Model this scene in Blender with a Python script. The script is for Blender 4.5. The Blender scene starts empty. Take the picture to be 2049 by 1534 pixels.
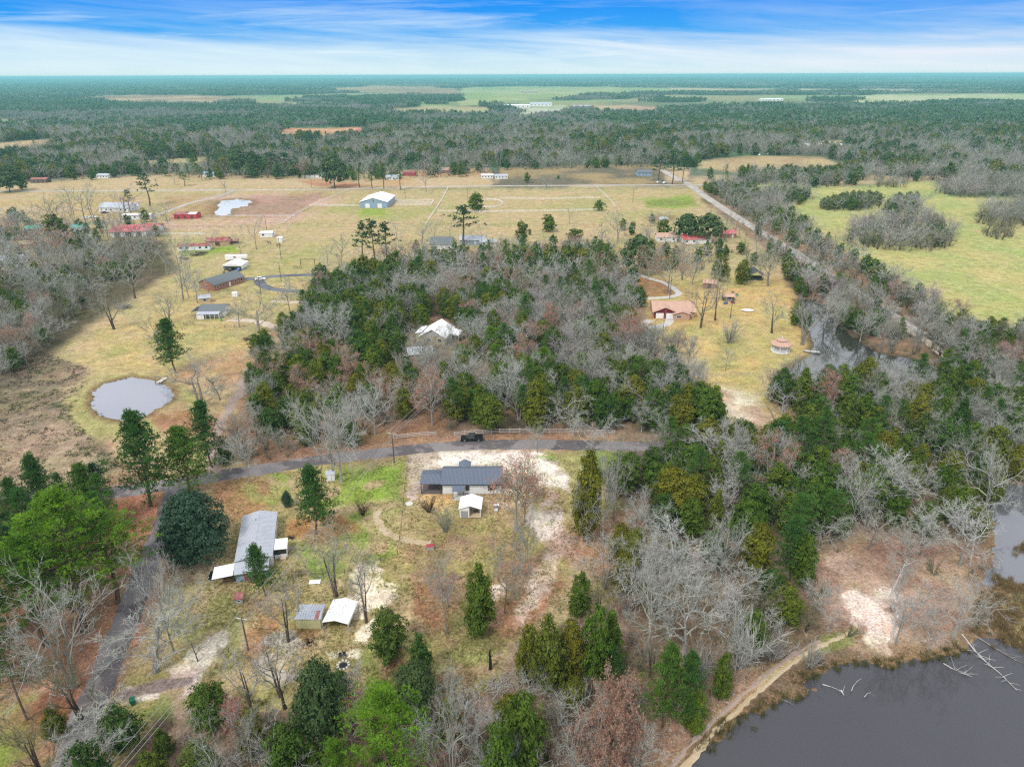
import bpy, math, random
import numpy as np
from mathutils import Vector, Matrix
C = bpy.context.scene.collection
SC = bpy.context.scene
R = math.radians
random.seed(7)

# ---------------------------------------------------------------- camera
F = 1366.0; CAMH = 88.0; PITCH = R(24.31); ROLL = R(-0.2)
cp, sp, cr, sr = math.cos(PITCH), math.sin(PITCH), math.cos(ROLL), math.sin(ROLL)
cam = bpy.data.objects.new('camera', bpy.data.cameras.new('camera')); C.objects.link(cam)
right, up, fwd = Vector((1, 0, 0)), Vector((0, sp, cp)), Vector((0, cp, -sp))
ax = right*cr + up*sr; ay = up*cr - right*sr; az = -fwd
cam.matrix_world = Matrix(((ax.x, ay.x, az.x, 0), (ax.y, ay.y, az.y, 0), (ax.z, ay.z, az.z, CAMH), (0, 0, 0, 1)))
cam.data.sensor_width = 36; cam.data.lens = 36*F/2049
cam.data.clip_start = 1; cam.data.clip_end = 120000
SC.camera = cam

# ---------------------------------------------------------------- sky, sun, exposure
SUN_EL, SUN_AZ = R(52), R(215)       # azimuth clockwise from +Y
w = bpy.data.worlds.new('World'); SC.world = w; w.use_nodes = True
nt = w.node_tree; nt.nodes.clear()
def N(t, **k):
    n = nt.nodes.new(t)
    for a, b in k.items():
        if a.startswith('i_'):
            n.inputs[int(a[2:])].default_value = b
        else: setattr(n, a, b)
    return n
def Lk(a, b): nt.links.new(a, b)
def M2(op, a, b=None, c=None, clamp=False):
    n = nt.nodes.new('ShaderNodeMath'); n.operation = op; n.use_clamp = clamp
    for i, v in enumerate((a, b, c)):
        if v is None: continue
        if isinstance(v, (int, float)): n.inputs[i].default_value = v
        else: nt.links.new(v, n.inputs[i])
    return n.outputs[0]
def RAMP(fac, stops, interp='LINEAR'):
    n = nt.nodes.new('ShaderNodeValToRGB'); n.color_ramp.interpolation = interp
    e = n.color_ramp.elements
    while len(e) < len(stops): e.new(0.5)
    for i, (p, c) in enumerate(stops):
        e[i].position = p; e[i].color = (c, c, c, 1) if isinstance(c, (int, float)) else (*c, 1)
    nt.links.new(fac, n.inputs[0]); return n.outputs[0]
def MIX(fac, a, b, mode='MIX'):
    n = nt.nodes.new('ShaderNodeMix'); n.data_type = 'RGBA'; n.blend_type = mode
    for i, v in ((0, fac), (6, a), (7, b)):
        if isinstance(v, (int, float)): n.inputs[i].default_value = v
        elif isinstance(v, tuple): n.inputs[i].default_value = (*v, 1) if len(v) == 3 else v
        else: nt.links.new(v, n.inputs[i])
    return n.outputs[2]
def NOISE(vec, scale, detail=4, rough=0.55, dist=0.0):
    n = nt.nodes.new('ShaderNodeTexNoise'); n.inputs['Scale'].default_value = scale
    n.inputs['Detail'].default_value = detail; n.inputs['Roughness'].default_value = rough
    n.inputs['Distortion'].default_value = dist
    if vec is not None: nt.links.new(vec, n.inputs['Vector'])
    return n.outputs['Fac']
sky = N('ShaderNodeTexSky', sky_type='NISHITA', sun_disc=False, sun_elevation=SUN_EL, sun_rotation=SUN_AZ,
        altitude=100, air_density=1.0, dust_density=1.0, ozone_density=2.0)
tc = N('ShaderNodeTexCoord'); sx = N('ShaderNodeSeparateXYZ'); Lk(tc.outputs['Generated'], sx.inputs[0])
X, Y, Z = sx.outputs
zc_ = M2('MAXIMUM', Z, 0.0)
den = M2('ADD', zc_, 0.035)
u_ = M2('DIVIDE', X, den); v_ = M2('DIVIDE', Y, den)
# clear-sky gradient as the photograph shows it: pale at the horizon, strong blue a few degrees up
grad = RAMP(M2('MULTIPLY', zc_, 4.0, clamp=True), [(0.0, (4.9, 6.0, 6.1)), (0.09, (3.4, 5.0, 6.2)), (0.20, (0.25, 2.6, 6.2)),
            (0.33, (0.0, 1.9, 6.2)), (1.0, (0.2, 1.8, 5.4))])
base = MIX(0.03, grad, sky.outputs[0])
# cirrus: long combed streaks, two layers
azm = M2('ARCTAN2', X, Y)
cx = N('ShaderNodeCombineXYZ', i_2=1.3); Lk(M2('ADD', M2('MULTIPLY', azm, 2.6), M2('MULTIPLY', Z, 9.0)), cx.inputs[0]); Lk(M2('SUBTRACT', M2('MULTIPLY', Z, 46.0), M2('MULTIPLY', azm, 1.7)), cx.inputs[1])
n1 = NOISE(cx.outputs[0], 1.0, 8, 0.64, 0.35)
cx2 = N('ShaderNodeCombineXYZ', i_2=3.7); Lk(M2('MULTIPLY', azm, 2.0), cx2.inputs[0]); Lk(M2('ADD', M2('MULTIPLY', Z, 24.0), M2('MULTIPLY', azm, 1.4)), cx2.inputs[1])
n2 = NOISE(cx2.outputs[0], 1.2, 6, 0.6, 0.3)
st = RAMP(n1, [(0.50, 0.0), (0.70, 1.0)])
soft = RAMP(n2, [(0.42, 0.0), (0.68, 1.0)])
low = RAMP(zc_, [(0.0, 0.85), (0.03, 0.75), (0.058, 0.3), (0.09, 0.0)])   # haze veil over the horizon
cl = M2('MAXIMUM', M2('MULTIPLY', st, RAMP(zc_, [(0.0, .9), (0.05, .7), (0.09, .28)])), M2('MULTIPLY', soft, M2('ADD', low, 0.10, clamp=True)), clamp=True)
over = RAMP(zc_, [(0.09, 0.0), (0.18, 0.85)])       # thin high overcast overhead
cl = M2('MAXIMUM', cl, over)
side = RAMP(X, [(0.0, 0.0), (0.6, 1.0)])
ccol = MIX(side, (5.4, 6.3, 6.6), (6.1, 5.9, 6.4))
ccol2 = MIX(over, ccol, (9.7, 9.8, 10.2))
out = MIX(cl, base, ccol2)
bg = N('ShaderNodeBackground'); bg.inputs['Strength'].default_value = 0.09
Lk(out, bg.inputs[0]); wo = N('ShaderNodeOutputWorld'); Lk(bg.outputs[0], wo.inputs[0])

sun = bpy.data.objects.new('sun', bpy.data.lights.new('sun', 'SUN')); C.objects.link(sun)
sun.data.energy = 1.5; sun.data.angle = R(10); sun.data.color = (1.0, 0.96, 0.90)
sd = Vector((math.sin(SUN_AZ)*math.cos(SUN_EL), math.cos(SUN_AZ)*math.cos(SUN_EL), math.sin(SUN_EL)))
sun.rotation_euler = sd.to_track_quat('Z', 'Y').to_euler()
SC.view_settings.view_transform = 'Standard'; SC.view_settings.look = 'None'
SC.view_settings.exposure = 0.76; SC.view_settings.gamma = 1.0; SC.view_settings.use_curve_mapping = False
cy = SC.cycles if hasattr(SC, 'cycles') else None
SC.render.engine = 'CYCLES'
SC.cycles.max_bounces = 4; SC.cycles.diffuse_bounces = 2; SC.cycles.glossy_bounces = 2; SC.cycles.transmission_bounces = 1
SC.cycles.volume_bounces = 0; SC.cycles.transparent_max_bounces = 4
SC.cycles.use_denoising = False; SC.cycles.filter_width = 1.25; SC.cycles.use_adaptive_sampling = False
SC.cycles.caustics_reflective = False; SC.cycles.caustics_refractive = False

# ---------------------------------------------------------------- projection helpers
def G(px, py, z=0.0):
    "photograph pixel -> the point of the place at height z"
    u = (px-1024.5)/F; v = -(py-767)/F
    u, v = u*cr-v*sr, u*sr+v*cr
    dy = cp+v*sp; dz = -sp+v*cp
    t = (z-CAMH)/dz
    return Vector((u*t, dy*t, z))
def P(x, y, z=0.0):
    zc = y*cp-(z-CAMH)*sp; u = x/zc; v = (y*sp+(z-CAMH)*cp)/zc
    u, v = u*cr+v*sr, -u*sr+v*cr
    return 1024.5+u*F, 767-v*F, zc
def HT(px, py, ytop):
    "height of an upright thing standing at pixel (px,py) whose top shows at ytop"
    g = G(px, py); a, b = 0.0, 80.0
    for _ in range(30):
        m = (a+b)/2
        if P(g.x, g.y, m)[1] > ytop: a = m
        else: b = m
    return a
def Pn(x, y, z=0.0):
    zc = np.maximum(y*cp-(z-CAMH)*sp, 1e-3); u = x/zc; v = (y*sp+(z-CAMH)*cp)/zc
    u, v = u*cr+v*sr, -u*sr+v*cr
    return 1024.5+u*F, 767-v*F, zc

# ---------------------------------------------------------------- numpy noise
def _h(ix, iy, s):
    n = (ix.astype(np.int64)*374761393 + iy.astype(np.int64)*668265263 + s*974711) & 0x7fffffff
    n = ((n ^ (n >> 13))*1274126177) & 0x7fffffff
    return ((n ^ (n >> 16)) & 0xffff)/65535.0
def vn(x, y, s=0):
    ix, iy = np.floor(x), np.floor(y); fx, fy = x-ix, y-iy
    fx = fx*fx*(3-2*fx); fy = fy*fy*(3-2*fy)
    a, b = _h(ix, iy, s), _h(ix+1, iy, s); c, d = _h(ix, iy+1, s), _h(ix+1, iy+1, s)
    return (a*(1-fx)+b*fx)*(1-fy)+(c*(1-fx)+d*fx)*fy
def fbm(x, y, s=0, o=4):
    x = np.asarray(x, float); y = np.asarray(y, float); t = 0; a = 0.5; n = 0
    for i in range(o):
        t = t+a*vn(x, y, s+i*17); n += a; a *= 0.5; x = x*2.03+11.7; y = y*2.03-7.1
    return t/n
def sstep(a, b, x):
    t = np.clip((x-a)/(b-a), 0, 1); return t*t*(3-2*t)
def inpoly(px, py, poly):
    ins = np.zeros(px.shape, bool); n = len(poly)
    for i in range(n):
        x1, y1 = poly[i]; x2, y2 = poly[(i+1) % n]
        if y1 == y2: continue
        c = ((y1 > py) != (y2 > py)) & (px < (x2-x1)*(py-y1)/(y2-y1)+x1)
        ins ^= c
    return ins
def sdist(px, py, poly, closed=True):
    "distance to a polygon outline, negative inside"
    d = np.full(px.shape, 1e9); n = len(poly)
    for i in range(n if closed else n-1):
        x1, y1 = poly[i]; x2, y2 = poly[(i+1) % n]
        vx, vy = x2-x1, y2-y1; L = vx*vx+vy*vy+1e-9
        t = np.clip(((px-x1)*vx+(py-y1)*vy)/L, 0, 1)
        d = np.minimum(d, np.hypot(px-x1-t*vx, py-y1-t*vy))
    if closed: d = np.where(inpoly(px, py, poly), -d, d)
    return d

# ---------------------------------------------------------------- object helpers
def tag(o, label=None, cat=None, group=None, kind=None):
    if label: o['label'] = label
    if cat: o['category'] = cat
    if group: o['group'] = group
    if kind: o['kind'] = kind
    return o
def thing(name, label, cat, loc=(0, 0, 0), rz=0.0, group=None):
    o = bpy.data.objects.new(name, None); C.objects.link(o); o.empty_display_size = 0.5
    o.location = loc; o.rotation_euler = (0, 0, rz)
    return tag(o, label, cat, group)
def link(name, me, parent=None, m=None):
    o = bpy.data.objects.new(name, me); C.objects.link(o)
    if parent: o.parent = parent
    return o
class MB:
    "collects primitives into one mesh"
    def __init__(s): s.v = []; s.f = []; s.m = []
    def add(s, vs, fs, m=0):
        b = len(s.v); s.v += [tuple(v) for v in vs]; s.f += [tuple(i+b for i in f) for f in fs]; s.m += [m]*len(fs); return s
    def box(s, c, d, rz=0.0, m=0):
        x, y, z = d[0]/2, d[1]/2, d[2]/2; a, b = math.cos(rz), math.sin(rz)
        vs = [(c[0]+a*i*x-b*j*y, c[1]+b*i*x+a*j*y, c[2]+k*z) for k in (-1, 1) for (i, j) in ((-1, -1), (1, -1), (1, 1), (-1, 1))]
        return s.add(vs, [(3, 2, 1, 0), (4, 5, 6, 7), (0, 1, 5, 4), (1, 2, 6, 5), (2, 3, 7, 6), (3, 0, 4, 7)], m)
    def b0(s, x0, x1, y0, y1, z0, z1, m=0):
        return s.box(((x0+x1)/2, (y0+y1)/2, (z0+z1)/2), (x1-x0, y1-y0, z1-z0), 0, m)
    def slab(s, pts, t, m=0):
        "a flat panel through 4 points (counter-clockwise from above), t thick downwards"
        p = [Vector(q) for q in pts]; n = (p[1]-p[0]).cross(p[2]-p[0]).normalized()
        lo = [q-n*t for q in p]; k = len(p)
        fs = [tuple(range(k)), tuple(range(2*k-1, k-1, -1))]+[(i, i+k, (i+1) % k+k, (i+1) % k) for i in range(k)]
        return s.add(p+lo, fs, m)
    def tube(s, pts, rad, n=6, m=0, cap=True):
        pts = [Vector(p) for p in pts]; vs = []; fs = []
        if isinstance(rad, (int, float)): rad = [rad]*len(pts)
        for i, p in enumerate(pts):
            d = (pts[min(i+1, len(pts)-1)]-pts[max(i-1, 0)]).normalized()
            a = d.orthogonal().normalized(); b = d.cross(a)
            for k in range(n):
                t = 2*math.pi*k/n; vs.append(p+(a*math.cos(t)+b*math.sin(t))*rad[i])
        for i in range(len(pts)-1):
            for k in range(n):
                q = i*n+k; r_ = i*n+(k+1) % n; fs.append((q, r_, r_+n, q+n))
        if cap: fs += [tuple(range(n-1, -1, -1)), tuple(range(len(vs)-n, len(vs)))]
        return s.add(vs, fs, m)
    def lathe(s, prof, n=12, c=(0, 0, 0), m=0):
        vs = []; fs = []
        for (r_, z) in prof:
            for k in range(n):
                t = 2*math.pi*k/n; vs.append((c[0]+r_*math.cos(t), c[1]+r_*math.sin(t), c[2]+z))
        for i in range(len(prof)-1):
            for k in range(n):
                q = i*n+k; r2 = i*n+(k+1) % n; fs.append((q, r2, r2+n, q+n))
        fs += [tuple(range(n-1, -1, -1)), tuple(range(len(vs)-n, len(vs)))]
        return s.add(vs, fs, m)
    def mesh(s, name, mats):
        me = bpy.data.meshes.new(name); me.from_pydata(s.v, [], s.f)
        for m in (mats if isinstance(mats, (list, tuple)) else [mats]): me.materials.append(m)
        if any(s.m): me.polygons.foreach_set('material_index', s.m)
        me.update(); return me
    def build(s, name, mats, parent=None): return link(name, s.mesh(name, mats), parent)
def npmesh(name, V, T, mats, tri=True):
    "mesh from numpy arrays of vertices and triangles / quads"
    me = bpy.data.meshes.new(name); k = T.shape[1]
    me.vertices.add(len(V)); me.vertices.foreach_set('co', np.ascontiguousarray(V, np.float32).ravel())
    me.loops.add(T.size); me.loops.foreach_set('vertex_index', np.ascontiguousarray(T, np.int32).ravel())
    me.polygons.add(len(T)); me.polygons.foreach_set('loop_start', np.arange(0, T.size, k, dtype=np.int32))
    me.polygons.foreach_set('loop_total', np.full(len(T), k, np.int32))
    for m in (mats if isinstance(mats, (list, tuple)) else [mats]): me.materials.append(m)
    me.update(calc_edges=True); return me

# ---------------------------------------------------------------- materials
def mat(name, col, rough=0.8, var=0.15, scale=1.5, col2=None, spec=0.3, metal=0.0, bump=0.0, rnd=0.0, stretch=None, thr=None, diffuse=False, coord='Object'):
    global nt
    m = bpy.data.materials.new(name); m.use_nodes = True; nt = m.node_tree; nt.nodes.clear()
    tc = N('ShaderNodeTexCoord'); vec = tc.outputs[coord]
    if stretch:
        mp = N('ShaderNodeMapping'); mp.inputs['Scale'].default_value = stretch; Lk(vec, mp.inputs[0]); vec = mp.outputs[0]
    n = NOISE(vec, scale, 5, 0.6)
    c = col
    if col2 is not None: c = MIX(RAMP(n, thr or [(0.38, 0.0), (0.62, 1.0)]), col, col2)
    fine = NOISE(vec, scale*4.3, 4, 0.6)
    k = RAMP(fine, [(0.25, 1-var), (0.75, 1+var)])
    c = MIX(1.0, c, k, 'MULTIPLY')
    if rnd:
        oi = N('ShaderNodeObjectInfo')
        c = MIX(1.0, c, RAMP(oi.outputs['Random'], [(0, 1-rnd), (1, 1+rnd)]), 'MULTIPLY')
    if diffuse: b = N('ShaderNodeBsdfDiffuse'); Lk(c, b.inputs['Color'])
    else:
        b = N('ShaderNodeBsdfPrincipled'); Lk(c, b.inputs['Base Color']); b.inputs['Roughness'].default_value = rough
        b.inputs['Specular IOR Level'].default_value = spec; b.inputs['Metallic'].default_value = metal
    if bump:
        bp = N('ShaderNodeBump'); bp.inputs['Strength'].default_value = bump; bp.inputs['Distance'].default_value = 0.05
        Lk(fine, bp.inputs['Height']); Lk(bp.outputs[0], b.inputs['Normal'])
    o = N('ShaderNodeOutputMaterial'); Lk(b.outputs[0], o.inputs[0]); return m
def leafmat(name, stops, var=0.3, scale=0.8, trans=0.25):
    "foliage: one hue per tree from the stops, lighter and darker clumps within it"
    global nt
    m = bpy.data.materials.new(name); m.use_nodes = True; nt = m.node_tree; nt.nodes.clear()
    oi = N('ShaderNodeObjectInfo'); n_ = len(stops)
    c = RAMP(oi.outputs['Random'], [(i/(n_-1) if n_ > 1 else 0, s) for i, s in enumerate(stops)]) if n_ > 1 else stops[0]
    tc = N('ShaderNodeTexCoord'); f = NOISE(tc.outputs['Object'], scale, 3, 0.6)
    c = MIX(1.0, c, RAMP(f, [(0.3, 1-var), (0.7, 1+var)]), 'MULTIPLY')
    b = N('ShaderNodeBsdfDiffuse'); Lk(c, b.inputs['Color']); s = b.outputs[0]
    if trans:
        t = N('ShaderNodeBsdfTranslucent'); Lk(c, t.inputs['Color'])
        ms = N('ShaderNodeMixShader'); ms.inputs[0].default_value = trans; Lk(s, ms.inputs[1]); Lk(t.outputs[0], ms.inputs[2]); s = ms.outputs[0]
    o = N('ShaderNodeOutputMaterial'); Lk(s, o.inputs[0]); return m

M = {}
M['bark_grey'] = mat('bark_grey', (.25, .225, .195), var=.35, scale=.7, rnd=.25, diffuse=True)
M['bark_pale'] = mat('bark_pale', (.31, .29, .26), var=.3, scale=.6, rnd=.2, diffuse=True)
M['bark_dark'] = mat('bark_dark', (.10, .075, .06), var=.3, scale=.8, rnd=.2, diffuse=True)
M['bark_pine'] = mat('bark_pine', (.15, .095, .07), var=.35, scale=.8, rnd=.2, diffuse=True)
M['char'] = mat('charred_wood', (.02, .018, .018), var=.3)
M['twig_grey'] = leafmat('twigs_grey', [(.35, .345, .29), (.27, .265, .215), (.42, .41, .365), (.31, .31, .24), (.36, .335, .305), (.24, .235, .185)], var=.22, trans=0)
M['twig_pale'] = leafmat('twigs_pale', [(.42, .415, .37), (.35, .35, .30), (.45, .44, .41)], var=.2, trans=0)
M['twig_pink'] = leafmat('twigs_pink', [(.38, .29, .29), (.34, .27, .29), (.40, .31, .28)], var=.25, trans=0)
M['twig_olive'] = leafmat('twigs_olive', [(.21, .19, .12), (.17, .17, .10), (.24, .20, .14)], var=.25, trans=0)
M['bud_red'] = leafmat('red_buds', [(.40, .14, .09), (.46, .19, .12), (.36, .12, .10)], var=.25)
M['bud_orange'] = leafmat('orange_buds', [(.42, .20, .08), (.38, .16, .07)], var=.25)
M['leaf_brown'] = leafmat('dry_brown_leaves', [(.38, .22, .15), (.33, .19, .14)], var=.3)
M['cedar'] = leafmat('cedar_foliage', [(.068, .125, .022), (.125, .170, .020), (.060, .120, .028), (.155, .170, .022), (.050, .095, .022), (.095, .16, .022)], var=.5, scale=.9)
M['cedar_olive'] = leafmat('olive_cedar_foliage', [(.175, .165, .022), (.14, .16, .022)], var=.45)
M['pine'] = leafmat('pine_needles', [(.095, .20, .035), (.075, .165, .038), (.125, .225, .034)], var=.4)
M['pine_bright'] = leafmat('bright_pine_needles', [(.18, .325, .030), (.155, .30, .035)], var=.5, scale=.55, trans=.4)
M['far_green'] = leafmat('far_evergreen_canopy', [(.075, .135, .055), (.10, .16, .06), (.065, .12, .06)], var=.3)
M['far_twig'] = leafmat('far_leafless_canopy', [(.27, .27, .225), (.23, .245, .19), (.30, .29, .26)], var=.25, trans=0)
M['pine_dark'] = leafmat('dark_pine_needles', [(.040, .098, .036), (.050, .115, .032)], var=.4)
M['magnolia'] = leafmat('magnolia_leaves', [(.058, .105, .062), (.062, .11, .065)], var=.5, scale=1.0)
M['oak_green'] = leafmat('evergreen_oak_leaves', [(.075, .12, .044), (.065, .11, .038), (.10, .135, .05)], var=.45)
M['shrub_red'] = leafmat('dark_red_twigs', [(.13, .06, .055), (.10, .05, .045)], var=.3, trans=0)
M['reed'] = leafmat('reeds', [(.20, .13, .045), (.13, .11, .03), (.09, .10, .03), (.26, .18, .09)], var=.3)
M['white_metal'] = mat('white_painted_metal', (.80, .80, .79), .5, .03, .6)
M['white_wall'] = mat('white_siding', (.74, .74, .73), .7, .05, .5)
M['dark_roof'] = mat('charcoal_metal_roof', (.115, .138, .18), .45, .06, .5, spec=.5)
M['dark_trim'] = mat('dark_trim', (.04, .05, .065), .5, .05)
M['galv'] = mat('galvanised_roof', (.39, .41, .45), .5, .06, .3, col2=(.43, .45, .49), spec=.4)
M['grey_roof'] = mat('grey_shingles', (.14, .155, .16), .9, .18, .8)
M['black_roof'] = mat('black_metal_roof', (.03, .035, .05), .5, .1)
M['green_roof'] = mat('green_metal_roof', (.12, .35, .27), .6, .1)
M['tan_roof'] = mat('tan_pink_shingles', (.52, .33, .24), .9, .12, .7, col2=(.45, .28, .21))
M['rust_roof'] = mat('rusty_red_roof', (.26, .045, .04), .7, .3, .4, col2=(.38, .20, .18))
M['red_paint'] = mat('red_paint', (.42, .03, .045), .6, .12, .4, col2=(.50, .06, .08))
M['red_roof'] = mat('red_metal_roof', (.50, .045, .06), .5, .1, .15, col2=(.62, .22, .22))
M['brick'] = mat('red_brick', (.34, .15, .10), .9, .25, 3.0)
M['brick_tan'] = mat('tan_brick', (.48, .30, .20), .9, .2, 3.0)
M['maroon'] = mat('maroon_siding', (.16, .015, .025), .7, .08)
M['yellow'] = mat('pale_yellow_siding', (.55, .52, .28), .7, .08, 1.2)
M['blue_grey'] = mat('blue_grey_siding', (.28, .36, .46), .7, .06)
M['glass'] = mat('dark_window_glass', (.02, .024, .03), .08, .1, 1, spec=.8)
M['black'] = mat('black_paint', (.012, .013, .016), .25, .1, spec=.6)
M['rubber'] = mat('rubber', (.02, .02, .02), .9, .1)
M['chrome'] = mat('bright_metal', (.6, .6, .62), .3, .05, metal=.8)
M['headlight'] = mat('lamp_lens', (.8, .8, .78), .2, .05)
M['red_lamp'] = mat('red_lamp_lens', (.5, .02, .02), .3, .05)
M['plank'] = mat('weathered_planks', (.55, .50, .46), .9, .25, 2, rnd=.15)
M['wood_pole'] = mat('pole_wood', (.13, .10, .08), .9, .3, 2)
M['wood_dark'] = mat('dark_wood', (.10, .07, .055), .9, .3, 2)
M['wood_new'] = mat('pale_lumber', (.50, .38, .24), .8, .15, 2)
M['concrete'] = mat('concrete', (.50, .47, .43), .9, .12, 1)
M['wire'] = mat('wire', (.32, .32, .33), .6, .05)
M['grey'] = mat('grey_plastic', (.35, .35, .35), .6, .1)
M['green_bin'] = mat('green_plastic', (.01, .13, .07), .5, .1)
M['blue'] = mat('blue_plastic', (.05, .14, .33), .5, .1)
M['horse'] = mat('brown_coat', (.07, .035, .02), .6, .2)
M['dead_wood'] = mat('bleached_dead_wood', (.52, .49, .46), .8, .2, 1.5)
M['stone'] = mat('pale_stone', (.55, .52, .47), .9, .15, 1.5)
M['tan_metal'] = mat('tan_metal_siding', (.46, .40, .24), .6, .05)

# ---------------------------------------------------------------- ground cover (what grows or lies where)
DRY = (.405, .305, .175); TAN = (.43, .32, .20); GOLD = (.45, .335, .15); GRN = (.18, .215, .06); BGRN = (.21, .30, .05)
LIT = (.285, .175, .12); STRAW = (.36, .185, .11); PINK = (.44, .30, .235); SAND = (.68, .58, .49); MUD = (.14, .12, .09)
WOODF_SHADED = (.115, .09, .062); GOLF = (.39, .345, .145); YGR = (.315, .285, .12); GRAV = (.42, .36, .31); FARW = (.15, .150, .115)  # woods floor: leaf litter with the trees' shade put into its colour
FARG = (.075, .125, .065); DKGR = (.085, .12, .035)
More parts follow.
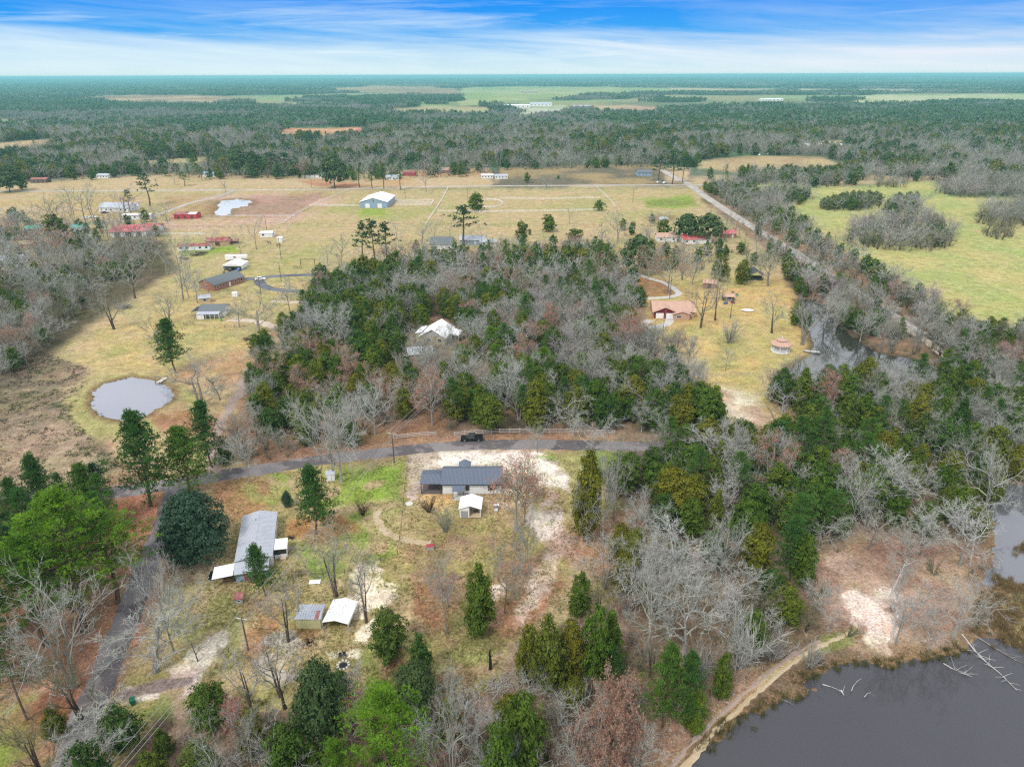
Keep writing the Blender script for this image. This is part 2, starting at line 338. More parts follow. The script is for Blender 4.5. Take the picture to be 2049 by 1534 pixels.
# (polygon in photograph pixels of the ground, colour, second colour, edge softness px, edge raggedness px, opacity, patch threshold or None)
COVER = [
 # far country
 ([(-400, 352), (2500, 345), (2500, 372), (-400, 378)], FARW, TAN, 6, 8, .9, None),
 ([(0, 160), (560, 168), (700, 185), (300, 190), (0, 205)], FARG, FARW, 8, 8, .9, None),
 ([(1200, 205), (2100, 200), (2100, 262), (1650, 262), (1320, 232)], FARG, FARW, 8, 8, .9, None),
 ([(148, 196), (250, 190.5), (400, 190.5), (500, 197), (420, 205), (250, 206)], (.24, .16, .11), TAN, 3, 3, 1, None),
 ([(540, 257), (742, 255), (748, 268), (640, 274), (552, 266)], (.44, .19, .10), (.50, .28, .17), 2, 3, 1, None),
 ([(0, 286), (60, 280), (112, 278), (116, 290), (60, 300), (-60, 303)], (.44, .30, .17), TAN, 3, 3, 1, None),
 ([(350, 267), (425, 261), (427, 270), (380, 275)], (.46, .25, .12), TAN, 2, 2, 1, None),
 ([(0, 248), (170, 245), (230, 242), (230, 246), (100, 252), (0, 254)], (.34, .38, .26), DRY, 2, 2, .9, None),
 ([(740, 171), (900, 176), (925, 184), (900, 190), (740, 185), (640, 182)], (.26, .19, .12), (.34, .24, .15), 2, 3, 1, None),
 ([(925, 176), (1040, 173), (1340, 177), (1350, 184), (1180, 188), (1130, 196), (1010, 205), (922, 212), (915, 200)], (.23, .29, .12), (.33, .34, .17), 2, 4, 1, None),
 ([(780, 218), (860, 212), (1000, 214), (1000, 224), (900, 226), (780, 224)], (.36, .22, .14), (.33, .30, .17), 2, 3, 1, None),
 ([(1010, 213), (1130, 210), (1160, 222), (1040, 230)], (.46, .44, .38), (.30, .33, .18), 2, 3, .9, None),
 ([(1145, 211), (1260, 212), (1340, 214), (1330, 222), (1200, 222)], (.36, .24, .18), TAN, 2, 3, 1, None),
 ([(1340, 176), (1560, 179), (1560, 183), (1340, 184)], (.40, .36, .25), TAN, 2, 2, 1, None),
 ([(1570, 178), (1700, 179), (1850, 180), (1850, 184), (1600, 183)], (.46, .42, .33), TAN, 2, 2, 1, None),
 ([(1700, 207), (1730, 190), (1840, 188), (2100, 187), (2100, 203), (1900, 201), (1840, 206)], (.30, .34, .17), (.42, .40, .26), 2, 3, 1, None),
 ([(600, 226), (830, 226), (860, 240), (640, 244)], (.27, .29, .15), FARW, 3, 5, .6, None),
 ([(1000, 262), (1280, 262), (1320, 275), (1040, 280)], (.38, .34, .18), FARW, 3, 6, .6, None),
 ([(1200, 262), (1660, 268), (1700, 290), (1500, 302), (1240, 290)], (.32, .26, .15), FARW, 4, 6, .75, None),
 ([(1620, 292), (1640, 283), (1695, 281), (1690, 292)], (.44, .33, .17), TAN, 2, 2, 1, None),
 ([(1390, 322), (1500, 312), (1640, 314), (1700, 330), (1640, 342), (1500, 345), (1400, 338)], (.33, .23, .135), DRY, 3, 4, 1, None),
 ([(270, 323), (430, 312), (470, 316), (400, 326), (290, 330)], (.21, .22, .09), DRY, 3, 3, .8, None),
 # pastures either side of the far lane
 ([(-500, 384), (60, 364), (200, 354), (330, 348), (640, 350), (700, 372), (700, 384), (-500, 400)], TAN, DRY, 4, 4, 1, None),
 ([(640, 345), (1380, 335), (1380, 372), (640, 378)], TAN, MUD, 4, 4, 1, None),
 ([(670, 345), (980, 335), (985, 372), (670, 376)], (.42, .27, .15), TAN, 4, 3, 1, None),
 ([(600, 362), (690, 352), (720, 372), (640, 380)], (.36, .135, .08), TAN, 3, 3, .9, None),
 ([(1000, 336), (1330, 326), (1330, 368), (1000, 370)], MUD, (.30, .22, .12), 4, 3, 1, None),
 ([(-600, 384), (1430, 374), (1600, 500), (1620, 560), (1000, 640), (500, 760), (300, 850), (-600, 870)], DRY, (.36, .295, .155), 6, 6, 1, None),
 ([(-600, 392), (290, 392), (200, 470), (-600, 480)], (.39, .29, .15), TAN, 5, 3, 1, None),
 ([(330, 392), (640, 386), (700, 392), (560, 462), (330, 455)], (.34, .235, .12), PINK, 5, 4, .9, None),
 ([(510, 392), (650, 388), (590, 432), (530, 436), (480, 430)], (.38, .22, .19), (.30, .19, .15), 6, 6, .85, None),
 ([(330, 440), (600, 436), (560, 470), (320, 474)], PINK, TAN, 5, 4, .8, None),
 ([(720, 405), (880, 408), (860, 440), (700, 440), (600, 420)], YGR, DRY, 8, 8, .8, .42),
 ([(730, 418), (830, 420), (820, 434), (715, 432)], BGRN, YGR, 6, 6, .9, None),
 ([(880, 392), (1180, 388), (1430, 380), (1440, 440), (900, 440)], DRY, YGR, 8, 5, .6, None),
 ([(1290, 398), (1380, 392), (1400, 412), (1300, 418)], BGRN, GRN, 5, 5, .95, None),
 ([(240, 500), (330, 455), (420, 480), (540, 480), (640, 500), (640, 540), (380, 560), (280, 560)], YGR, DRY, 10, 8, .8, .40),
 ([(360, 498), (470, 492), (480, 505), (365, 512)], BGRN, GRN, 4, 3, .9, None),
 ([(330, 600), (440, 555), (520, 545), (640, 545), (660, 600), (560, 620), (420, 650)], YGR, GOLD, 10, 6, .7, None),
 ([(255, 655), (330, 610), (400, 640), (520, 670), (520, 730), (400, 760), (150, 760), (180, 700)], GOLD, YGR, 14, 8, .7, None),
 ([(120, 700), (250, 640), (330, 700), (180, 800), (0, 800)], GOLD, TAN, 12, 8, .6, .45),
 ([(380, 735), (500, 690), (560, 745), (420, 800), (330, 760)], (.38, .20, .13), TAN, 12, 8, .7, None),
 # ploughed-looking marsh left of the pond
 ([(-500, 730), (60, 690), (180, 735), (170, 780), (140, 830), (200, 880), (240, 930), (150, 985), (-500, 1000)], (.20, .165, .105), (.33, .24, .17), 12, 8, 1, None),
 ([(-300, 760), (60, 715), (180, 745), (140, 800), (60, 860), (-300, 900)], MUD, (.22, .16, .11), 14, 10, .75, .47),
 ([(130, 780), (180, 748), (260, 742), (380, 775), (400, 830), (330, 880), (190, 880), (140, 840)], TAN, YGR, 12, 6, .9, None),
 ([(290, 830), (370, 800), (400, 850), (330, 880)], (.30, .14, .085), TAN, 8, 5, .8, None),
 # golf-like meadow on the right
 ([(1490, 374), (1560, 364), (1700, 374), (1870, 362), (1900, 392), (2300, 405), (2300, 700), (1960, 655), (1860, 612), (1780, 560), (1700, 505), (1600, 445), (1560, 412), (1480, 392)], GOLF, (.30, .32, .125), 4, 3, 1, None),
 ([(1600, 440), (1760, 400), (2300, 500), (2300, 700), (1960, 655), (1860, 612), (1780, 560), (1700, 505)], (.41, .345, .155), (.32, .33, .13), 14, 8, .8, None),
 # creek lawn
 ([(1270, 560), (1500, 545), (1580, 560), (1610, 620), (1620, 700), (1560, 760), (1540, 850), (1420, 810), (1380, 760), (1330, 690), (1290, 640)], (.45, .315, .14), (.40, .32, .14), 8, 6, 1, None),
 ([(1380, 640), (1480, 650), (1540, 700), (1450, 740), (1340, 720), (1320, 690)], YGR, GOLD, 12, 8, .6, None),
 ([(1270, 548), (1340, 565), (1350, 590), (1280, 598), (1250, 570)], (.34, .15, .075), (.30, .17, .09), 6, 4, .9, None),
 ([(1390, 790), (1440, 770), (1520, 790), (1545, 860), (1490, 850)], PINK, SAND, 10, 8, .8, None),
 # woods floors: leaf litter, the dense parts coloured darker for shade under the trees
 ([(440, 905), (470, 830), (520, 750), (600, 700), (700, 600), (780, 555), (880, 520), (1200, 510), (1290, 600), (1300, 690), (1390, 770), (1440, 830), (1330, 880), (850, 876), (700, 905), (520, 935)], WOODF_SHADED, LIT, 10, 8, 1, None),
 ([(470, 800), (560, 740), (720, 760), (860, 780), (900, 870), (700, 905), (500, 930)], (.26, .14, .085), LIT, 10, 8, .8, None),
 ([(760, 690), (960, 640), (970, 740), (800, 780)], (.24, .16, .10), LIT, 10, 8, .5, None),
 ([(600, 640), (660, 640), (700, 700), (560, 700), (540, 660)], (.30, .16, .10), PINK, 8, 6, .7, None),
 ([(-300, 600), (150, 520), (240, 470), (330, 480), (350, 540), (200, 640), (60, 740), (-300, 800)], (.10, .085, .05), WOODF_SHADED, 10, 6, 1, None),
 ([(1560, 470), (1700, 510), (1860, 620), (2100, 680), (2100, 880), (1800, 800), (1700, 690), (1620, 640), (1570, 560)], WOODF_SHADED, LIT, 8, 6, 1, None),
 ([(1420, 380), (1560, 440), (1640, 520), (1560, 520), (1400, 400)], WOODF_SHADED, LIT, 6, 4, .9, None),
 ([(-400, 1000), (330, 985), (300, 1060), (250, 1200), (180, 1380), (120, 1600), (-400, 1600)], (.24, .11, .065), LIT, 10, 8, 1, None),
 ([(1250, 900), (1560, 850), (2200, 800), (2200, 1260), (1740, 1310), (1600, 1400), (1380, 1560), (1100, 1900), (-600, 1900), (300, 1400), (640, 1420), (980, 1360), (1130, 1150)], (.235, .16, .115), (.165, .115, .078), 14, 10, 1, None),
 # the middle yards
 ([(430, 965), (640, 930), (820, 912), (1100, 902), (1260, 905), (1250, 1010), (1290, 1090), (1240, 1200), (1020, 1290), (1000, 1380), (560, 1420), (330, 1420), (220, 1560), (160, 1560), (330, 1150), (345, 1010)], (.37, .28, .155), (.33, .265, .12), 8, 6, 1, None),
 ([(520, 950), (690, 930), (810, 920), (815, 1000), (800, 1090), (690, 1150), (600, 1160), (560, 1060), (540, 1000)], YGR, DRY, 14, 8, .85, None),
 ([(540, 975), (800, 925), (805, 1000), (640, 1020)], BGRN, GRN, 12, 10, .95, .44),
 ([(600, 1080), (720, 1020), (800, 1050), (790, 1110), (620, 1170)], BGRN, GRN, 12, 10, .9, .46),
 ([(560, 1180), (680, 1150), (720, 1200), (620, 1210), (540, 1260)], GRN, DRY, 10, 8, .7, .45),
 ([(860, 1040), (1100, 1050), (1160, 1120), (1000, 1260), (860, 1330), (760, 1340), (860, 1200), (800, 1120)], (.31, .26, .10), LIT, 16, 12, .75, None),
 ([(840, 1180), (900, 1150), (860, 1250), (860, 1330), (760, 1380), (700, 1330)], BGRN, YGR, 14, 12, .55, .48),
 ([(430, 960), (540, 955), (540, 1010), (460, 1050), (420, 1010)], STRAW, (.33, .20, .10), 10, 6, .9, None),
 ([(480, 955), (560, 945), (640, 945), (560, 1010), (500, 1000)], YGR, BGRN, 8, 8, .8, .4),
 ([(580, 1040), (680, 1030), (720, 1060), (640, 1090), (570, 1075)], (.36, .16, .08), DRY, 10, 8, .8, None),
 ([(480, 1190), (570, 1190), (560, 1260), (500, 1330), (470, 1290)], (.35, .18, .095), TAN, 10, 8, .8, None),
 ([(590, 1250), (660, 1255), (650, 1300), (590, 1300)], (.29, .13, .085), TAN, 8, 6, .8, None),
 ([(1010, 1130), (1100, 1100), (1130, 1170), (1060, 1260), (980, 1290), (950, 1200)], (.33, .155, .095), LIT, 12, 8, .85, None),
 ([(830, 1150), (880, 1140), (930, 1200), (900, 1280), (830, 1230)], (.30, .13, .08), LIT, 10, 8, .7, None),
 ([(1120, 1060), (1280, 1010), (1300, 1100), (1200, 1160), (1120, 1110)], (.36, .19, .125), PINK, 10, 8, .8, None),
 ([(770, 1320), (840, 1320), (830, 1370), (760, 1370)], (.30, .10, .06), LIT, 8, 6, .9, None),
 ([(900, 1180), (1000, 1190), (1000, 1340), (900, 1330)], LIT, GRN, 12, 8, .6, None),
 ([(820, 1320), (980, 1330), (980, 1380), (700, 1400)], GRN, LIT, 14, 10, .6, None),
 ([(330, 1110), (440, 1090), (440, 1150), (350, 1190)], (.42, .34, .24), (.30, .22, .16), 10, 6, .9, None),
 ([(340, 1180), (480, 1160), (480, 1320), (400, 1360), (330, 1250)], (.37, .27, .175), YGR, 12, 10, .8, None),
 ([(820, 908), (1090, 900), (1150, 960), (1010, 990), (820, 1000)], (.46, .36, .30), (.56, .46, .40), 6, 10, 1, None),
 ([(880, 905), (1070, 902), (1120, 935), (1140, 960), (1145, 985), (1090, 965), (1010, 932), (880, 932)], (.74, .68, .60), (.66, .58, .50), 5, 9, 1, .30),
 ([(815, 905), (872, 903), (850, 935), (836, 990), (818, 1000)], (.34, .25, .21), (.45, .35, .29), 4, 3, .9, None),
 ([(830, 988), (915, 985), (915, 1004), (880, 1020), (850, 1004)], (.52, .33, .10), (.56, .38, .18), 4, 3, 1, None),
 ([(1020, 985), (1100, 980), (1140, 1070), (1160, 1100), (1120, 1110), (1075, 1070), (1030, 1030), (990, 1010)], (.66, .56, .49), PINK, 8, 14, .95, .42),
 ([(1090, 1100), (1120, 1105), (1110, 1160), (1080, 1210), (1040, 1250), (1020, 1230), (1060, 1170)], (.54, .40, .32), (.60, .48, .40), 8, 8, .85, None),
 ([(1070, 910), (1180, 900), (1240, 905), (1200, 960), (1150, 970), (1120, 930)], YGR, BGRN, 8, 8, .85, .40),
 ([(705, 1128), (768, 1118), (770, 1150), (745, 1168), (798, 1172), (803, 1190), (778, 1215), (735, 1238), (690, 1225), (695, 1195), (715, 1175), (700, 1150)], (.74, .62, .49), (.68, .56, .42), 3, 15, 1, .36),
 ([(700, 1262), (745, 1238), (765, 1232), (745, 1270), (728, 1290), (708, 1285)], (.74, .62, .49), SAND, 3, 10, 1, .30),
 ([(655, 1305), (720, 1300), (720, 1316), (660, 1318)], SAND, (.68, .60, .46), 3, 4, .9, .35),
 ([(985, 1170), (1010, 1165), (1015, 1190), (985, 1200)], SAND, PINK, 4, 5, .8, .35),
 ([(580, 1260), (610, 1290), (560, 1330), (600, 1360), (540, 1370), (500, 1310), (530, 1270)], (.50, .43, .38), (.38, .34, .32), 6, 8, .85, .40),
 ([(435, 1262), (455, 1262), (445, 1290), (405, 1345), (400, 1380), (340, 1400), (240, 1405), (240, 1370), (340, 1345), (385, 1300)], (.72, .60, .54), (.60, .46, .40), 4, 10, .95, .33),
 ([(235, 1385), (320, 1358), (385, 1352), (388, 1366), (320, 1384), (240, 1400)], (.26, .20, .185), (.33, .25, .22), 3, 3, .95, None),
 ([(0, 1372), (120, 1350), (110, 1372), (0, 1412)], (.46, .25, .18), (.40, .17, .11), 5, 5, .9, None),
 ([(-200, 1420), (80, 1385), (60, 1440), (20, 1534), (-200, 1600)], BGRN, YGR, 12, 10, .85, None),
 ([(0, 1500), (70, 1490), (60, 1600), (0, 1600)], (.40, .33, .12), YGR, 10, 8, .8, None),
 ([(330, 1400), (420, 1380), (430, 1440), (300, 1440), (250, 1420)], GRN, PINK, 10, 10, .7, None),
 ([(270, 985), (345, 975), (330, 1020), (250, 1200), (190, 1370), (150, 1330), (240, 1150), (280, 1040)], (.40, .185, .115), LIT, 6, 6, .85, None),
 ([(345, 1000), (330, 1100), (300, 1180), (262, 1290), (285, 1290), (330, 1180), (350, 1100)], (.40, .19, .12), LIT, 5, 4, .8, None),
 ([(640, 905), (860, 868), (1320, 866), (1320, 878), (940, 882), (760, 905), (560, 940), (430, 965), (420, 950)], (.34, .19, .125), LIT, 4, 4, .85, None),
 # lake side
 ([(1620, 1080), (1760, 1060), (1960, 1080), (2000, 1160), (1900, 1290), (1720, 1320), (1640, 1230)], (.40, .275, .20), (.29, .18, .13), 16, 10, .9, None),
 ([(1690, 1175), (1730, 1185), (1785, 1178), (1795, 1215), (1800, 1275), (1790, 1318), (1752, 1312), (1735, 1265), (1712, 1235), (1698, 1205)], (.60, .44, .33), (.72, .61, .52), 9, 16, .9, .34),
 ([(1640, 1100), (1740, 1110), (1780, 1170), (1700, 1220), (1660, 1180)], (.60, .44, .29), PINK, 8, 14, .85, .47),
 ([(1690, 1262), (1700, 1268), (1560, 1345), (1440, 1440), (1340, 1545), (1320, 1545), (1430, 1430), (1550, 1330)], (.47, .36, .20), (.42, .27, .15), 5, 3, .9, None),
 ([(1640, 1270), (1720, 1255), (1700, 1290), (1640, 1310)], GRN, YGR, 6, 6, .7, None),
 ([(1250, 1480), (1480, 1330), (1540, 1330), (1330, 1534), (1200, 1600)], (.34, .22, .14), LIT, 8, 6, .8, None),
]
PONDS = {   # name: outline, water level, bank depth
 'pond': [(182, 797), (187, 779), (205, 768), (235, 759), (262, 753), (300, 757), (325, 765), (345, 772), (352, 790), (340, 805), (310, 822), (285, 836), (250, 842), (215, 838), (190, 825), (181, 812)],
 'side_creek': [(1962, 1266), (1955, 1235), (1970, 1195), (1960, 1165), (1985, 1120), (1990, 1060), (1975, 1000), (2000, 960), (2049, 970), (2300, 1000), (2600, 1200), (2600, 1262)],
 'lake': [(1345, 1560), (1400, 1500), (1480, 1435), (1560, 1395), (1615, 1385), (1622, 1378), (1590, 1358), (1640, 1340), (1680, 1330), (1730, 1322), (1780, 1332), (1820, 1318), (1880, 1312), (1930, 1296), (1955, 1272), (2600, 1262), (2600, 2400), (1100, 2400)],
 'creek': [(1548, 762), (1562, 745), (1590, 725), (1622, 712), (1626, 690), (1614, 655), (1600, 620), (1592, 600), (1606, 598), (1632, 600), (1654, 614), (1676, 638), (1702, 670), (1753, 703), (1800, 712), (1850, 722), (1890, 742), (1920, 765), (1900, 788), (1800, 796), (1700, 790), (1620, 788), (1560, 780)],
 'stock_pond': [(429, 431), (432, 418), (436, 408), (450, 401), (475, 398.5), (498, 401), (504, 405), (492, 412), (470, 417), (462, 425), (455, 431)],
 'golf_pond': [(1316, 436), (1322, 433.5), (1334, 434), (1334, 437), (1322, 439)],
}
def sheet_xy(poly): return [tuple(G(*p)[:2]) for p in poly]
def hill(x, y):
    d = np.hypot(x, y)
    k = sstep(2500, 9000, d)
    h = k*22*(fbm(x/2600.0, y/2600.0, 5, 3)-0.35)
    h = h+sstep(9000, 22000, d)*(26+46*(fbm(x/6500.0, y/6500.0, 9, 3)-0.5))
    return np.clip(h, -5, 78)

def build_ground():
    az = np.radians(np.concatenate([np.arange(-180, -44, 6.0), np.linspace(-44, 44, 640), np.arange(50, 180, 6.0)]))
    yy = np.concatenate([np.linspace(1700, 700, 330), np.linspace(697, 152, 270)])
    rr = [0.5, 8, 16, 25, 34, 42]
    for v in yy:
        g = G(1024.5, v); rr.append(g.y)
    rr = np.array([r for r in rr if r < 43000]); rr = np.unique(rr)
    rr = np.concatenate([rr, np.geomspace(rr[-1]*1.1, 43000, 12)])
    A, Rr = np.meshgrid(az, rr); x = (Rr*np.sin(A)).ravel(); y = (Rr*np.cos(A)).ravel()
    px, py, zc = Pn(x, y); front = (y > 30) & (zc > 10)
    px = np.where(front, px, -5000+x*.01); py = np.where(front, py, 3000)
    d = np.hypot(x, y)
    def mixc(a, b, t): return np.array(a)[None]*(1-t[:, None])+np.array(b)[None]*t[:, None]
    n0 = sstep(.35, .65, fbm(x/420.0, y/420.0, 3, 5))
    col = mixc(LIT, DRY, sstep(.4, .6, fbm(x/14, y/14, 4, 4)))
    far = mixc(FARW, FARG, n0)
    patch = sstep(.595, .64, fbm(x/900.0, y/520.0, 31, 3))      # clearings in the far country
    pc = mixc((.30, .27, .15), (.26, .31, .15), sstep(.4, .6, vn(x/300.0, y/300.0, 8)))
    far = far*(1-patch[:, None]*.85)+pc*patch[:, None]*.85
    t = sstep(400, 560, d)[:, None]; col = col*(1-t)+far*t
    S = 1.0
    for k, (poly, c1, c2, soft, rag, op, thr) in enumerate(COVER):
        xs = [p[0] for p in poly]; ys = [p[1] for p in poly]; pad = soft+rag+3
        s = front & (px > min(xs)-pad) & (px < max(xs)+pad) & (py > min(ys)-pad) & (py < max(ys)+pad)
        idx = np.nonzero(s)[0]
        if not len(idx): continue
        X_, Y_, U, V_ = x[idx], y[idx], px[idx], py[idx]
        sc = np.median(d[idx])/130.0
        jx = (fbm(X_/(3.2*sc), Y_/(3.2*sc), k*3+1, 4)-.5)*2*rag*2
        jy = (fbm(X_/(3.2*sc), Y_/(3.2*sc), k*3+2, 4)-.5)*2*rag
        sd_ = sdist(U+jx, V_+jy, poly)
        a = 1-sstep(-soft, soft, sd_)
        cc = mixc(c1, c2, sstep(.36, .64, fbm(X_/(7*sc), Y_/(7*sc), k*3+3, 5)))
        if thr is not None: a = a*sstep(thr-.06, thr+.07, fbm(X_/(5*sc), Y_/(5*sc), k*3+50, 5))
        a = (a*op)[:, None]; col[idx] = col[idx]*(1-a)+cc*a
    z = hill(x, y)*sstep(2400, 3000, d)
    for nm, poly in PONDS.items():
        P2 = sheet_xy(poly); xs = [p[0] for p in P2]; ys = [p[1] for p in P2]
        s = (x > min(xs)-12) & (x < max(xs)+12) & (y > min(ys)-12) & (y < max(ys)+12); idx = np.nonzero(s)[0]
        k = 4.0 if nm in ('stock_pond', 'golf_pond') else 1.0
        sd_ = sdist(x[idx], y[idx], P2)+(fbm(x[idx]/(2*k), y[idx]/(2*k), 77, 3)-.5)*2.2*k
        z[idx] = np.where(sd_ < 0, np.maximum(sd_*.45, -.9), 0)
        a = (1-sstep(.3, 3.0*k, sd_))[:, None]; wet = np.array((.19, .12, .07) if nm != 'creek' else (.09, .065, .04))[None]
        col[idx] = col[idx]*(1-a*.8)+wet*a*.8
    nr, na = len(rr), len(az)
    i = np.arange(nr-1)[:, None]; j = np.arange(na)[None]
    a_ = (i*na+j); b_ = (i*na+(j+1) % na); q = np.stack([a_, b_, b_+na, a_+na], -1).reshape(-1, 4)
    me = npmesh('ground', np.stack([x, y, z], 1), q[:, ::-1], M['ground'])
    at = me.color_attributes.new('cover', 'FLOAT_COLOR', 'POINT')
    at.data.foreach_set('color', np.concatenate([col, np.ones((len(col), 1))], 1).astype(np.float32).ravel())
    me.polygons.foreach_set('use_smooth', np.ones(len(me.polygons), bool))
    tag(link('ground', me), kind='structure')

def ground_mat():
    global nt
    m = bpy.data.materials.new('ground_cover'); m.use_nodes = True; nt = m.node_tree; nt.nodes.clear()
    a = N('ShaderNodeAttribute', attribute_name='cover'); c = a.outputs['Color']
    g = N('ShaderNodeNewGeometry'); vec = g.outputs['Position']
    n1 = NOISE(vec, 0.22, 6, .68); n2 = NOISE(vec, 2.1, 6, .75); n3 = NOISE(vec, 0.035, 4, .6)
    c = MIX(1.0, c, RAMP(n1, [(.28, .66), (.72, 1.36)]), 'MULTIPLY')
    c = MIX(1.0, c, RAMP(n2, [(.32, .50), (.5, 1.0), (.68, 1.55)]), 'MULTIPLY')
    c = MIX(RAMP(n3, [(.45, 0.0), (.62, .22)]), c, MIX(1.0, c, (.78, 1.0, .66), 'MULTIPLY'))
    n4 = NOISE(vec, .6, 9, .78); n5 = NOISE(vec, .9, 9, .8, .3)
    c = MIX(RAMP(n4, [(.525, 0.0), (.56, .6)]), c, MIX(1.0, c, (.66, .62, .55), 'MULTIPLY'))
    c = MIX(RAMP(n5, [(.54, 0.0), (.575, .55)]), c, MIX(1.0, c, (1.38, 1.32, 1.2), 'MULTIPLY'))
    n6 = NOISE(vec, .11, 9, .78, .4); n7 = NOISE(vec, .05, 8, .75)
    c = MIX(RAMP(n6, [(.50, 0.0), (.57, .55)]), c, MIX(1.0, c, (.78, .90, .66), 'MULTIPLY'))
    c = MIX(RAMP(n7, [(.50, 0.0), (.58, .5)]), c, MIX(1.0, c, (1.16, 1.02, 1.06), 'MULTIPLY'))
    # scattered pale chips and dark tufts
    v = N('ShaderNodeTexVoronoi'); v.inputs['Scale'].default_value = 1.3; Lk(vec, v.inputs['Vector'])
    c = MIX(RAMP(v.outputs['Distance'], [(.10, .5), (.2, 0.0)]), c, MIX(1.0, c, (1.7, 1.6, 1.5), 'MULTIPLY'))
    v2 = N('ShaderNodeTexVoronoi'); v2.inputs['Scale'].default_value = .8; Lk(vec, v2.inputs['Vector'])
    c = MIX(RAMP(v2.outputs['Distance'], [(.12, .55), (.26, 0.0)]), c, MIX(1.0, c, (.55, .58, .5), 'MULTIPLY'))
    b = N('ShaderNodeBsdfDiffuse'); Lk(c, b.inputs['Color'])
    bp = N('ShaderNodeBump'); bp.inputs['Strength'].default_value = .7; bp.inputs['Distance'].default_value = .25
    Lk(n2, bp.inputs['Height']); Lk(bp.outputs[0], b.inputs['Normal'])
    o = N('ShaderNodeOutputMaterial'); Lk(b.outputs[0], o.inputs[0]); return m
M['ground'] = ground_mat()
build_ground()

# ---------------------------------------------------------------- water
def water_mat(name, col, rough=.03, ripple=.25, ior=1.4):
    global nt
    m = bpy.data.materials.new(name); m.use_nodes = True; nt = m.node_tree; nt.nodes.clear()
    g = N('ShaderNodeNewGeometry'); n = NOISE(g.outputs['Position'], 1.8, 3, .6); n2 = NOISE(g.outputs['Position'], .05, 3, .5)
    b = N('ShaderNodeBsdfPrincipled'); Lk(MIX(n2, col, tuple(v*1.25 for v in col)), b.inputs['Base Color'])
    b.inputs['Roughness'].default_value = rough; b.inputs['IOR'].default_value = ior
    bp = N('ShaderNodeBump'); bp.inputs['Strength'].default_value = ripple; bp.inputs['Distance'].default_value = .02
    Lk(n, bp.inputs['Height']); Lk(bp.outputs[0], b.inputs['Normal'])
    o = N('ShaderNodeOutputMaterial'); Lk(b.outputs[0], o.inputs[0]); return m
WM = {'side_creek': water_mat('side_creek_water', (.10, .10, .11), ior=2.0, ripple=.12), 'pond': water_mat('pond_water', (.24, .24, .27)), 'lake': water_mat('lake_water', (.050, .048, .052)),
      'creek': water_mat('creek_water', (.035, .035, .028), ior=2.1, ripple=.12), 'stock_pond': water_mat('stock_pond_water', (.42, .42, .42)), 'golf_pond': water_mat('small_pond_water', (.3, .3, .3))}
for nm, poly in PONDS.items():
    P2 = sheet_xy(poly); cx_ = sum(p[0] for p in P2)/len(P2); cy_ = sum(p[1] for p in P2)/len(P2)
    grow_ = 1.5 if 'stock' not in nm and 'golf' not in nm else 5
    V = []
    for (a, b) in P2:
        L_ = math.hypot(a-cx_, b-cy_); V.append((a+(a-cx_)/L_*grow_, b+(b-cy_)/L_*grow_, -0.165 if nm == 'side_creek' else -0.16))
    mb = MB(); mb.add(V, [tuple(range(len(V)))]); me = mb.mesh(nm, WM[nm])
    import bmesh
    bm = bmesh.new(); bm.from_mesh(me); bmesh.ops.triangulate(bm, faces=bm.faces[:]); 
    for f in bm.faces:
        if f.normal.z < 0: f.normal_flip()
    bm.to_mesh(me); bm.free()
    o = tag(link({'side_creek': 'side_creek', 'pond': 'pond', 'lake': 'lake', 'creek': 'creek', 'stock_pond': 'pasture_pond', 'golf_pond': 'small_pond'}[nm], me), kind='structure')

# ---------------------------------------------------------------- roads and tracks
def road_mat(name, c1, c2, c3, patch=.5):
    global nt
    m = bpy.data.materials.new(name); m.use_nodes = True; nt = m.node_tree; nt.nodes.clear()
    g = N('ShaderNodeNewGeometry'); vec = g.outputs['Position']
    n1 = NOISE(vec, .09, 4, .6); n2 = NOISE(vec, .5, 5, .65); n3 = NOISE(vec, 5, 4, .7)
    c = MIX(RAMP(n1, [(.47, 0.0), (.53, 1.0)]), c1, c2)
    c = MIX(RAMP(n2, [(.55, 0.0), (.70, patch)]), c, c3)
    c = MIX(1.0, c, RAMP(n3, [(.3, .8), (.7, 1.2)]), 'MULTIPLY')
    b = N('ShaderNodeBsdfPrincipled'); Lk(c, b.inputs['Base Color']); b.inputs['Roughness'].default_value = .9; b.inputs['Specular IOR Level'].default_value = .2
    o = N('ShaderNodeOutputMaterial'); Lk(b.outputs[0], o.inputs[0]); return m
M['asphalt'] = road_mat('worn_asphalt', (.115, .10, .10), (.22, .195, .19), (.34, .28, .24), .5)
M['asphalt_dark'] = road_mat('dark_asphalt', (.10, .10, .11), (.15, .15, .16), (.2, .18, .16), .3)
M['lane'] = road_mat('pale_lane', (.34, .30, .27), (.42, .38, .33), (.3, .26, .2), .4)
M['lane_faint'] = road_mat('faint_lane', (.36, .27, .22), (.32, .24, .20), (.28, .19, .13), .8)
M['dirt'] = road_mat('sandy_dirt', (.50, .38, .27), (.56, .46, .36), (.40, .28, .19), .6)
M['pathdirt'] = road_mat('dry_path', (.42, .32, .195), (.47, .37, .24), (.33, .24, .15), .8)
def spline(pts, n=8):
    pts = [Vector(p) for p in pts]; q = [pts[0]*2-pts[1]]+pts+[pts[-1]*2-pts[-2]]; out = []
    for i in range(1, len(q)-2):
        for k in range(n):
            t = k/n; a, b, c, d = q[i-1], q[i], q[i+1], q[i+2]
            out.append(.5*((2*b)+(c-a)*t+(2*a-5*b+4*c-d)*t*t+(3*b-a-3*c+d)*t**3))
    out.append(pts[-1]); return out
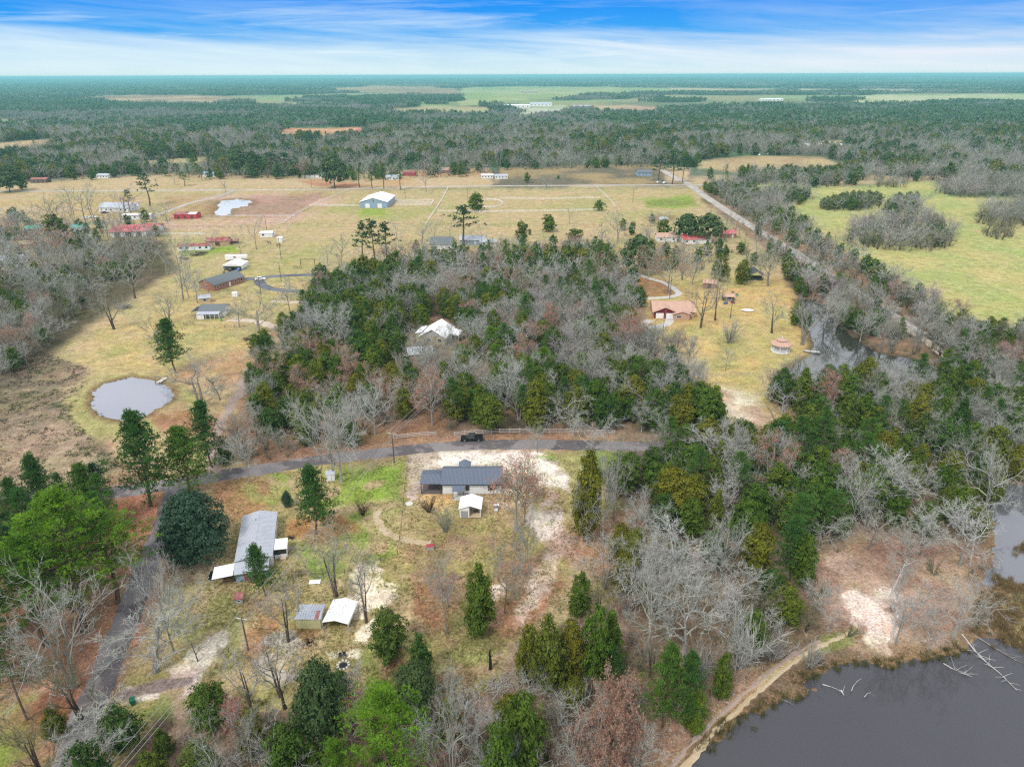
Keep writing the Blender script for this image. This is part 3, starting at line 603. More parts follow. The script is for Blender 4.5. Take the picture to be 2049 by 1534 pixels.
def strip(name, pix, width, mt, z=.03, rag=.25, seed=1):
    pts = spline([G(*p) for p in pix]); V = []; Fc = []; rr = random.Random(seed); n = len(pts)
    for i, p in enumerate(pts):
        d = (pts[min(i+1, n-1)]-pts[max(0, i-1)]).normalized(); s = Vector((d.y, -d.x, 0))
        wl, wr = width/2+rr.uniform(-rag, rag), width/2+rr.uniform(-rag, rag)
        V += [p-s*(wl+.3)-Vector((0, 0, .05)), p-s*wl+Vector((0, 0, z)), p+Vector((0, 0, z+.05)), p+s*wr+Vector((0, 0, z)), p+s*(wr+.3)-Vector((0, 0, .05))]
    for i in range(n-1):
        for k in range(4): Fc.append((i*5+k, i*5+k+1, i*5+k+6, i*5+k+5))
    return tag(MB().add(V, Fc).build(name, mt), kind='structure')
ROAD_A = [(-300, 1004), (0, 1000), (120, 992), (250, 982), (360, 966), (440, 951), (530, 938), (640, 920), (760, 906), (850, 896), (940, 890), (1060, 889), (1200, 891), (1330, 893), (1450, 888), (1540, 874), (1600, 858), (1680, 845)]
ROAD_B = [(352, 975), (338, 1020), (322, 1070), (298, 1120), (280, 1170), (258, 1225), (232, 1290), (205, 1360), (172, 1430), (140, 1520), (90, 1640), (20, 1800)]
ROAD_C = [(1325, 340), (1352, 356), (1380, 370), (1410, 392), (1440, 412), (1480, 438), (1530, 468), (1590, 505), (1660, 552), (1750, 610), (1840, 668)]
ROAD_D = [(-300, 388), (0, 383), (300, 381), (640, 379), (900, 373), (1150, 371), (1380, 370), (1420, 371)]
strip('road', ROAD_A, 4.9, M['asphalt'], z=.03)
strip('side_road', ROAD_B, 4.4, M['asphalt'], z=.034, seed=2)
strip('country_road', ROAD_C, 6.5, M['lane'], seed=3)
strip('far_road', ROAD_D, 5.5, M['lane'], seed=4)
strip('gravel_lane', [(428, 950), (426, 905), (436, 860), (455, 822), (478, 785), (497, 735)], 2.6, M['lane_faint'], z=.026, seed=5, rag=.5)
strip('loop_driveway', [(440, 557), (480, 557.5), (515, 557), (546, 553), (596, 550.5), (662, 549.5), (720, 548)], 4.6, M['asphalt_dark'], seed=6, rag=.1)
strip('loop_driveway', [(517, 558), (521, 567), (530, 573.5), (547, 578.5), (571, 581), (612, 583.5), (660, 586)], 4.6, M['asphalt_dark'], z=.034, seed=7, rag=.1)
strip('sandy_driveway', [(455, 640), (480, 640), (510, 642), (545, 652), (580, 660), (612, 668)], 3.6, M['dirt'], seed=8, rag=.6)
strip('sandy_driveway', [(545, 602), (600, 605), (640, 604), (690, 600)], 3.0, M['dirt'], seed=9, rag=.6)
strip('farm_driveway', [(190, 443), (250, 441), (300, 434), (345, 419), (385, 405), (440, 392), (470, 381)], 4, M['lane'], seed=10)
strip('footpath', [(754, 1022), (758, 1045), (772, 1063), (795, 1075), (825, 1083), (862, 1086)], 1.5, M['pathdirt'], z=.02, seed=11, rag=.3)
strip('curved_driveway', [(1268, 545), (1300, 557), (1330, 566), (1352, 580), (1358, 588), (1340, 594), (1310, 596), (1290, 597)], 2.6, M['concrete'], seed=12, rag=.1)
strip('curved_driveway', [(1340, 634), (1338, 645), (1322, 652), (1295, 655), (1288, 648), (1300, 640)], 3.2, M['concrete'], seed=13, rag=.2)
strip('lake_track', [(1705, 1262), (1680, 1275), (1640, 1292), (1590, 1322), (1530, 1372), (1470, 1425), (1410, 1485), (1360, 1545), (1320, 1600)], .55, M['pathdirt'], z=.02, seed=14, rag=.22)
strip('lake_track', [(1640, 1281), (1585, 1311), (1522, 1360), (1460, 1412), (1400, 1470), (1345, 1530), (1300, 1590)], .45, M['lane_faint'], z=.02, seed=16, rag=.2)
strip('levee_track', [(1795, 655), (1830, 668), (1865, 690), (1890, 715)], 3.0, M['dirt'], seed=15, rag=.4)

# ---------------------------------------------------------------- tree sources
class TB:
    "numpy collector for branches and leaf faces"
    def __init__(s): s.V = []; s.T = []; s.n = 0; s.wood = 0
    def put(s, V, T): s.V.append(V); s.T.append(T+s.n); s.n += len(V)
    def branch(s, pts, rad, k):
        pts = np.array(pts, float); n = len(pts); d = np.gradient(pts, axis=0); d /= np.linalg.norm(d, axis=1)[:, None]+1e-9
        up_ = np.where(np.abs(d[:, 2:3]) > .9, np.array([[1., 0, 0]]), np.array([[0, 0, 1.]]))
        a = np.cross(d, up_); a /= np.linalg.norm(a, axis=1)[:, None]; b = np.cross(d, a)
        t = np.arange(k)*2*np.pi/k; rad = np.array(rad)[:, None, None]
        V = (pts[:, None]+(a[:, None]*np.cos(t)[None, :, None]+b[:, None]*np.sin(t)[None, :, None])*rad).reshape(-1, 3)
        i = np.arange(n-1)[:, None]*k; j = np.arange(k)[None]; q = (i+j).ravel(); r_ = (i+(j+1) % k).ravel()
        s.put(V, np.concatenate([np.stack([q, r_, r_+k], 1), np.stack([q, r_+k, q+k], 1)]))
    def tris(s, base, tip, w, rng):
        "thin spikes from base to tip"
        d = tip-base; r_ = rng.normal(size=d.shape); a = np.cross(d, r_); a /= np.linalg.norm(a, axis=1)[:, None]+1e-9
        a = a*(np.asarray(w).reshape(-1, 1)/2); n = len(base)
        s.put(np.concatenate([base-a, base+a, tip]), np.stack([np.arange(n), np.arange(n)+n, np.arange(n)+2*n], 1))
    def leaves(s, c, nrm, size, rng):
        "small leaf-like triangles facing nrm"
        n = len(c); nrm = nrm/(np.linalg.norm(nrm, axis=1)[:, None]+1e-9)
        a = np.cross(nrm, rng.normal(size=(n, 3))); a /= np.linalg.norm(a, axis=1)[:, None]+1e-9; b = np.cross(nrm, a)
        sz = np.asarray(size).reshape(-1, 1)
        s.put(np.concatenate([c-a*sz*.5-b*sz*.3, c+a*sz*.5-b*sz*.3, c+b*sz*.75]), np.stack([np.arange(n), np.arange(n)+n, np.arange(n)+2*n], 1))
    def mesh(s, name, mt):
        return npmesh(name, np.concatenate(s.V), np.concatenate(s.T), mt)
def unit(v): return v/(np.linalg.norm(v)+1e-9)
def bare(seed, h=12.0, spread=.42, limbs=7, start=.3, up=.35, droop=0., fork=1, dens=1.0, lod=0, lean=.05, crook=.12, tw=.045, thick=1.0):
    "leafless tree: trunk mesh and branch mesh"
    rng = np.random.default_rng(seed); tr, cr_ = TB(), TB()
    R_ = h*spread; tips = []
    def path(p, d, L, n, cr, lift):
        pts = [p]; 
        for i in range(n):
            d = unit(d+rng.normal(size=3)*cr+np.array([0, 0, lift])); p = p+d*L/n; pts.append(p)
        return pts, d
    r0 = h*.023*thick*(1.1 if fork > 1 else 1)
    for f in range(fork):
        ang = rng.uniform(0, 6.28)+f*6.28/fork; ln = lean if fork == 1 else .16
        d = unit(np.array([math.cos(ang)*ln, math.sin(ang)*ln, 1.0]))
        L = h*rng.uniform(.62, .72)
        pts, _ = path(np.array([math.cos(ang)*.25*(fork > 1), math.sin(ang)*.25*(fork > 1), -.15]), d, L, 7, .05, .06)
        rad = [r0*(1.35 if i == 0 else 1)*(1-.72*i/7) for i in range(8)]
        tr.branch(pts, rad, 6 if lod == 0 else 3)
        pts = np.array(pts); nl = max(3, int(limbs/fork+.5))
        for k in range(nl):
            t = start+(1-start)*((k+rng.uniform(.2, .8))/nl); t = min(t, .99); q = t*7; i = int(q); p = pts[i]*(1-q+i)+pts[i+1]*(q-i)
            a = k*2.4+rng.uniform(-.5, .5)+f; el = up+rng.uniform(-.12, .2)+t*.35
            d1 = unit(np.array([math.cos(a)*math.cos(el), math.sin(a)*math.cos(el), math.sin(el)]))
            L1 = R_*rng.uniform(.85, 1.25)*(1.1-.35*abs(t-.5)); L1 = min(L1, (h*1.02-p[2])/max(d1[2], .25))
            n1 = 5 if lod == 0 else 3
            q1, e1 = path(p, d1, L1, n1, crook*1.3, .05-droop)
            cr_.branch(q1, [r0*.5*(1-.8*j/n1)*(1.0-.3*t) for j in range(n1+1)], 4 if lod == 0 else 3)
            q1 = np.array(q1); nb = int((6 if lod == 0 else 3)*dens)
            for m in range(nb+1):
                if m == nb: p2 = q1[-1]; d2 = unit(e1+rng.normal(size=3)*.3)
                else:
                    tt = .22+.75*(m+rng.uniform(0, 1))/nb; z_ = min(tt, .98)*n1; j = int(z_); p2 = q1[j]*(1-z_+j)+q1[j+1]*(z_-j)
                    d2 = unit(unit(q1[-1]-q1[0])+unit(rng.normal(size=3))*.85+np.array([0, 0, .22]))
                L2 = L1*rng.uniform(.35, .6)
                n2 = 3 if lod == 0 else 2
                q2, e2 = path(p2, d2, L2, n2, crook*1.6, .04-droop)
                cr_.branch(q2, [r0*.19*(1-.75*j/n2) for j in range(n2+1)], 3)
                q2 = np.array(q2)
                if lod == 0:
                    for s_ in range(int(4*dens)+1):
                        z_ = rng.uniform(.25, 1.0)*n2*.99; j = int(z_); p3 = q2[j]*(1-z_+j)+q2[j+1]*(z_-j)
                        d3 = unit(unit(e2)+unit(rng.normal(size=3))*.9+np.array([0, 0, .15])); L3 = L2*rng.uniform(.35, .65)
                        pm = p3+d3*L3*.5+rng.normal(size=3)*.06*L3; pe = p3+d3*L3+rng.normal(size=3)*.12*L3
                        cr_.branch([p3, pm, pe], [r0*.085, r0*.07, r0*.03], 3)
                        for w_ in range(6):
                            b_ = p3+(pe-p3)*rng.uniform(.15, 1); tips.append((b_, unit(unit(d3)+unit(rng.normal(size=3))*.95), L3*rng.uniform(.35, .8)))
                else:
                    for w_ in range(int(6*dens)):
                        b_ = q2[0]+(q2[-1]-q2[0])*rng.uniform(.1, 1); tips.append((b_, unit(unit(d2)+unit(rng.normal(size=3))*.9), L2*rng.uniform(.3, .7)))
    b = np.array([t[0] for t in tips]); d = np.array([t[1] for t in tips]); L = np.array([t[2] for t in tips])[:, None]
    cr_.tris(b, b+d*L, np.full(len(b), tw if lod == 0 else tw*2.4), rng)
    return tr, cr_, b+d*L
def bush(seed, h=2.5, n=14, lod=0, tw=.05):
    rng = np.random.default_rng(seed); c = TB(); tips = []
    for i in range(n):
        a = rng.uniform(0, 6.28); s = rng.uniform(.15, .8); d = unit(np.array([math.cos(a)*s, math.sin(a)*s, 1]))
        L = h*rng.uniform(.6, 1.05); p = np.array([math.cos(a), math.sin(a), 0])*.12*h*rng.random(); e = p+d*L
        c.branch([p, p+d*L*.5+rng.normal(size=3)*.05*h, e], [h*.014, h*.010, h*.004], 3)
        for k in range(14 if lod == 0 else 9): tips.append((p+(e-p)*rng.uniform(.25, 1), unit(d+unit(rng.normal(size=3))*.8), L*rng.uniform(.18, .4)))
    b = np.array([t[0] for t in tips]); d = np.array([t[1] for t in tips]); L = np.array([t[2] for t in tips])[:, None]
    c.tris(b, b+d*L, np.full(len(b), tw*(1 if lod == 0 else 1.8)), rng); return c
def crown_pts(rng, n, h, z0, R_, shape, bulge=.25):
    "clump centres near the skin of a crown"
    z = rng.uniform(0, 1, n); a = rng.uniform(0, 6.28, n)
    lob = 1+bulge*np.sin(a*3+z*5+seedv(rng))*.5+bulge*np.sin(a*5-z*9)*.4
    prof = {'cone': lambda z: (1-z)**.8*(.55+.45*np.minimum(1, z*7)), 'oval': lambda z: np.sqrt(np.clip(1-(z*1.9-.85)**2/1.12, .02, 1)),
            'dome': lambda z: np.sqrt(np.clip(1-z**2.2, .02, 1))*(.75+.25*np.minimum(1, z*4)), 'col': lambda z: np.minimum(1, (1-z)*2.6)**.6*(.7+.3*np.minimum(1, z*5))}[shape](z)
    k = rng.uniform(.38, 1.12, n)**.6; r_ = R_*prof*lob*k
    c = np.stack([np.cos(a)*r_, np.sin(a)*r_, z0+(h-z0)*z], 1)
    nm = np.stack([np.cos(a), np.sin(a), np.full(n, .55)+z*.5], 1); return c, nm
def seedv(rng): return rng.uniform(0, 6.28)
def leafy(seed, h=9.0, R_=2.4, z0=.12, shape='oval', clumps=330, per=15, leaf=.30, cl=.5, bulge=.25, lod=0, trunk_r=None, bark_to=.8, subs=0):
    "evergreen with clumps of small leaf faces"
    rng = np.random.default_rng(seed); tr, c = TB(), TB()
    tr.branch([(0, 0, -.15), (rng.normal()*.1, rng.normal()*.1, h*.4), (rng.normal()*.15, rng.normal()*.15, h*bark_to)], [trunk_r or h*.022, h*.015, h*.005], 5 if lod == 0 else 3)
    cc, nn = crown_pts(rng, clumps, h, z0*h, R_*(.8 if subs else 1), shape, bulge)
    for q in range(subs):
        a = q*6.28/subs+rng.uniform(-.5, .5); m0, m1 = int(clumps*(.45+.55*q/subs)), int(clumps*(.45+.55*(q+1)/subs)); hh = h*rng.uniform(.55, .9)
        ci, ni = crown_pts(rng, m1-m0, hh, z0*h, R_*rng.uniform(.45, .62), shape, bulge); ci[:, 0] += math.cos(a)*R_*.5; ci[:, 1] += math.sin(a)*R_*.5; cc[m0:m1] = ci; nn[m0:m1] = ni
    if z0 > .25:
        for i in range(0, clumps, max(1, clumps//12)):
            p = cc[i]; z = max(h*z0*.8, p[2]-abs(R_)*.5); tr.branch([(0, 0, z), tuple(p*.5+np.array([0, 0, z*.5])), tuple(p*.95)], [h*.008, h*.005, h*.002], 3)
    m = clumps*per; ctr = np.repeat(cc, per, 0); nr_ = np.repeat(nn, per, 0)
    off = rng.normal(size=(m, 3))*cl*np.array([1, 1, .75]); off = off/(1+.3*np.linalg.norm(off, axis=1)[:, None])
    sz = leaf*rng.uniform(.6, 1.35, m)
    c.leaves(ctr+off, nr_+off/cl*.9+rng.normal(size=(m, 3))*.45, sz, rng)
    k = clumps//2                                  # dense inner leaves, so that the crown is not hollow
    ci, ni = crown_pts(rng, k, h*.93, z0*h*1.1, R_*.68, shape, bulge)
    c.leaves(ci, ni+rng.normal(size=(k, 3))*.5, np.full(k, cl*2.0), rng)
    return tr, c
def pine(seed, h=18.0, R_=4.0, base=.45, limbs=28, tufts=224, blades=4, tuft=.34, w=.10, lod=0, flat=.5, puff=.62, sub=11):
    "tall pine: bare lower trunk, level limbs, needle tufts"
    rng = np.random.default_rng(seed); tr, c = TB(), TB()
    lx, ly = rng.normal()*.04, rng.normal()*.04
    def ax_(z): return np.array([lx*z+.25*math.sin(z*.3), ly*z+.2*math.sin(z*.25+1), z])
    tr.branch([ax_(z) if z > 0 else np.array([0, 0, -.15]) for z in np.linspace(0, h*.96, 7)], [h*.019*(1-.8*i/6) for i in range(7)], 6 if lod == 0 else 3)
    per = max(1, tufts//limbs); C0 = []; 
    for i in range(limbs):
        t = base+(1-base)*((i+rng.uniform(0, 1))/limbs); a = i*2.4+rng.uniform(-.4, .4); q = (t-base)/(1-base)
        L = R_*(1-q**1.7)*rng.uniform(.65, 1.15)*(.7+.6*min(1, q*4)*.5)+.4; el = .1+q*.75+rng.uniform(-.1, .15)
        p = ax_(t*h); e = p+np.array([math.cos(a)*math.cos(el), math.sin(a)*math.cos(el), math.sin(el)])*L; m_ = (p+e)/2+np.array([0, 0, -.06*L])
        tr.branch([p, m_, e], [h*.0065*(1-q*.6), h*.0045, h*.002], 3)
        for k in range(per):
            s = rng.uniform(.3, 1.05); g = p+(e-p)*s; lat = rng.normal(size=3)*np.array([1, 1, flat])*(.14+.20*s)*max(L, 1.2)*.8
            C0.append(g+lat)
            if lod == 0 and k % 3 == 0: tr.branch([p+(e-p)*s*.7, g+lat], [h*.002, h*.0012], 3)
    C0 = np.array(C0); n = len(C0)
    # every puff is a flattened dome of needle tufts
    pr_ = puff*rng.uniform(.6, 1.25, (n, 1)); d = rng.normal(size=(n, sub, 3)); d[:, :, 2] = np.abs(d[:, :, 2])*.9-.12; d /= np.linalg.norm(d, axis=2)[:, :, None]
    t0 = (C0[:, None]+d*pr_[:, None]*np.array([1, 1, .62])*rng.uniform(.55, 1, (n, sub, 1))).reshape(-1, 3); dd = np.repeat(d.reshape(-1, 3), blades, 0)
    b = np.repeat(t0, blades, 0); v = dd*.8+rng.normal(size=dd.shape)*.55+np.array([0, 0, .25]); v /= np.linalg.norm(v, axis=1)[:, None]
    c.tris(b, b+v*tuft*rng.uniform(.7, 1.2, (len(b), 1)), np.full(len(b), w), rng)
    return tr, c

SRC = {}   # kind -> list of (trunk mesh, crown mesh, height) ; LOW the same for far use
LOW = {}
def reg(kind, tr, c, h, tm, cm, low=False, extra=None):
    t = tr.mesh(kind+'_trunk', M[tm]) if tr else None
    cmesh = c.mesh(kind+'_crown', [M[x] for x in ([cm] if isinstance(cm, str) else cm)])
    if extra: extra(cmesh)
    (LOW if low else SRC).setdefault(kind, []).append((t, cmesh, h))
B = [dict(spread=.42, limbs=8, start=.28, up=.30), dict(spread=.50, limbs=8, start=.24, up=.22, crook=.2), dict(spread=.34, limbs=10, start=.3, up=.62),
     dict(spread=.30, limbs=11, start=.22, up=.75, dens=1.0), dict(spread=.46, limbs=8, start=.26, up=.45, fork=2), dict(spread=.38, limbs=9, start=.35, up=.42, crook=.17),
     dict(spread=.40, limbs=9, start=.20, up=.55, fork=3, dens=.9)]
for i, b in enumerate(B):
    tr, c, _ = bare(100+i, **b); reg('bare', tr, c, 12, 'bark_grey', 'twig_grey')
for i, b in enumerate(B[:4]+[B[4]]):
    tr, c, _ = bare(140+i, lod=1, tw=.05, **b); reg('bare', tr, c, 12, 'bark_grey', 'twig_grey', low=True)
for i, b in enumerate([dict(spread=.58, limbs=8, start=.2, up=.12, crook=.30, dens=1.1, thick=.9), dict(spread=.46, limbs=9, start=.28, up=.4, crook=.2, fork=2, dens=1.1, thick=.85), dict(spread=.36, limbs=10, start=.3, up=.6, crook=.14, dens=1.05, thick=.85), dict(spread=.44, limbs=10, start=.22, up=.5, crook=.16, dens=1.1, thick=.85), dict(spread=.30, limbs=10, start=.35, up=.7, crook=.18, dens=1.0, thick=.85)]):
    tr, c, _ = bare(120+i, tw=.036, **b); reg('pale', tr, c, 12, 'bark_pale', 'twig_pale')
for i, b in enumerate([B[1], B[2]]):
    tr, c, _ = bare(150+i, lod=1, **b); reg('pale', tr, c, 12, 'bark_pale', 'twig_pale', low=True)
for i, b in enumerate([dict(spread=.52, limbs=7, start=.26, up=.42, crook=.26, fork=2), dict(spread=.46, limbs=7, start=.32, up=.5, crook=.24)]):
    tr, c, _ = bare(180+i, tw=.04, thick=1.35, dens=.85, **b); reg('yardtree', tr, c, 12, 'bark_dark', 'twig_grey')
def budded(seed, key, cm, low=False, n=2, size=.30, tm='bark_grey', twig='twig_grey', **b):
    tr, c, tips = bare(seed, lod=1 if low else 0, **b); rng = np.random.default_rng(seed)
    k = np.repeat(tips, n, 0); k = k+rng.normal(size=k.shape)*.16; nw = sum(len(t) for t in c.T)
    c.leaves(k, rng.normal(size=k.shape)+np.array([0, 0, .6]), np.full(len(k), size)*rng.uniform(.6, 1.3, len(k)), rng)
    def ex(me):
        idx = np.zeros(len(me.polygons), np.int32); idx[nw:] = 1; me.polygons.foreach_set('material_index', idx)
    reg(key, tr, c, 12, tm, [twig, cm], low, ex)
budded(160, 'red', 'bud_red', spread=.40, limbs=8, start=.3, up=.5, n=1, size=.22); budded(161, 'red', 'bud_red', spread=.34, limbs=9, start=.3, up=.6, n=1, size=.22)
budded(162, 'red', 'bud_red', low=True, spread=.40, limbs=8, start=.3, up=.5, size=.4)
budded(163, 'orange', 'bud_orange', spread=.45, limbs=9, start=.3, up=.4, n=1, size=.2); budded(164, 'orange', 'bud_orange', low=True, spread=.42, limbs=9, start=.3, up=.4, size=.38)
budded(165, 'brownleaf', 'leaf_brown', spread=.38, limbs=10, start=.15, up=.4, n=2, size=.34); budded(166, 'brownleaf', 'leaf_brown', low=True, spread=.38, limbs=10, start=.2, up=.4, size=.55)
for i in range(2):
    tr, c, _ = bare(170+i, spread=.40, limbs=9, start=.25, up=.5, lod=i); reg('pink', tr, c, 12, 'bark_grey', 'twig_pink', low=bool(i))
for i in range(2):
    tr, c, _ = bare(175+i, spread=.42, limbs=10, start=.12, up=.5, fork=3, lod=i); reg('olive', tr, c, 12, 'bark_dark', 'twig_olive', low=bool(i))
for i, (R_, sh, z0) in enumerate([(2.9, 'oval', .10), (3.2, 'dome', .12), (2.4, 'oval', .12), (3.5, 'dome', .18), (2.5, 'cone', .1), (3.1, 'oval', .2)]):
    tr, c = leafy(200+i, 9, R_, z0, sh, clumps=330, per=17, leaf=.27, cl=.31, bulge=.6, subs=3+i % 3); reg('cedar', tr, c, 9, 'bark_dark', 'cedar')
    if i < 4:
        tr, c = leafy(220+i, 9, R_, z0, sh, clumps=90, per=8, leaf=.7, cl=.45, bulge=.5, lod=1, subs=3); reg('cedar', tr, c, 9, 'bark_dark', 'cedar', low=True)
for i in range(2):
    tr, c = leafy(230+i, 9, 2.6, .12, 'oval', clumps=420, per=14, leaf=.27, cl=.33, bulge=.5, subs=4); reg('olivecedar', tr, c, 9, 'bark_dark', 'cedar_olive')
tr, c = leafy(233, 9, 2.6, .12, 'oval', clumps=80, per=8, leaf=.75, cl=.5, lod=1); reg('olivecedar', tr, c, 9, 'bark_dark', 'cedar_olive', low=True)
for i, (R_, b) in enumerate([(4.2, .42), (3.6, .5), (4.8, .38)]):
    tr, c = pine(240+i, 18, R_, b); reg('pine', tr, c, 18, 'bark_pine', 'pine')
for i in range(2):
    tr, c = pine(245+i, 18, 4.0, .4, limbs=16, tufts=70, blades=2, tuft=.7, w=.4, lod=1, sub=5, puff=.8); reg('pine', tr, c, 18, 'bark_pine', 'pine', low=True)
for i, (R_, b) in enumerate([(4.0, .5), (4.4, .45)]):
    tr, c = pine(250+i, 18, R_, b, tufts=252); reg('darkpine', tr, c, 18, 'bark_pine', 'pine_dark')
tr, c = pine(253, 18, 4.2, .45, limbs=16, tufts=70, blades=2, tuft=.7, w=.4, lod=1, sub=5, puff=.8); reg('darkpine', tr, c, 18, 'bark_pine', 'pine_dark', low=True)
for i in range(3):
    tr, c = pine(260+i, 18, 6.6-.5*i, .34, limbs=40, tufts=290, blades=4, tuft=.34, w=.085, flat=.4, puff=.80, sub=24); reg('brightpine', tr, c, 18, 'bark_pine', 'pine_bright')
for i in range(2):
    tr, c = pine(265+i, 12, 3.9, .22, limbs=38, tufts=420, blades=4, tuft=.34, w=.11, puff=.62, sub=11); reg('lushpine', tr, c, 12, 'bark_pine', 'pine')
for i in range(2):
    tr, c = leafy(270+i, 12, 6.4, .04+.1*i, 'dome', clumps=1100, per=15, leaf=.34, cl=.42, bulge=.3, subs=6); reg('magnolia', tr, c, 12, 'bark_dark', 'magnolia')
for i in range(2):
    tr, c = leafy(275+i, 12, 5.2, .3, 'dome', clumps=700, per=14, leaf=.32, cl=.45, bulge=.4, subs=5); reg('oak', tr, c, 12, 'bark_dark', 'oak_green')
tr, c = leafy(278, 12, 5.2, .25, 'dome', clumps=120, per=8, leaf=1.0, cl=.8, lod=1); reg('oak', tr, c, 12, 'bark_dark', 'oak_green', low=True)
for i in range(3): reg('bush', None, bush(300+i, tw=.05), 2.5, None, ['twig_olive', 'twig_grey', 'twig_olive'][i])
reg('bush', None, bush(304, n=9, lod=1), 2.5, None, 'twig_olive', low=True)
reg('redbush', None, bush(306, n=26, tw=.04), 2.5, None, 'shrub_red'); reg('palebush', None, bush(307, n=30, tw=.035), 2.5, None, 'twig_grey')
LOW.setdefault('magnolia', LOW['oak']); LOW.setdefault('brightpine', LOW['pine']); LOW.setdefault('lushpine', LOW['pine']); LOW.setdefault('redbush', SRC['redbush']); LOW.setdefault('palebush', LOW['bush'])

LOW.setdefault('yardtree', LOW['bare'])
KN = {'yardtree': ('bare_tree', 'tree', 'dark-limbed bare tree'), 'bare': ('bare_tree', 'tree', 'leafless grey tree'), 'pale': ('bare_tree', 'tree', 'pale leafless tree'), 'red': ('budding_tree', 'tree', 'red-budded tree'),
      'orange': ('budding_tree', 'tree', 'orange-budded tree'), 'brownleaf': ('brown_leaved_tree', 'tree', 'brown-leaved tree'), 'pink': ('bare_tree', 'tree', 'pinkish leafless tree'),
      'olive': ('thicket_tree', 'tree', 'many-stemmed thicket tree'), 'cedar': ('cedar_tree', 'cedar', 'dark green cedar'), 'olivecedar': ('cedar_tree', 'cedar', 'yellow-green cedar'),
      'pine': ('pine_tree', 'pine', 'tall green pine'), 'darkpine': ('pine_tree', 'pine', 'dark green pine'), 'lushpine': ('pine_tree', 'pine', 'bushy green pine'), 'brightpine': ('pine_tree', 'pine', 'large bright green pine'),
      'magnolia': ('magnolia_tree', 'tree', 'broad dark magnolia'), 'oak': ('evergreen_oak', 'tree', 'round evergreen oak'), 'bush': ('shrub', 'shrub', 'leafless shrub'),
      'redbush': ('shrub', 'shrub', 'dark reddish shrub'), 'palebush': ('shrub', 'shrub', 'grey twiggy shrub')}
rt = random.Random(11)
TREES = []   # (kind, x, y, height, width factor, label or None)
def hand(kind, px, py, ytop, wpx=None, label=None, var=None):
    g = G(px, py); h = HT(px, py, ytop); TREES.append([kind, g.x, g.y, h, wpx, label, var])

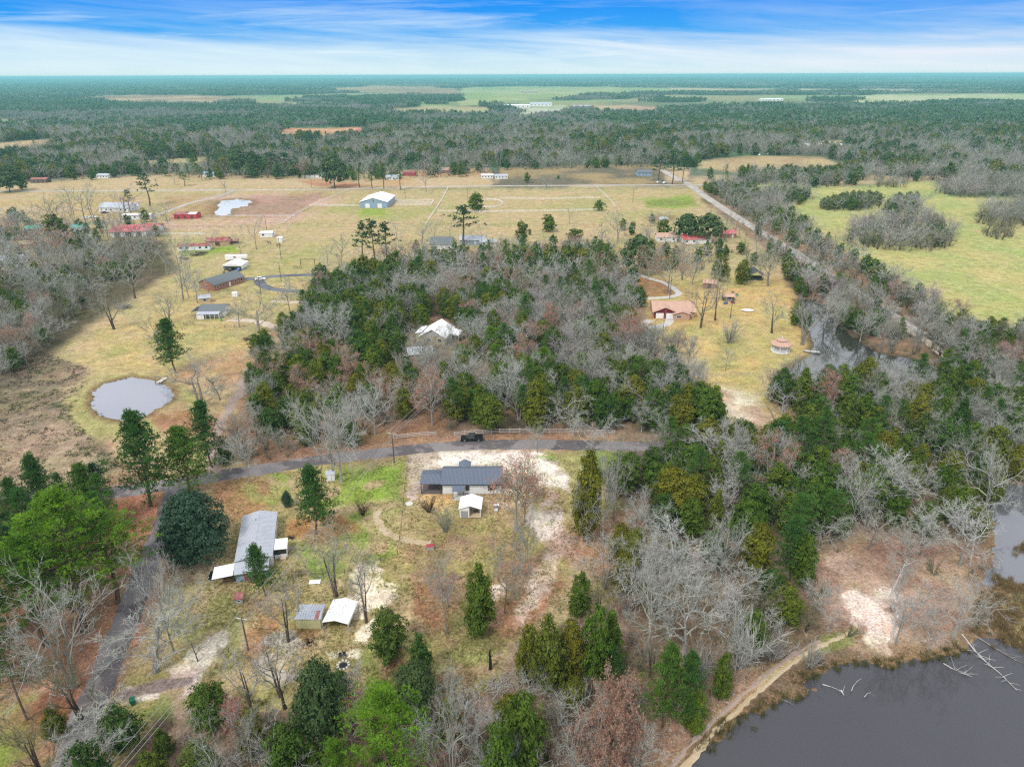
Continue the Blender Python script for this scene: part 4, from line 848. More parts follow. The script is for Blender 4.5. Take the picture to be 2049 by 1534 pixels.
# ---------------------------------------------------------------- trees one can point at
HAND = [
 # kind, base x, base y, top y, crown width px, label
 ('brightpine', 90, 1290, 1085, 160, 'bright green pine on the left, nearest the frame edge of the big pine group'),
 ('brightpine', 168, 1262, 1010, 185, 'tallest bright green pine beside the side road, in the middle of its group'),
 ('brightpine', 236, 1205, 1035, 150, 'bright green pine whose branches reach over the side road'),
 ('brightpine', 118, 1200, 1040, 140, 'bright green pine at the back of the big pine group by the side road'),
 ('darkpine', 10, 1340, 1090, 120, 'dark pine at the left frame edge beside the bright green pines'),
 ('darkpine', -40, 1420, 1170, 120, 'dark pine cut by the left frame edge, nearest the camera'),
 ('pine', 55, 1440, 1235, 90, 'mid green pine above the red dirt turn-off at the left edge'),
 ('pine', -30, 1290, 1110, 100, 'dark pine half outside the left frame edge'),
 ('lushpine', 55, 1085, 965, 70, 'leftmost young pine above the big pine group'),
 ('lushpine', 105, 1060, 918, 76, 'young pine near the road on the left, second of the row'),
 ('pine', 150, 1075, 950, 60, 'slender young pine in the middle of the row left of the junction'),
 ('lushpine', 190, 1070, 940, 80, 'dark young pine in the row left of the junction'),
 ('pine', 240, 1085, 955, 66, 'young pine at the right end of the row left of the junction'),
 ('darkpine', 215, 1045, 930, 60, 'small dark pine behind the row left of the junction'),
 ('pine', 30, 1060, 985, 60, None), ('pine', 20, 1180, 1060, 90, 'mid green pine at the left edge behind the bright group'),
 ('lushpine', 301, 1012, 832, 112, 'tall long-trunked pine standing left of the road junction'),
 ('lushpine', 380, 992, 862, 116, 'dark spreading pine at the road junction above the magnolia'),
 ('lushpine', 425, 935, 812, 72, 'tall pine behind the road, right of the junction'),
 ('magnolia', 399, 1110, 984, 136, 'broad dark magnolia beside the long grey-roofed house'),
 ('lushpine', 632, 1068, 934, 90, 'bushy pine on the lawn between the two houses'),
 ('lushpine', 532, 1192, 1094, 70, 'pine growing against the near end of the long house'),
 ('lushpine', 352, 745, 645, 66, 'dense dark conifer standing alone above the round pond'),
 ('bare', 400, 806, 722, 130, 'wide spreading bare tree leaning over the round pond'),
 ('bare', 440, 800, 748, 80, None),
 ('oak', 655, 1500, 1326, 118, 'large dull green evergreen tree in the thicket at the bottom'),
 ('brightpine', 775, 1590, 1388, 176, 'big bright green pine at the bottom of the picture'),
 ('brightpine', 690, 1600, 1478, 80, 'smaller bright pine left of the big one at the bottom'),
 ('cedar', 780, 1312, 1222, 80, 'holly-like dark tree behind the white carport canopy'),
 ('cedar', 845, 1352, 1268, 52, 'small ragged cedar right of the holly-like tree'),
 ('cedar', 962, 1262, 1130, 66, 'dark cedar standing alone in the lower yard'),
 ('bare', 1010, 1226, 1078, 105, 'tall bare tree with a pale crown in the lower yard'),
 ('bare', 895, 1268, 1120, 60, 'slender bare tree left of the lone cedar in the lower yard'),
 ('red', 896, 1215, 1145, 70, 'small reddish tree left of the lone cedar'),
 ('bare', 1051, 1150, 1040, 60, 'left trunk of the paired bare trees below the white shed'),
 ('bare', 1058, 1147, 1035, 55, 'right trunk of the paired bare trees below the white shed'),
 ('red', 1032, 1062, 934, 92, 'rusty-budded tree at the right corner of the dark-roofed house'),
 ('orange', 1050, 1044, 938, 80, 'bare rusty tree just right of the dark-roofed house'),
 ('palebush', 891, 1064, 1014, 36, 'small upright leafless tree below the white shed'),
 ('redbush', 726, 1030, 1002, 30, 'round dark reddish shrub alone on the lawn'),
 ('redbush', 859, 1024, 994, 34, 'dark shrub in front of the dark-roofed house carport'),
 ('magnolia', 577, 1013, 982, 22, 'small dark columnar shrub left of the lawn pine'),
 ('olivecedar', 1168, 1082, 904, 66, 'tall narrow yellow-green cedar right of the sandy yard'),
 ('cedar', 1176, 1056, 918, 50, 'darker cedar behind the tall narrow yellow-green one'),
 ('pale', 1176, 1092, 960, 80, 'pale bare tree growing in front of the tall narrow cedar'), ('bare', 1205, 1084, 930, 66, 'tall bare tree right of the narrow cedar'), ('bare', 1228, 1040, 900, 70, None),
 ('cedar', 1158, 1228, 1146, 48, 'pointed young cedar left of the bare wood'),
 ('cedar', 1060, 1375, 1248, 64, 'leftmost of the clump of round-headed evergreen trees'),
 ('cedar', 1100, 1395, 1240, 80, 'tallest of the clump of round-headed evergreen trees'),
 ('olivecedar', 1142, 1372, 1244, 60, 'yellow-green tree of the round-headed clump'),
 ('cedar', 1186, 1372, 1214, 72, 'long-trunked evergreen right of the round-headed clump'),
 ('cedar', 1215, 1330, 1222, 60, None),
 ('lushpine', 1222, 1362, 1292, 66, 'small light green pine below the bare wood'),
 ('lushpine', 1325, 1455, 1296, 92, 'light green pine beside the lake track'), ('lushpine', 1368, 1450, 1308, 76, 'twin light green pine nearer the lake track'),
 ('cedar', 1388, 1452, 1382, 56, 'low cedar under the twin pines'), ('cedar', 1438, 1400, 1308, 44, 'dense pointed cedar beside the lake track'),
 ('brownleaf', 1238, 1470, 1352, 90, 'tree with pale brown leaves at the bottom of the wood'), ('brownleaf', 1228, 1560, 1420, 90, 'tree with pale brown leaves at the bottom frame edge'),
 ('palebush', 1478, 1335, 1232, 100, 'large rounded grey-green twiggy shrub in the bank wood'), ('palebush', 1545, 1318, 1262, 70, None), ('palebush', 1260, 1420, 1370, 60, None), ('palebush', 1400, 1360, 1290, 80, None), ('palebush', 1620, 1335, 1290, 60, None), ('pale', 1650, 655, 590, 60, None), ('pale', 1668, 668, 600, 60, None),
 ('brownleaf', 1200, 1620, 1480, 90, None),
 ('cedar', 1050, 1560, 1390, 110, 'grey-green evergreen at the bottom edge'), ('cedar', 1010, 1640, 1450, 80, None), ('cedar', 900, 1480, 1400, 60, None),
 ('pale', 905, 1610, 1395, 130, 'tall whitish bare tree at the bottom beside the big bright pine'),
 ('pale', 1140, 1600, 1430, 110, 'fan-shaped whitish tree at the bottom frame edge'), ('pale', 985, 1620, 1480, 90, None),
 ('olivecedar', 1508, 1152, 1050, 74, 'round olive-coloured cedar above the lake clearing'),
 ('lushpine', 1580, 1162, 1044, 72, 'bright green pine beside the olive cedar'), ('cedar', 1596, 1175, 1070, 60, 'dark cedar right of the bright green pine'),
 ('olivecedar', 1268, 1158, 1056, 56, 'olive cedar at the left edge of the bare wood'), ('olivecedar', 1250, 1190, 1090, 50, None),
 ('red', 1527, 990, 878, 92, 'pinkish red budding tree among the dark cedars'), ('red', 1680, 960, 905, 60, 'smaller reddish tree among the cedars on the right'),
 ('pale', 668, 957, 792, 130, 'tall pale-barked bare tree by the road, left of the pair'), ('pale', 684, 964, 800, 110, 'tall pale-barked bare tree by the small white shed'),
 ('pale', 500, 964, 864, 74, 'small round-headed pale tree beside the road'),
 ('yardtree', 672, 1192, 1058, 120, 'dark many-limbed tree left of the yellow shed path'), ('yardtree', 734, 1246, 1095, 80, 'slender tree behind the white carport canopy'),
 ('yardtree', 576, 1284, 1160, 90, 'ivy-covered leaning tree left of the yellow shed'),
 ('pale', 350, 1308, 1128, 110, 'tall pale bare tree beside the side road'), 
 ('yardtree', 397, 1322, 1262, 50, 'small dark pruned tree on the pale dirt'), ('pale', 312, 1342, 1215, 190, 'pale tree leaning over the side road'),
 ('pale', 150, 1372, 1165, 230, 'huge crooked dead-looking tree left of the side road'), 
 ('pale', 195, 1520, 1420, 130, 'low pale tree at the bottom left beside the road'), ('cedar', 250, 1500, 1418, 90, 'dark cedar behind the low pale tree at bottom left'),
 ('olive', 165, 1440, 1330, 110, None), ('olive', 90, 1555, 1440, 110, 'grey-brown thicket in the bottom left corner'), ('cedar', 118, 1480, 1420, 50, None),
 ('yardtree', 506, 1424, 1290, 100, 'forked leafless tree with a side limb at the bottom thicket'), ('yardtree', 570, 1416, 1290, 110, 'dark vase-shaped tree at the bottom thicket'),
 ('cedar', 425, 1450, 1372, 90, 'bright olive cedar at the bottom thicket'), ('olivecedar', 510, 1500, 1420, 60, None), ('pale', 505, 1530, 1430, 90, 'whitish tree with curly limbs at the bottom thicket'),
 ('cedar', 590, 1570, 1450, 100, 'deep green evergreen at the bottom edge left of the pines'), ('pale', 445, 1600, 1470, 110, None), ('cedar', 205, 1620, 1490, 90, None),
 ('red', 480, 1500, 1410, 70, None),
 ('pale', 1795, 1196, 1120, 60, None), ('pale', 1792, 1290, 1180, 80, None), ('pale', 1860, 1300, 1190, 110, 'grey many-branched tree leaning from the lake shore'), ('pale', 1905, 1270, 1160, 110, None),
 ('pale', 1700, 1060, 930, 110, 'fan-shaped pale tree above the lake clearing'), ('pale', 1770, 1010, 900, 130, 'pale fan-shaped tree right of the cedars'), ('pale', 1845, 1110, 1020, 90, None), ('pale', 1920, 1130, 1010, 130, None),
 ('pale', 1970, 1040, 900, 130, 'large pale tree beside the right creek'), ('pale', 1340, 1180, 1030, 110, 'broad pale tree with an upright fan crown in the wood'), ('pale', 1440, 1170, 1040, 100, None),
 ('pale', 1295, 1310, 1120, 130, 'very tall pale tree with mistletoe in the bare wood'), ('pale', 1370, 1330, 1150, 130, None), ('pale', 1470, 1350, 1240, 90, None), ('pale', 1410, 945, 850, 120, 'wide pale tree beside the road end'),
 ('pale', 1480, 955, 870, 80, None), ('pale', 1075, 905, 850, 66, 'small pale tree at the road opposite the pickup'), ('pale', 1185, 915, 830, 110, 'pale tree leaning over the road right of the pickup'),
 ('pale', 1010, 820, 720, 90, None), ('pale', 750, 870, 770, 110, None),
 # around the left farmyards
 ('yardtree', 229, 658, 584, 74, 'single bare tree in the pasture beside the brush pile'), ('yardtree', 270, 597, 535, 62, 'bare tree in the pasture above the brush pile'),
 ('bare', 338, 646, 588, 60, 'small bare tree in the pasture left of the white cottage'), ('bare', 318, 690, 640, 60, None),
 ('bare', 367, 600, 466, 66, 'tallest bare tree left of the grey-roofed brick house'), ('bare', 378, 596, 520, 60, 'bare tree leaning beside the grey-roofed brick house'), ('bare', 395, 606, 530, 50, None),
 ('bare', 304, 548, 497, 36, None), ('bare', 283, 543, 470, 46, None), ('bare', 268, 500, 455, 50, None), ('bare', 305, 500, 450, 50, None),
 ('bare', 516, 665, 596, 96, 'wide leafless tree below the white cottage'), ('bare', 479, 655, 594, 74, 'leafless tree in front of the white cottage porch'), ('bare', 581, 627, 560, 46, 'thin bare tree by the sandy driveway'),
 ('bare', 483, 511, 460, 40, 'bare tree behind the white stock trailer'), ('bare', 513, 499, 442, 50, 'leaning bare tree beside the small white barn'), ('bare', 427, 500, 462, 46, 'dark bare tree against the rusty red shed'),
 ('bare', 656, 530, 490, 50, 'low bare tree on the right of the driveway pasture'), ('bare', 684, 530, 472, 46, 'taller bare tree on the right of the driveway pasture'), ('bare', 618, 588, 560, 36, None),
 ('bare', 55, 458, 412, 66, 'round fan-shaped bare tree on the far left lawn'), ('bare', 108, 452, 392, 56, None), ('bare', 150, 450, 372, 50, None), ('bare', 172, 446, 360, 60, 'tallest of the tight row of bare trees by the far-left farm'),
 ('bare', 190, 450, 375, 46, None), ('pink', 250, 430, 378, 76, 'purple-twigged tree in front of the white farmhouse'), ('bare', 334, 442, 400, 44, None), ('darkpine', 300, 412, 348, 42, 'tall dark pine behind the white farmhouse'),
 ('darkpine', 262, 425, 380, 24, None), ('cedar', 118, 485, 430, 50, 'dark cedar by the green-roofed cottage'), ('pink', 5, 480, 420, 70, None),
 ('bare', 292, 470, 440, 50, None), ('bare', 240, 500, 450, 40, None), ('bare', 195, 540, 480, 60, None),
 # middle distance
 ('darkpine', 729, 533, 446, 44, 'leftmost of the three umbrella pines in the pasture'), ('darkpine', 752, 535, 442, 46, 'middle of the three umbrella pines in the pasture'), ('darkpine', 776, 530, 446, 44, 'rightmost of the three umbrella pines in the pasture'),
 ('darkpine', 928, 492, 412, 62, 'tall dark pine beside the grey-roofed farmhouse'), ('cedar', 953, 422, 386, 34, 'round dark tree inside the white-fenced ring'),
 ('cedar', 1045, 490, 440, 26, 'thin dark cedar in the middle pasture'), ('cedar', 1098, 463, 430, 32, 'dense conical cedar in the middle pasture'), ('cedar', 1150, 482, 456, 36, 'low dark bush at the edge of the middle pasture'),
 ('bare', 1140, 448, 415, 30, 'small bare tree beside the conical cedar'), ('cedar', 1199, 421, 400, 26, 'dark round bush by the double track'), ('bare', 1235, 485, 418, 70, 'large bare tree at the near edge of the pasture'),
 ('bare', 1205, 490, 440, 50, None), ('cedar', 1326, 476, 437, 28, 'pointed cedar left of the wide green pine'), ('oak', 1372, 482, 430, 60, 'wide green tree over the red-roofed house, left half'), ('oak', 1415, 484, 430, 66, 'wide green tree over the red-roofed house, right half'),
 ('oak', 1275, 548, 474, 76, 'dense green tree beside the orange-budded tree'), ('orange', 1337, 586, 490, 92, 'large orange-budded tree behind the tan-roofed brick house'),
 ('orange', 1295, 575, 500, 60, None), ('yardtree', 1401, 656, 560, 60, 'bare tree at the right corner of the tan-roofed brick house'), ('yardtree', 1431, 641, 540, 48, 'tall bare tree by the small tan-roofed sheds'),
 ('palebush', 1459, 686, 640, 46, 'low wide bare tree in the creek lawn'), ('yardtree', 1544, 666, 598, 62, 'round bare tree above the gazebo'), ('bare', 1451, 742, 700, 34, 'small thin bare tree in the creek lawn'),
 ('bare', 1375, 745, 664, 40, 'thin bare tree at the lower left of the creek lawn'), ('cedar', 1278, 612, 574, 34, 'blue-green round evergreen left of the brick house'), ('bare', 1365, 560, 500, 40, None), ('bare', 1385, 570, 510, 36, None),
 ('bare', 1536, 572, 500, 60, 'leaning tree beside the dark-roofed pavilion'), ('cedar', 1440, 562, 506, 40, 'dark cedar left of the dark-roofed pavilion'), ('cedar', 1484, 568, 520, 34, 'dark cedar touching the dark-roofed pavilion'),
 ('bare', 1605, 690, 600, 60, None), ('cedar', 1590, 650, 605, 44, None), ('bare', 1450, 480, 410, 40, None), ('bare', 1520, 478, 430, 36, None), ('bare', 1452, 482, 440, 40, None),
 ('bare', 795, 480, 440, 40, None), ('bare', 845, 485, 440, 60, 'round bare tree beside the white-gabled farmhouse'), ('bare', 870, 480, 440, 50, None), ('bare', 900, 483, 445, 40, None), ('bare', 965, 495, 455, 50, None), ('bare', 1000, 500, 465, 50, None),
 ('oak', 670, 376, 308, 60, 'big dark round evergreen beside the far lane'), ('pine', 720, 375, 338, 30, 'small pine beside the far lane behind the white barn'), ('pine', 745, 377, 344, 26, None), ('pine', 768, 378, 336, 30, None), ('pine', 802, 380, 330, 28, 'pine standing right behind the white barn'),
 ('pink', 853, 384, 318, 34, 'tall purple-grey bare tree by the far lane'), ('bare', 1094, 378, 350, 22, None), ('cedar', 1055, 366, 345, 16, None), ('cedar', 1117, 358, 350, 10, None),
 ('darkpine', 1318, 366, 312, 34, 'left dark pine at the far crossroads'), ('darkpine', 1345, 368, 308, 36, 'middle dark pine at the far crossroads'), ('darkpine', 1366, 366, 312, 30, 'right dark pine at the far crossroads'),
 ('oak', 20, 384, 335, 60, 'dark round tree by the far lane at the left edge'), ('cedar', 45, 380, 345, 30, None), ('cedar', 185, 360, 338, 20, None), ('pine', 370, 372, 344, 26, 'small dark tree beside the far lane on the left'), ('pink', 350, 370, 350, 18, None), ('bare', 452, 385, 360, 22, 'small pinkish bare tree just below the far lane'),
 ('pink', 420, 352, 322, 60, None), ('pink', 460, 352, 326, 50, None), ('pine', 405, 362, 335, 22, None), ('darkpine', 545, 350, 305, 50, None), ('darkpine', 520, 352, 310, 40, None), ('darkpine', 575, 350, 306, 50, None), ('brownleaf', 610, 357, 318, 30, None),
 ('oak', 480, 350, 300, 30, None), ('oak', 510, 350, 305, 24, None),
 ('cedar', 1060, 470, 458, 12, None), ('bare', 1075, 610, 530, 60, None), ('red', 1115, 520, 490, 40, None), ('red', 1018, 590, 540, 40, None), ('red', 1265, 700, 640, 50, None), ('red', 865, 850, 750, 60, 'slender pink-budded tree by the power line gap'), ('red', 1005, 580, 545, 46, None),
 ('brightpine', 985, 715, 655, 46, None), ('pine', 1015, 715, 650, 44, 'light green pine in the middle of the wood'), ('pine', 1090, 730, 665, 46, None), ('bare', 850, 735, 668, 50, None), ('bare', 872, 732, 660, 56, None), ('pale', 895, 730, 655, 56, None), ('pale', 835, 745, 690, 50, None), ('cedar', 815, 750, 712, 34, None), ('bare', 830, 700, 650, 40, None), ('cedar', 800, 705, 655, 44, None), ('bare', 915, 715, 640, 56, None), ('cedar', 925, 745, 690, 44, None), ('orange', 880, 755, 700, 50, None), ('bare', 860, 765, 705, 50, None), ('pale', 905, 770, 700, 56, None), ('cedar', 950, 720, 670, 40, None), ('bare', 800, 770, 710, 46, None), ('brightpine', 1090, 765, 695, 44, None), ('brightpine', 993, 745, 690, 36, None),
 ('olivecedar', 925, 770, 710, 46, None), ('cedar', 1083, 830, 745, 60, None), ('cedar', 1070, 860, 760, 60, None), ('pine', 950, 830, 780, 50, None),
]
for t in HAND: hand(t[0], t[1], t[2], t[3], t[4], t[5])

# ---------------------------------------------------------------- woods: every tree gets its own place
ROADS_W = [[G(*p) for p in r_] for r_ in (ROAD_A, ROAD_B, ROAD_C)]
KEEP = [  # clearings kept free of trees (pixels of the ground)
 [(822, 655), (900, 655), (905, 692), (880, 718), (815, 724), (808, 700)], [(1285, 560), (1560, 545), (1600, 600), (1610, 700), (1560, 760), (1530, 850), (1430, 800), (1390, 770), (1340, 700), (1290, 690)],
 [(830, 482), (1000, 475), (1010, 505), (880, 515), (830, 505)], [(1300, 480), (1480, 478), (1480, 505), (1300, 510)], [(1480, 545), (1560, 545), (1560, 575), (1480, 575)],
 [(1260, 540), (1370, 545), (1370, 605), (1270, 605)], [(1490, 820), (1545, 820), (1540, 880), (1490, 880)], [(740, 905), (800, 850), (840, 820), (850, 840), (820, 870), (790, 905)],
 [(1420, 520), (1500, 520), (1500, 580), (1420, 590)], [(1330, 600), (1280, 660), (1280, 690), (1350, 690)],
 [(1700, 1300), (1640, 1330), (1560, 1390), (1400, 1520), (1330, 1600), (1230, 1600), (1420, 1420), (1540, 1320), (1690, 1250)],
 [(990, 1060), (1130, 1060), (1110, 1250), (990, 1290)], [(230, 1020), (420, 1020), (400, 1200), (330, 1420), (150, 1500), (130, 1440), (210, 1200)], [(240, 1430), (330, 1400), (420, 1380), (560, 1330), (560, 1400), (400, 1470), (260, 1480)]]
WOODS = [
 ([(0, 354), (330, 342), (330, 350), (200, 357), (0, 368)], 9, 'cedar3 bare4 oak1 pine1 pink.6', (9, 13), (8, 13)),
 ([(330, 345), (650, 346), (650, 356), (480, 360), (330, 357)], 8.5, 'bare4 pine2 cedar2 oak1 pink1', (9, 13), (9, 14)),
 ([(690, 346), (1000, 341), (1000, 352), (690, 362)], 9, 'bare4 pine1.5 cedar2 pink1', (9, 14), (9, 13)),
 ([(1000, 329), (1330, 323), (1340, 335), (1000, 341)], 7.5, 'bare5 cedar2 olive2', (9, 13), (8, 11)),
 ([(0, 440), (330, 432), (340, 472), (200, 482), (0, 474)], 14, 'bare6 cedar1 pink.6', (9, 14), (7, 9)),
 ([(1230, 440), (1420, 450), (1500, 462), (1520, 482), (1300, 480), (1220, 470)], 13, 'bare6 cedar1', (8, 12), (6, 8)),
 # polygon, spacing m, weights, (height range of deciduous), (height of evergreen), region phrase
 ([(600, 640), (640, 580), (720, 555), (850, 545), (860, 640), (790, 700), (760, 760), (690, 720), (620, 690), (575, 680)], 4.6, 'cedar6.4 bare3 pale1.4 pine0.5 olivecedar0.6 red0.3', (9, 13), (8, 12)),
 ([(850, 525), (1020, 515), (1200, 520), (1280, 560), (1240, 600), (1290, 690), (1200, 760), (1000, 770), (900, 640), (860, 600)], 4.9, 'bare4.4 cedar3.8 pine.8 pink.1 red0.35 orange0.2 pale3 olive.6 olivecedar.4', (9, 13), (8, 12)),
 ([(1280, 560), (1200, 760), (1380, 800), (1390, 770), (1340, 700), (1290, 690), (1240, 600)], 4.6, 'bare4.4 pale3 cedar3.4 pink.2 red.3 olivecedar.3', (8, 12), (7, 10)),
 ([(860, 770), (1010, 760), (1200, 760), (1390, 770), (1430, 850), (1320, 868), (1100, 862), (860, 866)], 4.5, 'cedar5.4 pale3.8 bare2 pine1.4 olivecedar1 red.3', (9, 12), (8, 12)),
 ([(470, 880), (500, 800), (560, 740), (640, 710), (760, 780), (860, 800), (840, 868), (700, 895), (520, 925), (440, 930)], 5.0, 'cedar5 bare2.2 pale2.4 red.6 orange.6 brownleaf.3 olive.8 olivecedar.6', (7, 11), (7, 11)),
 ([(500, 720), (600, 640), (640, 690), (600, 760), (520, 780)], 5.6, 'bare3 pale2 red1.5 cedar.6', (7, 11), (6, 9)),
 # right wood
 ([(1300, 850), (1400, 830), (1500, 862), (1640, 860), (1760, 900), (1760, 1010), (1640, 1120), (1530, 1110), (1300, 1060), (1270, 930)], 4.5, 'cedar9 pale2 olivecedar1.6 bare.6 pine1.2 red.2', (9, 12), (9, 13)),
 ([(1540, 790), (1640, 790), (1860, 800), (2200, 760), (2200, 960), (1990, 960), (1900, 940), (1760, 900), (1600, 860)], 4.6, 'cedar6 bare1.6 pale3.4 red.4 olivecedar1.2 pink.2 pine.8', (9, 12), (9, 13)),
 ([(1760, 900), (1990, 950), (1970, 1040), (1960, 1080), (1780, 1060), (1650, 1080), (1640, 1120), (1700, 1000)], 5.2, 'pale6 bare1 cedar2.6 olivecedar1 pink.3', (8, 12), (7, 10)),
 ([(1250, 920), (1290, 930), (1320, 1070), (1300, 1200), (1240, 1180), (1230, 1000)], 6.6, 'bare2 pale2 cedar2.4 olivecedar1.2', (8, 11), (8, 11)),
 ([(1200, 1150), (1300, 1080), (1480, 1130), (1600, 1180), (1620, 1250), (1560, 1310), (1400, 1400), (1230, 1420), (1180, 1320)], 5.6, 'pale6 bare2.4 olive1.2 cedar2 olivecedar.9', (9, 13), (6, 9)),
 ([(1480, 1180), (1620, 1180), (1690, 1235), (1640, 1290), (1560, 1320), (1480, 1330)], 4.2, 'olive5 bare3 pale2 cedar.5', (4, 7), (3, 5)),
 ([(1600, 785), (1700, 782), (1800, 785), (1880, 760), (1960, 780), (1900, 820), (1700, 830), (1540, 830), (1545, 790)], 4.2, 'cedar5 pale4 bare2', (9, 12), (9, 11)),
 ([(1585, 610), (1600, 650), (1608, 690), (1590, 690), (1570, 640), (1570, 610)], 3.6, 'bare4 pale3 cedar2', (9, 13), (7, 9)),
 ([(1640, 610), (1670, 640), (1700, 670), (1730, 690), (1740, 670), (1690, 620)], 4.0, 'bare4 pale3 cedar2', (8, 12), (7, 9)),
 ([(1620, 1100), (1700, 1080), (1960, 1090), (1940, 1260), (1850, 1300), (1830, 1180), (1700, 1130)], 9, 'pale5 bare2', (8, 11), (3, 4)),
 # bottom thicket
 ([(190, 1480), (330, 1430), (640, 1430), (860, 1370), (1000, 1390), (1180, 1400), (1320, 1500), (1200, 1900), (0, 1900), (120, 1500)], 4.4, 'pale4 bare1.6 cedar4.6 red.4 olive1.4 brownleaf.8 oak.6 olivecedar1.2', (6, 10), (5, 9)),
 ([(-200, 1000), (0, 1010), (260, 1020), (250, 1200), (120, 1350), (60, 1380), (-200, 1420)], 7.0, 'pine4 darkpine3 bare1.4 olive1', (6, 10), (12, 17)),
 # left brush wood
 ([(-500, 480), (60, 470), (150, 470), (230, 520), (240, 560), (180, 620), (70, 720), (-40, 800), (-500, 860)], 5.0, 'olive5 bare4 pale2.5 red.6 cedar2.6', (8, 12), (5, 8)),
 ([(-300, 430), (40, 440), (240, 470), (330, 490), (300, 560), (230, 560), (120, 500), (-300, 500)], 8.0, 'bare5 olive2 cedar2.5 pink.6', (8, 13), (6, 8)),
 # band beside the meadow and creek
 ([(1440, 400), (1490, 405), (1620, 470), (1700, 510), (1780, 565), (1860, 620), (1960, 665), (2300, 700), (2300, 800), (1900, 770), (1850, 720), (1770, 680), (1700, 660), (1640, 610), (1590, 590), (1560, 530)], 5.2, 'bare5 olive3 pale1.4 cedar3 pink.3 red.2', (8, 12), (6, 9)),
 ([(1400, 378), (1490, 372), (1560, 412), (1620, 465), (1500, 425)], 5.2, 'bare6 olive3 cedar1.2 pink.8', (9, 13), (6, 9)),
 ([(1560, 560), (1600, 570), (1620, 640), (1600, 700), (1580, 640)], 6, 'bare4 cedar2', (7, 11), (6, 8)),
 ([(1700, 700), (1800, 700), (1800, 730), (1830, 770), (1900, 760), (2000, 760), (1900, 800), (1560, 800), (1600, 775), (1760, 775)], 6.5, 'bare4 pale2 cedar2 pink1', (8, 12), (7, 9)),
 ([(1640, 640), (1720, 620), (1800, 680), (1810, 720), (1740, 715), (1690, 690)], 5.5, 'cedar5 bare4 olive2 olivecedar.6', (7, 10), (7, 9)),
 ([(1280, 480), (1500, 490), (1560, 520), (1500, 548), (1280, 540)], 6.5, 'bare6 pale1 cedar2 orange.3 olive2', (8, 12), (6, 9)),
 ([(780, 500), (1280, 495), (1280, 525), (860, 545), (640, 600), (690, 545)], 7.0, 'bare5 cedar2 olive2 red.8 orange.3', (7, 11), (5, 8)),
 # clumps on the meadow
 ([(1692, 492), (1700, 462), (1740, 448), (1830, 438), (1890, 452), (1912, 480), (1900, 500), (1800, 504), (1720, 502)], 4.4, 'bare6 olive5 pink1 cedar1', (9, 13), (5, 7)),
 ([(1640, 418), (1690, 402), (1750, 402), (1768, 415), (1720, 422), (1650, 422)], 4.5, 'bare4 olive3 cedar5', (8, 11), (7, 9)),
 ([(1760, 430), (1780, 408), (1830, 405), (1850, 430), (1800, 440)], 4.5, 'bare5 cedar3 olive2', (8, 12), (8, 10)),
 ([(1955, 448), (1965, 425), (2049, 415), (2200, 420), (2200, 460), (1990, 455)], 4.5, 'bare6 olive5', (10, 14), (6, 7)),
 ([(1970, 476), (1975, 462), (2015, 460), (2030, 472), (2000, 482)], 4.0, 'olive6', (8, 10), (6, 7)),
 ([(1870, 388), (1890, 370), (2000, 362), (2300, 360), (2300, 400), (1920, 396)], 4.8, 'bare6 olive5 pink1', (8, 12), (6, 7)),
 ([(1518, 400), (1540, 385), (1600, 385), (1625, 398), (1600, 410), (1540, 408)], 4.6, 'bare5 olive3 cedar3', (9, 12), (7, 9)),
 ([(1745, 376), (1760, 366), (1810, 366), (1812, 376)], 4.6, 'bare5 olive3', (7, 9), (5, 7)),
 ([(1480, 352), (1700, 352), (1720, 372), (1600, 378), (1560, 368), (1490, 372)], 6, 'bare5 olive2 cedar3', (9, 13), (8, 12)),
]
KW = {}
def parse(wt):
    out = []
    for t in wt.split():
        k = t.rstrip('0123456789.'); out.append((k, float(t[len(k):])))
    return out
def clear(x, y, px, py, r_=3.2):
    p = Vector((x, y, 0))
    for R_ in ROADS_W:
        for a, b in zip(R_[:-1], R_[1:]):
            d = b-a; t = max(0, min(1, (p-a).dot(d)/d.dot(d)))
            if (a+d*t-p).length < r_+1.4: return False
    return True
A_ = lambda v: np.array([v], float)
occ = {}
def taken(x, y, dmin):
    i, j = int(x//6), int(y//6)
    for a in (-1, 0, 1):
        for b in (-1, 0, 1):
            for (u, v) in occ.get((i+a, j+b), ()):
                if (u-x)**2+(v-y)**2 < dmin*dmin: return True
    return False
def occupy(x, y): occ.setdefault((int(x//6), int(y//6)), []).append((x, y))
for t in TREES: occupy(t[1], t[2])
EVER = {'lushpine', 'cedar', 'olivecedar', 'pine', 'darkpine', 'brightpine', 'oak', 'magnolia'}
pond_px = [p for n_, p in PONDS.items()]
BUSHES = []
